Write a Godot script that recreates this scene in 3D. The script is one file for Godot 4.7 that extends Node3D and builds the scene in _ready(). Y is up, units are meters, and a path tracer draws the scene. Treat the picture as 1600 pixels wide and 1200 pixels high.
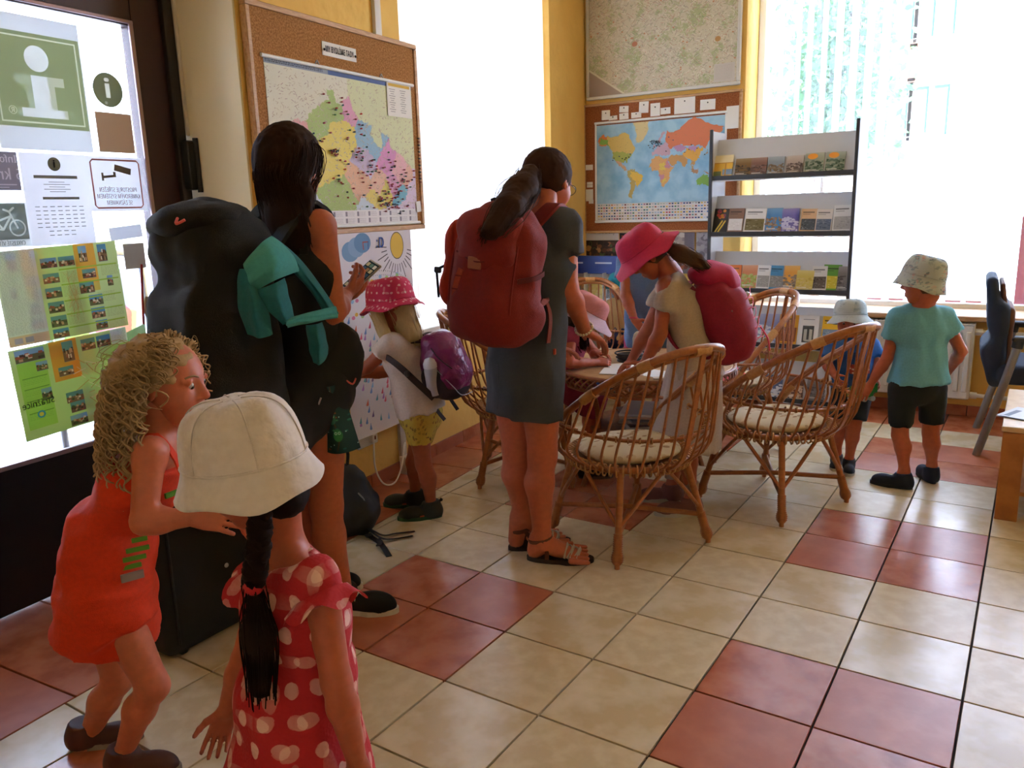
extends Node3D

# ---------- mesh collector ----------
class G:
	var v := PackedVector3Array()
	var n := PackedVector3Array()
	var uv := PackedVector2Array()
	var ix := PackedInt32Array()
	func vert(p: Vector3, nn: Vector3, u := Vector2.ZERO) -> int:
		v.append(p); n.append(nn); uv.append(u)
		return v.size() - 1
	func tri(a: int, b: int, c: int) -> void:
		ix.append(a); ix.append(b); ix.append(c)
	func quad(a: int, b: int, c: int, d: int) -> void:
		ix.append(a); ix.append(b); ix.append(c); ix.append(a); ix.append(c); ix.append(d)
	func face(a: Vector3, b: Vector3, c: Vector3, d: Vector3) -> void:
		var nn := (b - a).cross(c - a).normalized()
		quad(vert(a, nn, Vector2(0, 1)), vert(b, nn, Vector2(1, 1)), vert(c, nn, Vector2(1, 0)), vert(d, nn, Vector2(0, 0)))
	# chamfered box, centre c, size s
	func box(c: Vector3, s: Vector3, b := 0.0, xf := Transform3D()) -> G:
		var h := s * 0.5
		b = minf(b, minf(h.x, minf(h.y, h.z)) * 0.9)
		var id := {}
		for i in 8:
			var sg := Vector3(1 if i & 1 else -1, 1 if i & 2 else -1, 1 if i & 4 else -1)
			for a in 3:
				var q := Vector3()
				for k in 3:
					q[k] = sg[k] * (h[k] - (b if k != a else 0.0))
				var nn := Vector3(); nn[a] = sg[a]
				var u := Vector2(q[(a + 1) % 3], q[(a + 2) % 3])
				id[i * 3 + a] = vert(xf * (c + q), (xf.basis * nn).normalized(), u)
		for a in 3:
			var e := 1 << ((a + 1) % 3)
			var f := 1 << ((a + 2) % 3)
			for sgn in [0, 1 << a]:
				quad(id[sgn * 3 + a], id[(sgn | e) * 3 + a], id[(sgn | e | f) * 3 + a], id[(sgn | f) * 3 + a])
			if b > 0.0:
				for m in 4:
					var base: int = (e if m & 1 else 0) | (f if m & 2 else 0)
					var o: int = base | (1 << a)
					var p1 := (a + 1) % 3
					var p2 := (a + 2) % 3
					quad(id[base * 3 + p1], id[o * 3 + p1], id[o * 3 + p2], id[base * 3 + p2])
		if b > 0.0:
			for i in 8:
				tri(id[i * 3], id[i * 3 + 1], id[i * 3 + 2])
		return self
	# round tube along points; r float or array
	func tube(pts: PackedVector3Array, r, sides := 8, closed := false, caps := true, flat := 1.0) -> G:
		var m := pts.size()
		var up := Vector3.UP
		var t0 := (pts[1] - pts[0]).normalized()
		if absf(t0.dot(up)) > 0.9: up = Vector3.RIGHT
		var nx := (up - t0 * up.dot(t0)).normalized()
		var base := v.size()
		var run := 0.0
		for i in m:
			var t: Vector3
			if closed: t = (pts[(i + 1) % m] - pts[(i - 1 + m) % m]).normalized()
			else: t = (pts[mini(i + 1, m - 1)] - pts[maxi(i - 1, 0)]).normalized()
			nx = (nx - t * nx.dot(t)).normalized()
			var ny := t.cross(nx)
			var rr: float = r if r is float else r[i]
			if i > 0: run += pts[i].distance_to(pts[i - 1])
			for k in sides:
				var a := TAU * k / sides
				var d := nx * cos(a) + ny * sin(a) * flat
				vert(pts[i] + d * rr, (nx * cos(a) + ny * sin(a) / flat).normalized(), Vector2(float(k) / sides, run))
		for i in (m if closed else m - 1):
			var j := (i + 1) % m
			for k in sides:
				var l := (k + 1) % sides
				quad(base + i * sides + k, base + i * sides + l, base + j * sides + l, base + j * sides + k)
		if caps and not closed:
			for e in [0, m - 1]:
				var t := (pts[1] - pts[0] if e else pts[0] - pts[1]).normalized()
				if e: t = (pts[m - 1] - pts[m - 2]).normalized()
				var c := vert(pts[e], t)
				var ring := []
				for k in sides: ring.append(vert(v[base + e * sides + k], t))
				for k in sides: tri(c, ring[k], ring[(k + 1) % sides])
		return self
	# flat strap: rectangle section swept along pts, wide across "side" (array or one vector)
	func ribbon(pts: PackedVector3Array, side, w: float, th: float) -> G:
		var m := pts.size()
		var base := v.size()
		for i in m:
			var t := (pts[mini(i + 1, m - 1)] - pts[maxi(i - 1, 0)]).normalized()
			var s: Vector3 = side if side is Vector3 else side[i]
			s = (s - t * s.dot(t)).normalized()
			var o := t.cross(s)
			var q := [[s, o], [o, -s], [-s, -o], [-o, s]]
			var cs := [s * w + o * th, -s * w + o * th, -s * w - o * th, s * w - o * th]
			var ns := [o, -s, -o, s]
			for k in 4:
				vert(pts[i] + cs[k] * 0.5, ns[k], Vector2(0, float(i) / m)); vert(pts[i] + cs[(k + 1) % 4] * 0.5, ns[k], Vector2(1, float(i) / m))
		for i in m - 1:
			for k in 4:
				quad(base + i * 8 + k * 2, base + i * 8 + k * 2 + 1, base + i * 8 + 8 + k * 2 + 1, base + i * 8 + 8 + k * 2)
		for e in [0, m - 1]:
			quad(base + e * 8, base + e * 8 + 2, base + e * 8 + 4, base + e * 8 + 6)
		return self
	# parametric surface f(u,v) on nu x nv, optionally closed round u
	func surf(nu: int, nv: int, f: Callable, wrap := false, us := 1.0, vs := 1.0) -> G:
		var base := v.size()
		for j in nv + 1:
			for i in nu + 1:
				var a := float(i) / nu
				var b := float(j) / nv
				vert(f.call(a, b), Vector3.ZERO, Vector2(a * us, b * vs))
		var t0 := ix.size()
		var w := nu + 1
		for j in nv:
			for i in nu:
				quad(base + j * w + i, base + j * w + w + i, base + j * w + w + i + 1, base + j * w + i + 1)
		smooth(base, t0)
		if wrap:
			for j in nv + 1:
				var s := (n[base + j * w] + n[base + j * w + nu]).normalized()
				n[base + j * w] = s; n[base + j * w + nu] = s
		return self
	func lathe(prof: Array, seg := 24, xf := Transform3D()) -> G:
		var f := func(a: float, b: float) -> Vector3:
			var k := b * (prof.size() - 1)
			var i := mini(int(k), prof.size() - 2)
			var p: Vector2 = (prof[i] as Vector2).lerp(prof[i + 1], k - i)
			return xf * Vector3(p.x * cos(a * TAU), p.y, p.x * sin(a * TAU))
		return surf(seg, prof.size() - 1, f, true)
	func ell_disc(c: Vector3, r: float) -> G:
		return lathe([Vector2(r, 0), Vector2(r * 0.8, r * 0.5), Vector2(0.0001, r * 0.6)], 10, Transform3D(Basis(Vector3.RIGHT, PI / 2), c))
	func smooth(v0: int, t0: int) -> void:
		for i in range(v0, v.size()): n[i] = Vector3.ZERO
		for t in range(t0, ix.size(), 3):
			var a := ix[t]
			var b := ix[t + 1]
			var c := ix[t + 2]
			var nn := (v[b] - v[a]).cross(v[c] - v[a])
			n[a] += nn; n[b] += nn; n[c] += nn
		for i in range(v0, v.size()): n[i] = n[i].normalized()
	# closed prism of a 2D outline in the xz plane, from y0 to y1, chamfer b on top
	func prism(poly: PackedVector2Array, y0: float, y1: float, b := 0.0, xf := Transform3D()) -> G:
		if Geometry2D.is_polygon_clockwise(poly): poly.reverse()
		var ins := poly
		if b > 0.0:
			var o := Geometry2D.offset_polygon(poly, -b)
			if o.size() == 1 and o[0].size() == poly.size():
				ins = o[0]
				var best := 0
				for i in ins.size():
					if ins[i].distance_to(poly[0]) < ins[best].distance_to(poly[0]): best = i
				ins = ins.slice(best) + ins.slice(0, best)
			else: b = 0.0
		var tr := Geometry2D.triangulate_polygon(ins)
		for lev in [[y1, Vector3.UP], [y0, Vector3.DOWN]]:
			var id := []
			for p in ins: id.append(vert(xf * Vector3(p.x, lev[0], p.y), xf.basis * lev[1], p))
			for t in range(0, tr.size(), 3): tri(id[tr[t]], id[tr[t + 1]], id[tr[t + 2]])
		var m := poly.size()
		for i in m:
			var j := (i + 1) % m
			var nn := xf.basis * Vector3(poly[j].y - poly[i].y, 0, -(poly[j].x - poly[i].x)).normalized()
			var a := xf * Vector3(poly[i].x, y0, poly[i].y)
			var c := xf * Vector3(poly[j].x, y0, poly[j].y)
			var d := xf * Vector3(poly[j].x, y1 - b, poly[j].y)
			var e := xf * Vector3(poly[i].x, y1 - b, poly[i].y)
			quad(vert(a, nn), vert(c, nn), vert(d, nn), vert(e, nn))
			if b > 0.0:
				var k := (nn + xf.basis * Vector3.UP).normalized()
				quad(vert(e, k), vert(d, k), vert(xf * Vector3(ins[j].x, y1, ins[j].y), k), vert(xf * Vector3(ins[i].x, y1, ins[i].y), k))
		return self
	func mesh() -> ArrayMesh:
		var m := ArrayMesh.new()
		if ix.is_empty(): return m
		for t in range(0, ix.size(), 3):
			var a := ix[t]
			var b := ix[t + 1]
			var c := ix[t + 2]
			if (v[b] - v[a]).cross(v[c] - v[a]).dot(n[a] + n[b] + n[c]) > 0.0:
				ix[t + 1] = c; ix[t + 2] = b
		var arr := []
		arr.resize(Mesh.ARRAY_MAX)
		arr[Mesh.ARRAY_VERTEX] = v; arr[Mesh.ARRAY_NORMAL] = n; arr[Mesh.ARRAY_TEX_UV] = uv; arr[Mesh.ARRAY_INDEX] = ix
		m.add_surface_from_arrays(Mesh.PRIMITIVE_TRIANGLES, arr)
		return m

# ---------- distance field, meshed as surface nets ----------
class Sdf:
	var inv: Array[Transform3D] = []
	var kind := PackedInt32Array()      # 0 cone, 1 ellipsoid/elliptic cone, 2 rounded box
	var par := PackedVector3Array()     # L, ra, rb  /  half size
	var gs := PackedVector3Array()
	var kk := PackedFloat32Array()
	var cap := PackedInt32Array()
	var sub := PackedInt32Array()
	var cen := PackedVector3Array()
	var reach := PackedFloat32Array()
	var planes: Array[Plane] = []       # kept where the distance is negative
	var cell := 0.012
	var k0 := 0.02
	var amp := 0.0
	var fs := Vector3.ONE
	var noise: FastNoiseLite
	var lo := Vector3.INF
	var hi := -Vector3.INF
	func _add(t: Transform3D, kd: int, p: Vector3, g: Vector3, k: float, cp: int, sb: int, c: Vector3, rch: float) -> void:
		inv.append(t); kind.append(kd); par.append(p); gs.append(g); kk.append(k0 if k < 0 else k); cap.append(cp); sub.append(sb); cen.append(c); reach.append(rch)
		if not sb:
			lo = lo.min(c - Vector3.ONE * rch); hi = hi.max(c + Vector3.ONE * rch)
	func cone(a: Vector3, b: Vector3, ra: float, rb: float, sx := 1.0, sz := 1.0, side := Vector3.RIGHT, k := -1.0, cp := 0, sb := 0) -> Sdf:
		var L := a.distance_to(b)
		var y := (b - a) / maxf(L, 1e-6) if L > 1e-6 else Vector3.UP
		if absf(side.dot(y)) > 0.95: side = Vector3(0.3, 0.2, 1).normalized()
		var x := (side - y * side.dot(y)).normalized()
		var t := Transform3D(Basis(x, y, x.cross(y)), a).affine_inverse()
		var uni := sx == 1.0 and sz == 1.0
		if not uni: t = Transform3D(Basis.from_scale(Vector3(1 / sx, 1, 1 / sz)), Vector3.ZERO) * t
		_add(t, 0 if uni else 1, Vector3(L, ra, rb), Vector3(1 / sx, 1, 1 / sz), k, cp, sb, (a + b) / 2, L / 2 + maxf(ra, rb) * maxf(1, maxf(sx, sz)))
		return self
	func ball(c: Vector3, r: float, k := -1.0, sb := 0) -> Sdf:
		return cone(c, c, r, r, 1, 1, Vector3.RIGHT, k, 0, sb)
	func ell(c: Vector3, r: Vector3, bs := Basis(), k := -1.0, sb := 0) -> Sdf:
		var t := Transform3D(Basis.from_scale(Vector3.ONE / r), Vector3.ZERO) * Transform3D(bs, c).affine_inverse()
		_add(t, 1, Vector3(0, 1, 1), Vector3.ONE / r, k, 0, sb, c, maxf(r.x, maxf(r.y, r.z)))
		return self
	func rbox(c: Vector3, half: Vector3, r: float, bs := Basis(), k := -1.0, sb := 0) -> Sdf:
		_add(Transform3D(bs, c).affine_inverse(), 2, half - Vector3.ONE * r, Vector3(r, 0, 0), k, 0, sb, c, half.length())
		return self
	func chain(pts: Array, rs: Array, k := -1.0) -> Sdf:
		for i in pts.size() - 1: cone(pts[i], pts[i + 1], rs[i], rs[i + 1], 1, 1, Vector3.RIGHT, k)
		return self
	func at(p: Vector3, use: PackedInt32Array) -> float:
		var d := 1e3
		for i in use:
			var q := inv[i] * p
			var e: float
			var kd := kind[i]
			if kd == 2:
				var h := par[i]
				var w := Vector3(absf(q.x) - h.x, absf(q.y) - h.y, absf(q.z) - h.z)
				e = w.max(Vector3.ZERO).length() + minf(maxf(w.x, maxf(w.y, w.z)), 0.0) - gs[i].x
			else:
				var pr := par[i]
				var y := q.y
				var r := pr.y
				if pr.x > 0.0:
					var t := clampf(y / pr.x, 0.0, 1.0)
					q.y = y - t * pr.x
					r += (pr.z - r) * t
				var l := q.length()
				e = l - r
				if kd == 1: e *= l / maxf((q * gs[i]).length(), 1e-6)
				var c := cap[i]
				if c:
					if c & 1: e = maxf(e, -y)
					if c & 2: e = maxf(e, y - pr.x)
			var k := kk[i]
			if sub[i]:
				var h2 := maxf(k - absf(d + e), 0.0)
				d = maxf(d, -e) + h2 * h2 * 0.25 / maxf(k, 1e-6)
			else:
				var h3 := k - absf(d - e)
				d = minf(d, e)
				if h3 > 0.0: d -= h3 * h3 * 0.25 / k
		for pl in planes: d = maxf(d, pl.distance_to(p))
		if amp != 0.0: d += amp * noise.get_noise_3dv(p * fs)
		return d
	func build(g: G) -> void:
		if inv.is_empty(): return
		var bs := cell * 8.0
		lo -= Vector3.ONE * cell * 2; hi += Vector3.ONE * cell * 2
		var cnt := Vector3i(((hi - lo) / bs).ceil())
		var half := bs * 0.8661
		var ids := {}
		var keys := PackedInt64Array()
		var masks := PackedInt32Array()
		var v0 := g.v.size()
		var t0 := g.ix.size()
		var s := PackedFloat32Array()
		s.resize(729)
		var off := PackedInt32Array([0, 1, 9, 10, 81, 82, 90, 91])
		var E := PackedInt32Array([0, 1, 2, 3, 4, 5, 6, 7, 0, 2, 1, 3, 4, 6, 5, 7, 0, 4, 1, 5, 2, 6, 3, 7])
		for bz in cnt.z:
			for by in cnt.y:
				for bx in cnt.x:
					var o := lo + Vector3(bx, by, bz) * bs
					var c := o + Vector3.ONE * bs * 0.5
					var use := PackedInt32Array()
					var any := false
					for pass_sub in 2:
						for i in inv.size():
							if sub[i] == pass_sub and c.distance_to(cen[i]) < reach[i] + half + kk[i]:
								use.append(i)
								if not pass_sub: any = true
					if not any: continue
					var dc := at(c, use)
					if absf(dc) > half * 1.5 + k0 + amp: continue
					var n_ := 0
					var neg := 0
					for z in 9:
						for y in 9:
							var q := o + Vector3(0, y, z) * cell
							for x in 9:
								var d := at(q, use)
								s[n_] = d
								if d < 0.0: neg += 1
								n_ += 1
								q.x += cell
					if neg == 0 or neg == 729: continue
					for z in 8:
						for y in 8:
							var b := z * 81 + y * 9
							for x in 8:
								var m := 0
								var i0 := b + x
								for e in 8:
									if s[i0 + off[e]] < 0.0: m |= 1 << e
								if m == 0 or m == 255: continue
								var sum := Vector3.ZERO
								var num := 0
								for e in 12:
									var a1 := E[e * 2]
									var b1 := E[e * 2 + 1]
									if (m >> a1 & 1) != (m >> b1 & 1):
										var sa := s[i0 + off[a1]]
										var t := sa / (sa - s[i0 + off[b1]])
										var pa := Vector3(a1 & 1, a1 >> 1 & 1, a1 >> 2)
										sum += pa.lerp(Vector3(b1 & 1, b1 >> 1 & 1, b1 >> 2), t)
										num += 1
								var key: int = ((bx * 8 + x) * 4096 + by * 8 + y) * 4096 + bz * 8 + z
								ids[key] = g.vert(o + (Vector3(x, y, z) + sum / num) * cell, Vector3.ZERO)
								keys.append(key); masks.append(m)
		var st := [4096 * 4096, 4096, 1]
		for w in keys.size():
			var key := keys[w]
			var m := masks[w]
			for a in 3:
				var far := m >> (1 << a) & 1
				if (m & 1) == far: continue
				var s1: int = st[(a + 1) % 3]
				var s2: int = st[(a + 2) % 3]
				if not (ids.has(key - s1) and ids.has(key - s2) and ids.has(key - s1 - s2)): continue
				if m & 1: g.quad(ids[key], ids[key - s1], ids[key - s1 - s2], ids[key - s2])
				else: g.quad(ids[key], ids[key - s2], ids[key - s1 - s2], ids[key - s1])
		g.smooth(v0, t0)

var jobs := []   # [MeshInstance3D, [Sdf...], G]
func sculpt(o: MeshInstance3D, fields: Array) -> MeshInstance3D:
	jobs.append([o, fields, G.new()])
	return o
func _job(i: int) -> void:
	for f in jobs[i][1]: f.build(jobs[i][2])
func run_jobs() -> void:
	var id := WorkerThreadPool.add_group_task(_job, jobs.size(), 4, true)
	WorkerThreadPool.wait_for_group_task_completion(id)
	for j in jobs: j[0].mesh = j[2].mesh()
	jobs.clear()

# ---------- nodes ----------
var names := {}
func numbered(called: String) -> String:
	var k: int = names.get(called, 0)
	names[called] = k + 1
	return called if k == 0 else "%s_%03d" % [called, k]
func tag(o: Node, label: String, category: String, group := "") -> Node:
	o.set_meta("label", label)
	if category: o.set_meta("category", category)
	if group: o.set_meta("group", group)
	return o
func thing(called: String, label: String, category: String, xf := Transform3D(), group := "") -> Node3D:
	var o := Node3D.new()
	o.name = numbered(called); add_child(o); o.transform = xf
	tag(o, label, category, group)
	return o
func part(src, called: String, m: Material, par: Node, label := "") -> MeshInstance3D:
	var o := MeshInstance3D.new()
	o.name = called
	if src is G: o.mesh = src.mesh()
	elif src is Mesh: o.mesh = src
	o.material_override = m
	par.add_child(o, true)
	if label: o.set_meta("label", label)
	return o
func solo(src, called: String, m: Material, label: String, category: String, xf := Transform3D(), group := "") -> MeshInstance3D:
	var o := part(src, numbered(called), m, self)
	o.transform = xf
	tag(o, label, category, group)
	return o
func struct(src, called: String, m: Material, xf := Transform3D(), par: Node = null) -> MeshInstance3D:
	var o := part(src, called, m, par if par else self)
	o.transform = xf
	o.set_meta("kind", "structure")
	return o
func copy(o: Node3D, base: String, xf: Transform3D, label := "") -> Node3D:
	var c: Node3D = o.duplicate()
	c.name = numbered(base); add_child(c); c.transform = xf
	if label: c.set_meta("label", label)
	return c

# ---------- materials and pictures ----------
func col(h: String) -> Color:
	return Color.html(h)
func mat(c, rough := 0.7, o := {}) -> StandardMaterial3D:
	var m := StandardMaterial3D.new()
	if c is String: m.albedo_color = col(c)
	elif c is Color: m.albedo_color = c
	elif c is Texture2D: m.albedo_texture = c
	m.roughness = rough
	for k in o: m.set(k, o[k])
	if o.has("backlight"):   # given as a linear value: 2 lets all light through scattered
		m.backlight_enabled = true
		m.backlight = (o.backlight as Color).linear_to_srgb()
	return m
func tri_mat(tex: Texture2D, scale: float, rough := 0.8, o := {}) -> StandardMaterial3D:
	var m := mat(tex, rough, o)
	m.uv1_triplanar = true
	m.uv1_scale = Vector3.ONE * scale
	return m
func noise(freq: float, sd := 1, oct := 3, type := FastNoiseLite.TYPE_SIMPLEX_SMOOTH) -> FastNoiseLite:
	var f := FastNoiseLite.new()
	f.seed = sd; f.frequency = freq; f.fractal_octaves = oct; f.noise_type = type
	return f
func ntex(freq: float, cols: Array, sd := 1, size := 256, oct := 4) -> NoiseTexture2D:
	var t := NoiseTexture2D.new()
	t.width = size; t.height = size; t.seamless = true; t.noise = noise(freq, sd, oct)
	var g := Gradient.new()
	var offs := PackedFloat32Array()
	var cs := PackedColorArray()
	for i in cols.size():
		offs.append(0.25 + 0.5 * i / maxf(cols.size() - 1, 1)); cs.append(col(cols[i]))
	g.offsets = offs; g.colors = cs
	t.color_ramp = g
	return t
func bump(freq: float, sd := 3, size := 256, strength := 4.0) -> NoiseTexture2D:
	var t := NoiseTexture2D.new()
	t.width = size; t.height = size; t.seamless = true; t.noise = noise(freq, sd, 4); t.as_normal_map = true; t.bump_strength = strength
	return t
func pic(w: int, h: int, c) -> Image:
	var im := Image.create(w, h, false, Image.FORMAT_RGB8)
	im.fill(col(c) if c is String else c)
	return im
func tex(im: Image) -> ImageTexture:
	return ImageTexture.create_from_image(im)
func rct(im: Image, x: float, y: float, w: float, h: float, c) -> void:
	im.fill_rect(Rect2i(int(x), int(y), maxi(int(w), 1), maxi(int(h), 1)), col(c) if c is String else c)
func disc(im: Image, x: float, y: float, rx: float, ry: float, c) -> void:
	var cc: Color = col(c) if c is String else c
	for j in range(maxi(0, int(y - ry)), mini(im.get_height(), int(y + ry) + 1)):
		var e := 1.0 - pow((j - y) / ry, 2)
		if e > 0.0:
			var w := rx * sqrt(e)
			var a := clampi(int(x - w), 0, im.get_width())
			var b := clampi(int(x + w), 0, im.get_width())
			if b > a: im.fill_rect(Rect2i(a, j, b - a, 1), cc)
func line(im: Image, a: Vector2, b: Vector2, w: float, c) -> void:
	var cc: Color = col(c) if c is String else c
	var m := int(a.distance_to(b) / maxf(w * 0.4, 0.7)) + 1
	for i in m + 1:
		var p := a.lerp(b, float(i) / m)
		im.fill_rect(Rect2i(int(p.x - w / 2), int(p.y - w / 2), maxi(int(w), 1), maxi(int(w), 1)), cc)
func poly(im: Image, pts: Array, c) -> void:
	var cc: Color = col(c) if c is String else c
	var y0 := 1e9
	var y1 := -1e9
	for p in pts:
		y0 = minf(y0, p.y); y1 = maxf(y1, p.y)
	for y in range(maxi(0, int(y0)), mini(im.get_height(), int(y1) + 1)):
		var xs := []
		for i in pts.size():
			var a: Vector2 = pts[i]
			var b: Vector2 = pts[(i + 1) % pts.size()]
			if (a.y <= y + 0.5) != (b.y <= y + 0.5): xs.append(a.x + (y + 0.5 - a.y) / (b.y - a.y) * (b.x - a.x))
		xs.sort()
		for i in range(0, xs.size() - 1, 2):
			var xa := clampi(int(xs[i]), 0, im.get_width())
			var xb := clampi(int(xs[i + 1]) + 1, 0, im.get_width())
			if xb > xa: im.fill_rect(Rect2i(xa, y, xb - xa, 1), cc)
func textlines(im: Image, r: Rect2, rows: int, c, rng: RandomNumberGenerator, th := 1.0) -> void:
	for i in rows:
		var y := r.position.y + r.size.y * i / rows
		var x := r.position.x
		while x < r.end.x - 3:
			var w := minf(rng.randf_range(3, 14), r.end.x - x)
			rct(im, x, y, w, th, c)
			x += w + 2
# lettering as a thin raised mesh; flip mirrors it left to right
func letters(s: String, h: float, flip := false, font := "Droid Sans", bold := false, wide := 1.0) -> Mesh:
	var t := TextMesh.new()
	var f := SystemFont.new()
	f.font_names = PackedStringArray([font])
	if bold: f.font_weight = 700
	t.font = f; t.text = s; t.font_size = 32; t.pixel_size = h / 32.0; t.depth = 0.0; t.curve_step = 1.5
	if not flip and wide == 1.0: return t
	var arr := t.get_mesh_arrays()
	var vv: PackedVector3Array = arr[Mesh.ARRAY_VERTEX]
	for i in vv.size(): vv[i].x *= -wide if flip else wide
	arr[Mesh.ARRAY_VERTEX] = vv
	var m := ArrayMesh.new()
	m.add_surface_from_arrays(Mesh.PRIMITIVE_TRIANGLES, arr)
	return m
# the same lettering printed into a picture
func ink(im: Image, s: String, cx: float, cy: float, h: float, c, flip := false, bold := false, wide := 1.0) -> void:
	var t := TextMesh.new()
	var f := SystemFont.new()
	f.font_names = PackedStringArray(["Droid Sans"])
	if bold: f.font_weight = 700
	t.font = f; t.text = s; t.font_size = 32; t.pixel_size = h / 32.0; t.depth = 0.0; t.curve_step = 1.5
	var arr := t.get_mesh_arrays()
	var vv: PackedVector3Array = arr[Mesh.ARRAY_VERTEX]
	var ii: PackedInt32Array = arr[Mesh.ARRAY_INDEX]
	var k := -wide if flip else wide
	for i in range(0, ii.size(), 3):
		var q := []
		for e in 3: q.append(Vector2(cx + vv[ii[i + e]].x * k, cy - vv[ii[i + e]].y))
		poly(im, q, c)
func curve(pts: Array, m := 24) -> PackedVector3Array:
	var c := Curve3D.new()
	for i in pts.size():
		var a: Vector3 = pts[maxi(i - 1, 0)]
		var b: Vector3 = pts[mini(i + 1, pts.size() - 1)]
		var t := (b - a) / 6.0
		c.add_point(pts[i], -t, t)
	c.bake_interval = 0.004
	var L := c.get_baked_length()
	var out := PackedVector3Array()
	for i in m + 1: out.append(c.sample_baked(L * i / m, true))
	return out


# ---------- the scene ----------
const T := 0.33                      # floor tile
const ZB := -3.4                     # inner face of the back wall
const SKY := 7.0
var LW := Transform3D(Basis(Vector3(-0.08717, 0, -0.99619), Vector3.UP, Vector3(0.99619, 0, -0.08717)), Vector3(-0.685, 0, 0))  # left wall: x along it, y up, z into the room
var rng := RandomNumberGenerator.new()
var M := {}

func _ready() -> void:
	rng.seed = 7
	var cam := Camera3D.new()
	cam.name = "camera"
	cam.transform = Transform3D(Basis(Vector3(0.8386, -0.0288, -0.5439), Vector3(-0.0928, 0.9764, -0.1949), Vector3(0.5367, 0.2140, 0.8162)).orthonormalized(), Vector3(2.043, 1.385, 2.345))
	cam.fov = 51.26; cam.near = 0.05; cam.far = 200.0
	add_child(cam)
	var we := WorldEnvironment.new()
	var env := Environment.new()
	var sky := Sky.new()
	var sm := ProceduralSkyMaterial.new()
	sm.sky_top_color = col("a9c6f0"); sm.sky_horizon_color = col("dce7f7"); sm.ground_horizon_color = col("c9ccd4"); sm.ground_bottom_color = col("a2a4aa")
	sky.sky_material = sm
	env.background_mode = Environment.BG_SKY; env.sky = sky
	env.background_energy_multiplier = SKY
	env.tonemap_mode = Environment.TONE_MAPPER_LINEAR; env.tonemap_exposure = 1.75
	env.sdfgi_enabled = true; env.ssao_enabled = true; env.ssil_enabled = true
	we.environment = env; we.name = "world"
	add_child(we)
	var sun := DirectionalLight3D.new()   # high afternoon sun from behind the house: it lights the street and the houses opposite, not the room
	sun.name = "sun"; sun.light_energy = 9.0; sun.light_color = col("ecf1ff"); sun.shadow_enabled = true; sun.light_angular_distance = 0.5
	add_child(sun); sun.look_at_from_position(Vector3(7, 9, 7.5), Vector3.ZERO)
	materials()
	shell()
	exterior()
	door()
	left_wall_things()
	back_wall_things()
	furniture()
	people()
	run_jobs()

func materials() -> void:
	var cb := bump(0.02, 5, 256, 1.2)
	M.wall = tri_mat(ntex(0.01, ["edbf66", "f2c870"], 4), 0.5, 0.9, {normal_enabled = true, normal_texture = bump(0.08, 9, 256, 1.5), normal_scale = 0.4})
	M.white = mat("eeeae2", 0.6)
	M.wall_white = mat("ead0a2", 0.9)
	M.door = mat("3a1d22", 0.35)
	M.cream = tri_mat(ntex(0.012, ["cdb68e", "d8c5a2", "dfcdae"], 11), 1.7, 0.24, {normal_enabled = true, normal_texture = cb, normal_scale = 0.12})
	M.cream2 = tri_mat(ntex(0.02, ["cfb88f", "dac7a3"], 13), 2.3, 0.33, {normal_enabled = true, normal_texture = cb, normal_scale = 0.12})
	M.terra = tri_mat(ntex(0.014, ["ad5f40", "ba6c4c", "c27656"], 12), 1.9, 0.24, {normal_enabled = true, normal_texture = cb, normal_scale = 0.12})
	M.terra2 = tri_mat(ntex(0.02, ["b26242", "bd7050"], 17), 1.4, 0.33, {normal_enabled = true, normal_texture = cb, normal_scale = 0.12})
	M.grout = mat("3a2a24", 0.9)
	M.cork = tri_mat(ntex(0.12, ["8f5f30", "a87440", "b98550"], 21, 256, 5), 3.0, 0.95)
	M.corkd = tri_mat(ntex(0.12, ["8a4a22", "9c5a30", "a8683c"], 23, 256, 5), 3.0, 0.95)
	var wim := ntex(0.02, ["b98a58", "cda271", "c4966a"], 31)
	M.beech = tri_mat(wim, 2.0, 0.45)
	M.beech.uv1_scale = Vector3(1.2, 9, 9)
	M.alu = mat("b8b8bc", 0.35, {metallic = 0.8})
	M.paper = mat("efece6", 0.85)
	M.glass = mat(Color(1, 1, 1, 0.06), 0.03, {transparency = BaseMaterial3D.TRANSPARENCY_ALPHA})
	M.black = mat("121114", 0.55)
	M.ink = mat("2a2a2a", 0.9)
	M.steel = mat("9a9a9c", 0.4, {metallic = 0.6})
	M.plastic = mat("efefec", 0.4)

func tile_ok(i: int, j: int) -> bool:  # terracotta block of two by two in every four
	return posmod(i, 4) < 2 and posmod(j, 4) >= 2

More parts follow.
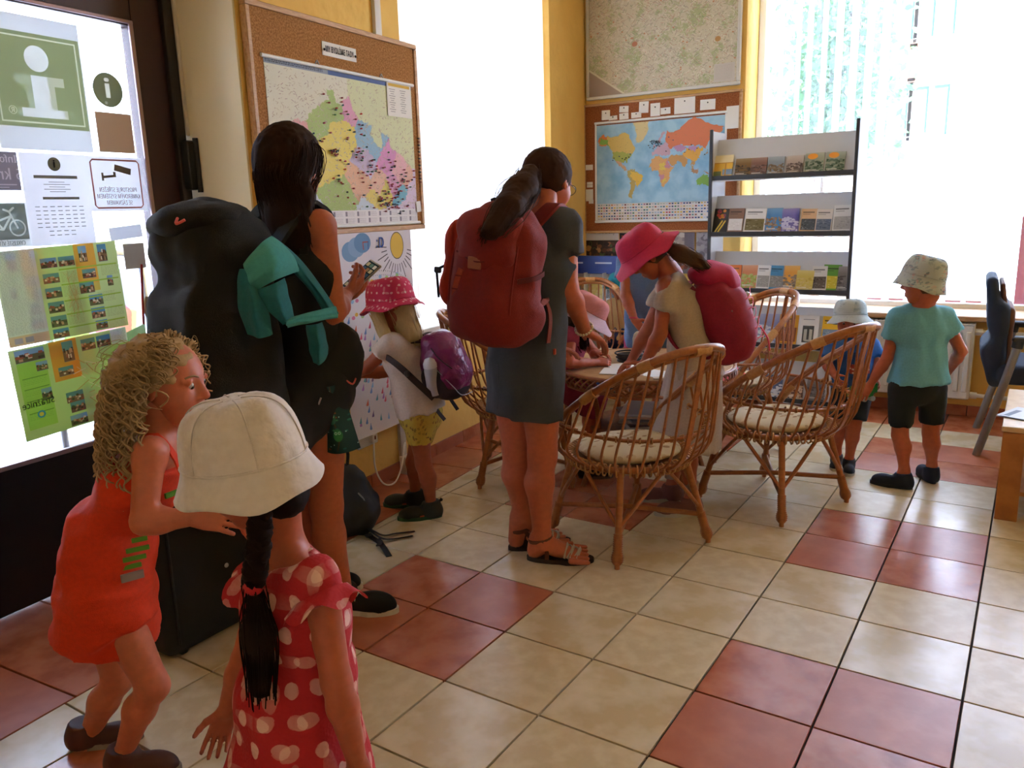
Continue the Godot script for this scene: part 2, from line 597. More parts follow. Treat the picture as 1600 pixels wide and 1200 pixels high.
func shell() -> void:
	# floor slab with every tile a part of its own
	var g := G.new()
	g.box(Vector3(1.2, -0.06, -0.3), Vector3(5.6, 0.1, 6.8))
	var fl := struct(g, "floor", M.grout)
	var shared := G.new().box(Vector3(0, -0.004, 0), Vector3(T - 0.006, 0.012, T - 0.006), 0.0015).mesh()
	var edge := PackedVector2Array()   # the room's cream field, left of it the terracotta border along the skewed wall
	var wl := func(s: float, d: float) -> Vector2:
		var p := LW * Vector3(s, 0, d)
		return Vector2(p.x, p.z)
	edge = PackedVector2Array([wl.call(-3.5, 0.33), wl.call(3.3, 0.33), Vector2(4, -9 * T), Vector2(4, 3.2)])
	edge[1] = Vector2(LW.origin.x + 0.33 - 9 * T * 0.0875, -9 * T)
	for j in range(-9, 9):
		for i in range(-2, 12):
			var q := PackedVector2Array([Vector2(i * T + 0.003, -j * T - 0.003), Vector2(i * T + T - 0.003, -j * T - 0.003), Vector2(i * T + T - 0.003, -j * T - T + 0.003), Vector2(i * T + 0.003, -j * T - T + 0.003)])
			var red := tile_ok(i, j)
			var m: Material = (M.terra if (i + j) % 2 else M.terra2) if red else (M.cream if (i * 3 + j) % 2 else M.cream2)
			if i >= 0:
				var o := part(shared, "tile", m, fl)
				o.position = Vector3(i * T + T / 2, rng.randf_range(-0.0006, 0.0006), -j * T - T / 2)
				o.rotation.y = PI / 2 * rng.randi_range(0, 3)
			else:
				var c := Geometry2D.offset_polygon(edge, -0.003)
				var r := Geometry2D.intersect_polygons(q, c[0])
				if r.size() and r[0].size() > 2: part(G.new().prism(r[0], -0.01, 0.002, 0.0015), "tile", M.cream, fl)
	var k := 0
	for j in range(-9, 11):   # border along the left wall
		var s0 := j * T + 0.004
		var r2 := PackedVector2Array([wl.call(s0, 0.327), wl.call(s0 + T - 0.007, 0.327), wl.call(s0 + T - 0.007, -0.4 if j < 0 else 0.0), wl.call(s0, -0.4 if j < 0 else 0.0)])
		var cl := Geometry2D.intersect_polygons(r2, PackedVector2Array([Vector2(-3, 9), Vector2(-3, -9 * T), Vector2(3, -9 * T), Vector2(3, 9)]))
		if cl.size(): part(G.new().prism(cl[0], -0.01, 0.002, 0.0015), "tile", M.terra if k % 2 else M.terra2, fl)
		k += 1
	for i in range(-3, 12):   # border along the back wall
		var r3 := PackedVector2Array([Vector2(i * T + 0.003, -9 * T - 0.004), Vector2(i * T + T - 0.003, -9 * T - 0.004), Vector2(i * T + T - 0.003, ZB), Vector2(i * T + 0.003, ZB)])
		part(G.new().prism(r3, -0.01, 0.002, 0.0015), "tile", M.terra if i % 2 else M.terra2, fl)
	# ceiling
	struct(G.new().box(Vector3(1.2, 3.3, -0.3), Vector3(6.0, 0.2, 7.2)), "ceiling", M.wall_white)
	# left wall, thick, with a doorway and a window; reveals belong to it
	g = G.new()
	g.box(Vector3(0.45, 1.6, -0.225), Vector3(1.10, 3.2, 0.45), 0.004)
	g.box(Vector3(3.2, 1.6, -0.225), Vector3(0.84, 3.2, 0.45), 0.004)
	g.box(Vector3(1.89, 0.36, -0.225), Vector3(1.78, 0.72, 0.45), 0.004)
	g.box(Vector3(1.89, 3.1, -0.225), Vector3(1.78, 0.2, 0.45))
	g.box(Vector3(-0.82, 2.9, -0.225), Vector3(1.46, 0.6, 0.45))
	g.box(Vector3(-2.53, 1.6, -0.225), Vector3(1.98, 3.2, 0.45))
	struct(g, "wall_left", M.wall, LW)
	# back wall with a wide window down to a low sill
	g = G.new()
	g.box(Vector3(-0.52, 1.6, ZB - 0.2), Vector3(1.54, 3.2, 0.4), 0.004)
	g.box(Vector3(1.9, 0.31, ZB - 0.2), Vector3(3.3, 0.62, 0.4))
	g.box(Vector3(1.9, 3.1, ZB - 0.2), Vector3(3.3, 0.2, 0.4))
	g.box(Vector3(3.75, 1.6, ZB - 0.2), Vector3(0.5, 3.2, 0.4))
	struct(g, "wall_back", M.wall)
	struct(G.new().box(Vector3(3.9, 1.6, -0.3), Vector3(0.2, 3.2, 6.4)), "wall_right", M.wall)
	struct(G.new().box(Vector3(1.2, 1.6, 3.1), Vector3(6.0, 3.2, 0.2)), "wall_front", M.wall_white)
	# slab on the doorway's far reveal; its paler cream paints in the daylight
	struct(G.new().box(Vector3(-0.104, 1.6, -0.19), Vector3(0.012, 3.2, 0.38), 0.003), "reveal_daylight_1", mat("f3e3c0", 0.85), LW)
	# baseboards of terracotta tile
	var bl := struct(G.new().box(Vector3(1.75, 0.035, 0.003), Vector3(3.5, 0.066, 0.006)), "baseboard_left", M.grout, LW)
	for i in 12:
		part(G.new().box(Vector3(-0.08 + i * 0.3 + 0.15, 0.036, 0.007), Vector3(0.296, 0.07, 0.012), 0.002), "tile", M.terra if i % 2 else M.terra2, bl)
	var bb := struct(G.new().box(Vector3(1.4, 0.035, ZB + 0.003), Vector3(4.6, 0.066, 0.006)), "baseboard_back", M.grout)
	for i in 15:
		part(G.new().box(Vector3(-0.8 + i * 0.3, 0.036, ZB + 0.007), Vector3(0.296, 0.07, 0.012), 0.002), "tile", M.terra2 if i % 2 else M.terra, bb)
	# window behind the left blinds
	var w1 := struct(frame_box(1.0, 2.78, 0.72, 3.0, -0.42, 0.06, 0.07, [1.89]), "window_1", M.white, LW)
	part(G.new().box(Vector3(1.89, 1.86, -0.42), Vector3(1.72, 2.2, 0.006)), "pane", M.glass, w1)
	part(G.new().box(Vector3(1.89, 0.735, -0.15), Vector3(1.78, 0.03, 0.34), 0.008), "windowsill", M.white, w1)
	# big back window
	var w2 := struct(frame_box(0.25, 3.5, 0.62, 3.0, ZB - 0.30, 0.06, 0.07, [2.5]), "window_2", M.white)
	part(G.new().box(Vector3(1.375, 1.8, ZB - 0.30), Vector3(2.2, 2.3, 0.006)), "pane", M.glass, w2)
	part(G.new().box(Vector3(3.0, 1.8, ZB - 0.30), Vector3(0.95, 2.3, 0.006)), "pane", M.glass, w2)
	part(G.new().box(Vector3(1.88, 0.64, ZB - 0.10), Vector3(3.24, 0.035, 0.44), 0.01), "windowsill", M.beech, w2)

func frame_box(x0: float, x1: float, y0: float, y1: float, z: float, d: float, w: float, mull: Array) -> G:
	var g := G.new()
	g.box(Vector3((x0 + x1) / 2, y0 + w / 2, z), Vector3(x1 - x0, w, d), 0.006)
	g.box(Vector3((x0 + x1) / 2, y1 - w / 2, z), Vector3(x1 - x0, w, d), 0.006)
	for x in [x0 + w / 2, x1 - w / 2] + mull:
		g.box(Vector3(x, (y0 + y1) / 2, z), Vector3(w, y1 - y0 - 2 * w, d), 0.006)
	return g

func exterior() -> void:
	var gm := tri_mat(ntex(0.02, ["d2d1d0", "e2e1e0"], 41), 1.0, 0.9)
	var pv := struct(G.new().box(Vector3(0, -0.3, -10), Vector3(60, 0.2, 60)), "pavement", gm)
	pv.position.y = -0.02
	# paving stones before the door
	var st := G.new().box(Vector3.ZERO, Vector3(0.39, 0.06, 0.39), 0.006).mesh()
	for a in 9:
		for b in 9:
			var o := part(st, "paver", gm, pv)
			o.position = LW * Vector3(-2.6 + a * 0.4, -0.18, -0.7 - b * 0.4)
			o.basis = LW.basis
	# pale house across the street
	var fm := mat("dfe5ee", 0.9)
	var h := thing("townhouse", "pale rendered townhouse across the street seen through the big window", "building", Transform3D(Basis(), Vector3(0, 0, -16)))
	part(G.new().box(Vector3(3, 4.4, -3), Vector3(9, 9.2, 6)), "facade", fm, h)
	part(G.new().box(Vector3(3, 1.95, 0.05), Vector3(9, 0.12, 0.14), 0.02), "string_course", fm, h)
	part(G.new().box(Vector3(3, 9.1, 0.1), Vector3(9.4, 0.3, 0.5), 0.04), "cornice", fm, h)
	var gl := mat("4f6a74", 0.6, {metallic_specular = 0.2})
	var sl := mat("a5785c", 0.8)
	for y in [3.02, 4.85]:
		for x in [-0.72, 0.0, 2.4, 4.8]:
			var w := part(frame_box(x - 0.4, x + 0.4, y - 0.55, y + 0.55, 0.06, 0.08, 0.08, [x]), "window", M.white, h)
			for s in [-0.19, 0.19]: part(G.new().box(Vector3(x + s, y, 0.04), Vector3(0.3, 0.95, 0.02)), "pane", gl, w)
			part(G.new().box(Vector3(x, y - 0.6 if y > 4 else y + 0.6, 0.08), Vector3(0.9, 0.1, 0.2), 0.02), "window_ledge", sl, h)
	var hd := thing("street_house", "pale plain house wall outside beyond the glazed door", "building", LW * Transform3D(Basis(), Vector3(-1, -0.2, -9)))
	part(G.new().box(Vector3(-1, 4, -2), Vector3(14, 8, 4)), "facade", fm, hd)
	for x in [-5.0, -2.5, 0.5, 3.0]: part(frame_box(x - 0.5, x + 0.5, 2.2, 3.9, 0.05, 0.1, 0.1, [x]), "window", M.white, hd)
	# pier just outside the door
	struct(G.new().box(Vector3(-1.36, 1.2, -0.95), Vector3(0.62, 2.9, 0.3), 0.02), "pillar", tri_mat(ntex(0.05, ["8f909a", "a4a5b0"], 43), 1.0, 0.9), LW)
	# leafy trees between
	var spots := [[-0.55, -9.3], [-0.12, -9.0]]
	for q in spots.size():
		var sp: Array = spots[q]
		var t := thing("street_tree", ["leafy green tree nearer the corner, seen between the blind slats", "slimmer green tree beside it, nearer the house windows"][q], "tree", Transform3D(Basis(), Vector3(sp[0], -0.2, sp[1])), "street trees outside the big window")
		part(G.new().tube(curve([Vector3.ZERO, Vector3(0.05, 1.2, 0), Vector3(-0.03, 2.4, 0.05), Vector3(0, 4.2, 0)], 12), 0.07, 8), "trunk", mat("5d4a3a", 0.9), t)
		var g := G.new()
		for i in 2600:
			var c := Vector3(rng.randfn(0, 0.27), 3.0 + rng.randfn(0, 1.0), rng.randfn(0, 0.3))
			if c.y < 1.9: continue
			var u := Vector3(rng.randf_range(-1, 1), rng.randf_range(-1, 1), rng.randf_range(-1, 1)).normalized() * 0.07
			var w := u.cross(Vector3(rng.randf_range(-1, 1), rng.randf_range(-1, 1), rng.randf_range(-1, 1))).normalized() * 0.04
			g.face(c - u, c + w, c + u, c - w)
		part(g, "foliage", mat("2a5f3c", 0.8, {backlight = Color(0.12, 0.22, 0.08)}), t).set_meta("kind", "stuff")
	# red banner in the street by the right of the window
	var rb := thing("banner_stand", "tall narrow red and pale pink banner outside at the window's right end", "banner", Transform3D(Basis(), Vector3(2.05, -0.2, -4.65)))
	part(G.new().box(Vector3(0, 1.0, 0), Vector3(0.26, 0.85, 0.02), 0.004), "red_panel", mat("6a0f22", 0.8), rb)
	part(G.new().box(Vector3(0, 2.2, 0), Vector3(0.26, 1.5, 0.02), 0.004), "pink_panel", mat("9a7f7c", 0.8), rb)
	part(G.new().tube(PackedVector3Array([Vector3(0.14, 0, 0), Vector3(0.14, 3.0, 0)]), 0.012), "pole", M.steel, rb)
	for i in 6:
		var fx := [1.02, 1.17, 1.30, 1.55, 1.68, 1.84]
		var b := thing("flower_box", "small red and white box %s on the ledge outside" % ["nearest the brochure rack", "second from the brochure rack", "left of the boy's face", "right of the turquoise boy's hat", "just left of the office chair back", "just right of the office chair back"][i], "box", Transform3D(Basis(), Vector3(fx[i], 0.565, -4.3)), "boxes on the outside ledge")
		part(G.new().box(Vector3(0, 0.045, 0), Vector3(0.1, 0.06, 0.08), 0.004), "red_body", mat("8a1830", 0.6), b)
		part(G.new().box(Vector3(0, 0.085, 0), Vector3(0.106, 0.018, 0.086), 0.004), "rim", M.white, b)
	struct(G.new().box(Vector3(1.6, 0.2, -4.3), Vector3(4.2, 0.7, 0.3), 0.01), "terrace", mat("e6e2dc", 0.9))
	# metal display rack with a bright painting outside the door
	var dr := thing("display_rack", "tubular metal rack with a pink and green painting outside the door", "rack", LW * Transform3D(Basis(), Vector3(-0.33, -0.2, -0.75)))
	part(G.new().tube(curve([Vector3(-0.24, 0, 0), Vector3(-0.24, 1.2, 0), Vector3(-0.23, 1.38, 0), Vector3(-0.15, 1.44, 0), Vector3(0.15, 1.44, 0), Vector3(0.23, 1.38, 0), Vector3(0.24, 1.2, 0), Vector3(0.24, 0, 0)], 60), 0.016), "frame", mat("8d93a8", 0.3, {metallic = 0.7}), dr)
	var im := pic(128, 192, "dfe6ea")
	for q in [["e48fb0", [60, 0, 110, 60, 100, 130, 70, 110, 40, 50]], ["5d86c8", [20, 0, 50, 0, 30, 70, 5, 60]], ["8fca5a", [10, 60, 40, 50, 50, 110, 25, 150]], ["2f5a3e", [60, 100, 128, 80, 128, 192, 20, 192]], ["e48fb0", [55, 90, 70, 110, 60, 150, 35, 150]], ["4f8a5a", [80, 120, 128, 110, 120, 160, 90, 170]]]:
		var pp := []
		for i in range(0, q[1].size(), 2): pp.append(Vector2(q[1][i], q[1][i + 1]))
		poly(im, pp, q[0])
	part(sheet(0.44, 0.62, mat(tex(im), 0.6)), "painting", mat(tex(im), 0.6, {backlight = Color(0.8, 0.8, 0.8)}), dr).position = Vector3(0, 1.06, 0)

# thin upright card centred at the origin, face to +z, with real thickness
func sheet(w: float, h: float, _m = null, th := 0.002, bend := 0.0, seg := 1) -> G:
	var g := G.new()
	var f := func(a: float, b: float) -> Vector3: return Vector3((a - 0.5) * w, (0.5 - b) * h, th / 2 + bend * sin(a * PI) * (1 if seg > 1 else 0))
	var k := func(a: float, b: float) -> Vector3: return Vector3((0.5 - a) * w, (0.5 - b) * h, -th / 2 + bend * sin(a * PI) * (1 if seg > 1 else 0))
	g.surf(seg, seg, f)
	g.surf(seg, seg, k)
	return g


func on_left(s: float, y: float, d: float, turn := 0.0) -> Transform3D:
	return LW * Transform3D(Basis(Vector3(0, 0, 1), turn), Vector3(s, y, d))
func on_back(x: float, y: float, d: float, turn := 0.0) -> Transform3D:
	return Transform3D(Basis(Vector3(0, 0, 1), turn), Vector3(x, y, ZB + d))
# a printed sheet: Node3D thing when it carries lettering
func print_sheet(called: String, label: String, cat: String, w: float, h: float, xf: Transform3D, m: Material, group := "") -> MeshInstance3D:
	return solo(sheet(w, h), called, m, label, cat, xf, group)
func write(par: Node3D, s: String, x: float, y: float, h: float, m: Material, flip := false, bold := false, wide := 1.0, z := 0.0022, turn := 0.0) -> MeshInstance3D:
	var o := part(letters(s, h, flip, "Droid Sans", bold, wide), "lettering", m, par)
	o.transform = Transform3D(Basis(Vector3(0, 0, 1), turn), Vector3(x, y, z))
	return o

func door() -> void:
	var d := Node3D.new()
	d.name = "door_1"; add_child(d); d.transform = LW; d.set_meta("kind", "structure")
	var z := -0.375
	var g := G.new()
	g.box(Vector3(-0.235, 1.24, z), Vector3(0.15, 2.48, 0.07), 0.006)     # stiles and rails of the leaf
	g.box(Vector3(-1.46, 1.24, z), Vector3(0.15, 2.48, 0.07), 0.006)
	g.box(Vector3(-0.848, 2.30, z), Vector3(1.08, 0.36, 0.07), 0.006)
	part(g, "leaf_frame", M.door, d)
	part(G.new().box(Vector3(-0.848, 0.275, z), Vector3(1.08, 0.53, 0.05), 0.006), "kick_panel", mat("1c1214", 0.4), d)
	part(G.new().box(Vector3(-0.15, 1.3, z + 0.015), Vector3(0.05, 2.6, 0.09), 0.006), "jamb", mat("1e1416", 0.5), d)
	part(G.new().box(Vector3(-0.85, 2.54, z), Vector3(1.42, 0.12, 0.09), 0.006), "head_jamb", mat("2a1a1c", 0.5), d)
	part(G.new().box(Vector3(-0.118, 2.17, z + 0.055), Vector3(0.016, 0.9, 0.02), 0.003), "seal_strip", mat("d8cfc4", 0.5), d)
	part(G.new().box(Vector3(-0.848, 1.34, z), Vector3(1.08, 1.60, 0.008)), "pane", M.glass, d)
	g = G.new()
	g.box(Vector3(-0.318, 1.34, z + 0.038), Vector3(0.018, 1.58, 0.012), 0.003)
	g.box(Vector3(-0.848, 0.548, z + 0.042), Vector3(1.08, 0.018, 0.02), 0.003)
	g.box(Vector3(-0.848, 2.132, z + 0.038), Vector3(1.08, 0.014, 0.012), 0.003)
	part(g, "glazing_bead", mat("a58f97", 0.3, {metallic = 0.5}), d)
	var hg := part(G.new().box(Vector3(-0.14, 1.60, z + 0.075), Vector3(0.045, 0.2, 0.05), 0.008), "hinge", M.black, d)
	part(G.new().tube(PackedVector3Array([Vector3(-0.12, 1.49, z + 0.1), Vector3(-0.12, 1.71, z + 0.1)]), 0.011, 10), "pin", M.black, hg)
	part(G.new().box(Vector3(-0.14, 0.4, z + 0.075), Vector3(0.045, 0.2, 0.05), 0.008), "hinge", M.black, d)

	# papers stuck to the glass; they are seen from behind, so their print is mirrored
	var th := {backlight = Color(0.75, 0.75, 0.75)}
	var pp := mat(tex(pic(8, 8, "e6e6e8")), 0.85, th)
	var zp := -0.358
	var back := func(im: Image) -> StandardMaterial3D: return mat(tex(im), 0.85, th)
	var o: MeshInstance3D
	var im := pic(552, 720, "dcdedf")
	rct(im, 8, 90, 536, 506, "a9b295")
	for q in [[30, 110, 492, 8], [30, 566, 492, 8], [30, 110, 8, 464], [514, 110, 8, 464]]: rct(im, q[0], q[1], q[2], q[3], "dfe2d4")
	disc(im, 276, 222, 70, 70, "dddfdc")
	poly(im, [Vector2(228, 314), Vector2(420, 314), Vector2(420, 364), Vector2(360, 364), Vector2(360, 492), Vector2(420, 492), Vector2(420, 540), Vector2(152, 540), Vector2(152, 492), Vector2(228, 492)], "dddfdc")
	ink(im, "®", 100, 512, 60, "dfe2d4", true)
	print_sheet("poster", "white poster with a big green information letter i on the door glass", "poster", 0.345, 0.45, on_left(-0.705, 1.862, zp), back.call(im))
	# round sticker
	var st := thing("sticker", "round olive sticker with a small letter i on the door glass", "sticker", on_left(-0.437, 1.873, zp))
	im = pic(160, 160, "8f937c")
	ink(im, "i", 80, 76, 120, "dcdcd4", true, true, 1.3)
	ink(im, "®", 62, 142, 20, "dcdcd4", true)
	var cp := PackedVector2Array()
	for i in 36: cp.append(Vector2(0.063 * cos(TAU * i / 36), 0.063 * sin(TAU * i / 36)))
	var cg0 := G.new().prism(cp, 0, 0.001, 0.0, Transform3D(Basis(Vector3.RIGHT, PI / 2), Vector3.ZERO))
	for i in cg0.uv.size(): cg0.uv[i] = Vector2(cg0.v[i].x / 0.126 + 0.5, 0.5 - cg0.v[i].y / 0.126)
	part(cg0, "disc", back.call(im), st)
	print_sheet("sticker", "square brown sticker below the round one on the door glass", "sticker", 0.155, 0.148, on_left(-0.428, 1.716, zp), back.call(pic(8, 8, "b09a85")))
	# grey "Info" card cut by the frame's edge
	im = pic(200, 186, "97929a")
	ink(im, "Infopoint", 100, 36, 46, "dcd8dc", true)
	ink(im, "5 km", 140, 110, 70, "cfcad0", true)
	rct(im, 40, 156, 140, 5, "cfcad0"); rct(im, 40, 170, 100, 4, "cfcad0")
	print_sheet("info_card", "grey card with mirrored Info lettering at the photo's left edge", "sign", 0.14, 0.13, on_left(-0.898, 1.562, zp), back.call(im))
	# opening hours
	var oh := print_sheet("opening_hours", "white sheet of opening hours with two grey bars on the door glass", "sign", 0.25, 0.325, on_left(-0.697, 1.465, zp), pp)
	var grey := mat("8a8a84", 0.85)
	var pale := mat("f4f4f0", 0.85)
	var red := mat("c07870", 0.85)
	part(G.new().prism(cp, 0, 0.0006, 0.0, Transform3D(Basis(Vector3.RIGHT, PI / 2).scaled(Vector3(0.38, 0.38, 1)), Vector3(0, 0.125, 0.0015))), "emblem", mat("6f725f", 0.85), oh)
	write(oh, "i", 0, 0.125, 0.035, pale, true, true, 1.0, 0.003)
	part(G.new().box(Vector3(0, 0.08, 0.0016), Vector3(0.165, 0.011, 0.0006)).box(Vector3(0.01, 0.005, 0.0016), Vector3(0.14, 0.009, 0.0006)), "bar", grey, oh)
	var tg := G.new()
	for i in 5: tg.box(Vector3(0, 0.062 - i * 0.0085, 0.0016), Vector3(0.06 + 0.04 * (i % 2), 0.0022, 0.0005))
	for i in 8:
		for c in 7 - (3 if i > 5 else 0): tg.box(Vector3(-0.085 + c * 0.028 + (0.04 if i > 5 else 0.0), -0.025 - i * 0.0145, 0.0016), Vector3(0.017, 0.0024, 0.0005))
	part(tg, "small_print", grey, oh)
	# camera warning
	var cw := print_sheet("camera_notice", "white notice with a red border and a drawn surveillance camera on the door", "sign", 0.245, 0.205, on_left(-0.449, 1.523, zp), pp)
	var rb := PackedVector3Array()
	for q in [[-0.095, 0.09], [0.095, 0.09], [0.105, 0.08], [0.105, -0.08], [0.095, -0.09], [-0.095, -0.09], [-0.105, -0.08], [-0.105, 0.08]]: rb.append(Vector3(q[0], q[1], 0.0016))
	part(G.new().tube(rb, 0.003, 6, true, false, 0.3), "border", red, cw)
	for q in [["PROSTOR JE STŘEŽEN", -0.022], ["KAMEROVÝM SYSTÉMEM", -0.047], ["SE ZÁZNAMEM", -0.071]]: write(cw, q[0], 0, q[1], 0.021, red, true, false, 0.82)
	var cg := G.new()
	cg.box(Vector3.ZERO, Vector3(0.072, 0.024, 0.001), 0.0, Transform3D(Basis(Vector3(0, 0, 1), -0.22), Vector3(0.03, 0.055, 0.002)))
	cg.box(Vector3.ZERO, Vector3(0.05, 0.009, 0.001), 0.0, Transform3D(Basis(Vector3(0, 0, 1), 0.1), Vector3(-0.035, 0.028, 0.002)))
	cg.box(Vector3(-0.06, 0.027, 0.002), Vector3(0.008, 0.03, 0.001)); cg.box(Vector3(-0.008, 0.036, 0.002), Vector3(0.01, 0.02, 0.001))
	part(cg, "camera_drawing", mat("80766a", 0.85), cw)
	# cyclists welcome
	im = pic(240, 228, "dde0e0")
	rct(im, 6, 6, 228, 184, "8f9894")
	for q in [[180, 130], [38, 130]]:
		for i in 60: disc(im, q[0] + 40 * cos(TAU * i / 60), q[1] + 40 * sin(TAU * i / 60), 4, 4, "e4eae8")
	for q in [[180, 130, 147, 47], [147, 47, 172, 28], [147, 47, 120, 36], [153, 70, 75, 97], [75, 97, 105, 138], [105, 138, 153, 70], [38, 130, 75, 70], [38, 130, 105, 138], [52, 64, 93, 64]]: line(im, Vector2(q[0], q[1]), Vector2(q[2], q[3]), 9, "e4eae8")
	ink(im, "CYKLISTÉ VÍTÁNI", 120, 209, 30, "7d8682", true, false, 0.8)
	print_sheet("cyclists_sign", "grey and white sign with a bicycle below the info card", "sign", 0.16, 0.152, on_left(-0.903, 1.38, zp), back.call(im))
	# small grey paper and pale tag beyond
	print_sheet("note", "small grey brown paper low at the glass edge above the rack", "note", 0.095, 0.1, on_left(-0.413, 1.243, zp), back.call(pic(8, 8, "a39c94")))
	print_sheet("note", "pale grey paper slip under the camera notice", "note", 0.145, 0.05, on_left(-0.438, 1.337, zp, 0.08), back.call(pic(8, 8, "d6d8dc")))
	# two big tourist leaflets
	for k in 2:
		im = pic(480, 336, ["c9dc9a", "c4d992"][k])
		leaflet(im, k)
		var lm := mat(tex(im), 0.8, {backlight = Color(0.5, 0.5, 0.5)})
		var lf := print_sheet("tourist_leaflet", ["large green and yellow tourist leaflet with small photos, upper of the two on the door", "large green tourist map leaflet below it, lower of the two on the door"][k], "poster", 0.475 if k == 0 else 0.47, 0.335, on_left(-0.725, [1.132, 0.79][k], zp, [0.035, 0.045][k]), lm)
		if k == 1: write(lf, "Strážnice", -0.165, -0.04, 0.03, mat("39502a", 0.85), true)

func leaflet(im: Image, k: int) -> void:
	var r := RandomNumberGenerator.new()
	r.seed = 50 + k
	var photo := func(x: float, y: float, w: float, h: float) -> void:
		rct(im, x, y, w, h, ["5f97b8", "86a9c4", "6f9f9a"][r.randi() % 3])
		rct(im, x, y + h * 0.45, w, h * 0.55, ["8a6a4a", "7d5a4c", "6d6a44"][r.randi() % 3])
		for i in 14: rct(im, x + r.randf() * w * 0.85, y + h * (0.3 + 0.5 * r.randf()), w * 0.15, h * 0.2, ["c9a27a", "a85f42", "e2d2b4", "58402f", "4f5a34"][r.randi() % 5])
	if k == 0:
		rct(im, 0, 0, 150, 336, "dfe2e2")
		textlines(im, Rect2(8, 6, 130, 290), 58, "8d9296", r)
		rct(im, 0, 300, 150, 36, "e8c9ae"); rct(im, 20, 308, 30, 20, "c3b6c8"); rct(im, 60, 308, 30, 20, "a9a0b4")
		rct(im, 300, 0, 85, 170, "e5b04c"); rct(im, 300, 150, 85, 30, "d7c05c")
		for q in [[165, 40, 62, 36], [235, 40, 62, 36], [165, 96, 62, 36], [165, 148, 62, 38], [165, 200, 62, 40], [165, 252, 62, 40], [165, 300, 62, 34], [318, 8, 34, 60], [320, 96, 56, 34], [300, 140, 60, 46], [398, 8, 38, 66], [330, 196, 58, 40], [330, 246, 58, 40], [340, 296, 50, 34], [420, 130, 24, 40]]: photo.call(q[0], q[1], q[2], q[3])
		for q in [[234, 96], [234, 150], [234, 205], [234, 255], [400, 90], [370, 190], [396, 250], [396, 300]]: textlines(im, Rect2(q[0], q[1], 64 if q[0] < 300 else 74, 40), 8, "98a06c", r)
		for y in [84, 140, 200, 250, 300]: rct(im, 230, y, 240, 5, "9fc048")
		for i in 30: line(im, Vector2(240 + r.randf() * 60, 90 + r.randf() * 200), Vector2(240 + r.randf() * 60, 90 + r.randf() * 200), 1, "c9a968")
	else:
		rct(im, 20, 10, 110, 290, "a7d25c"); rct(im, 150, 0, 110, 150, "e2a23e")
		for q in [[20, 6, 110, 46], [90, 60, 44, 34], [200, 8, 44, 76], [170, 100, 60, 34], [278, 14, 60, 44], [344, 14, 60, 44], [90, 160, 40, 44], [180, 200, 70, 40], [190, 240, 60, 40], [180, 290, 70, 40]]: photo.call(q[0], q[1], q[2], q[3])
		for i in 90:
			var a := Vector2(270 + r.randf() * 200, 90 + r.randf() * 220)
			line(im, a, a + Vector2(r.randf_range(-60, 60), r.randf_range(-40, 40)), 2, ["d9c98c", "c7a35c", "e6e0c0", "b8905a"][r.randi() % 4])
		for y in [110, 150, 195, 240]: rct(im, 30, y, 95, 3, "6f9a3a"); textlines(im, Rect2(30, y + 6, 90, 24), 4, "86b048", r)
		disc(im, 75, 250, 16, 14, "4f9fb8"); disc(im, 75, 250, 9, 8, "d8c44c")
		rct(im, 408, 0, 72, 60, "e6e8e8"); textlines(im, Rect2(410, 6, 66, 50), 10, "9a9ea0", r)

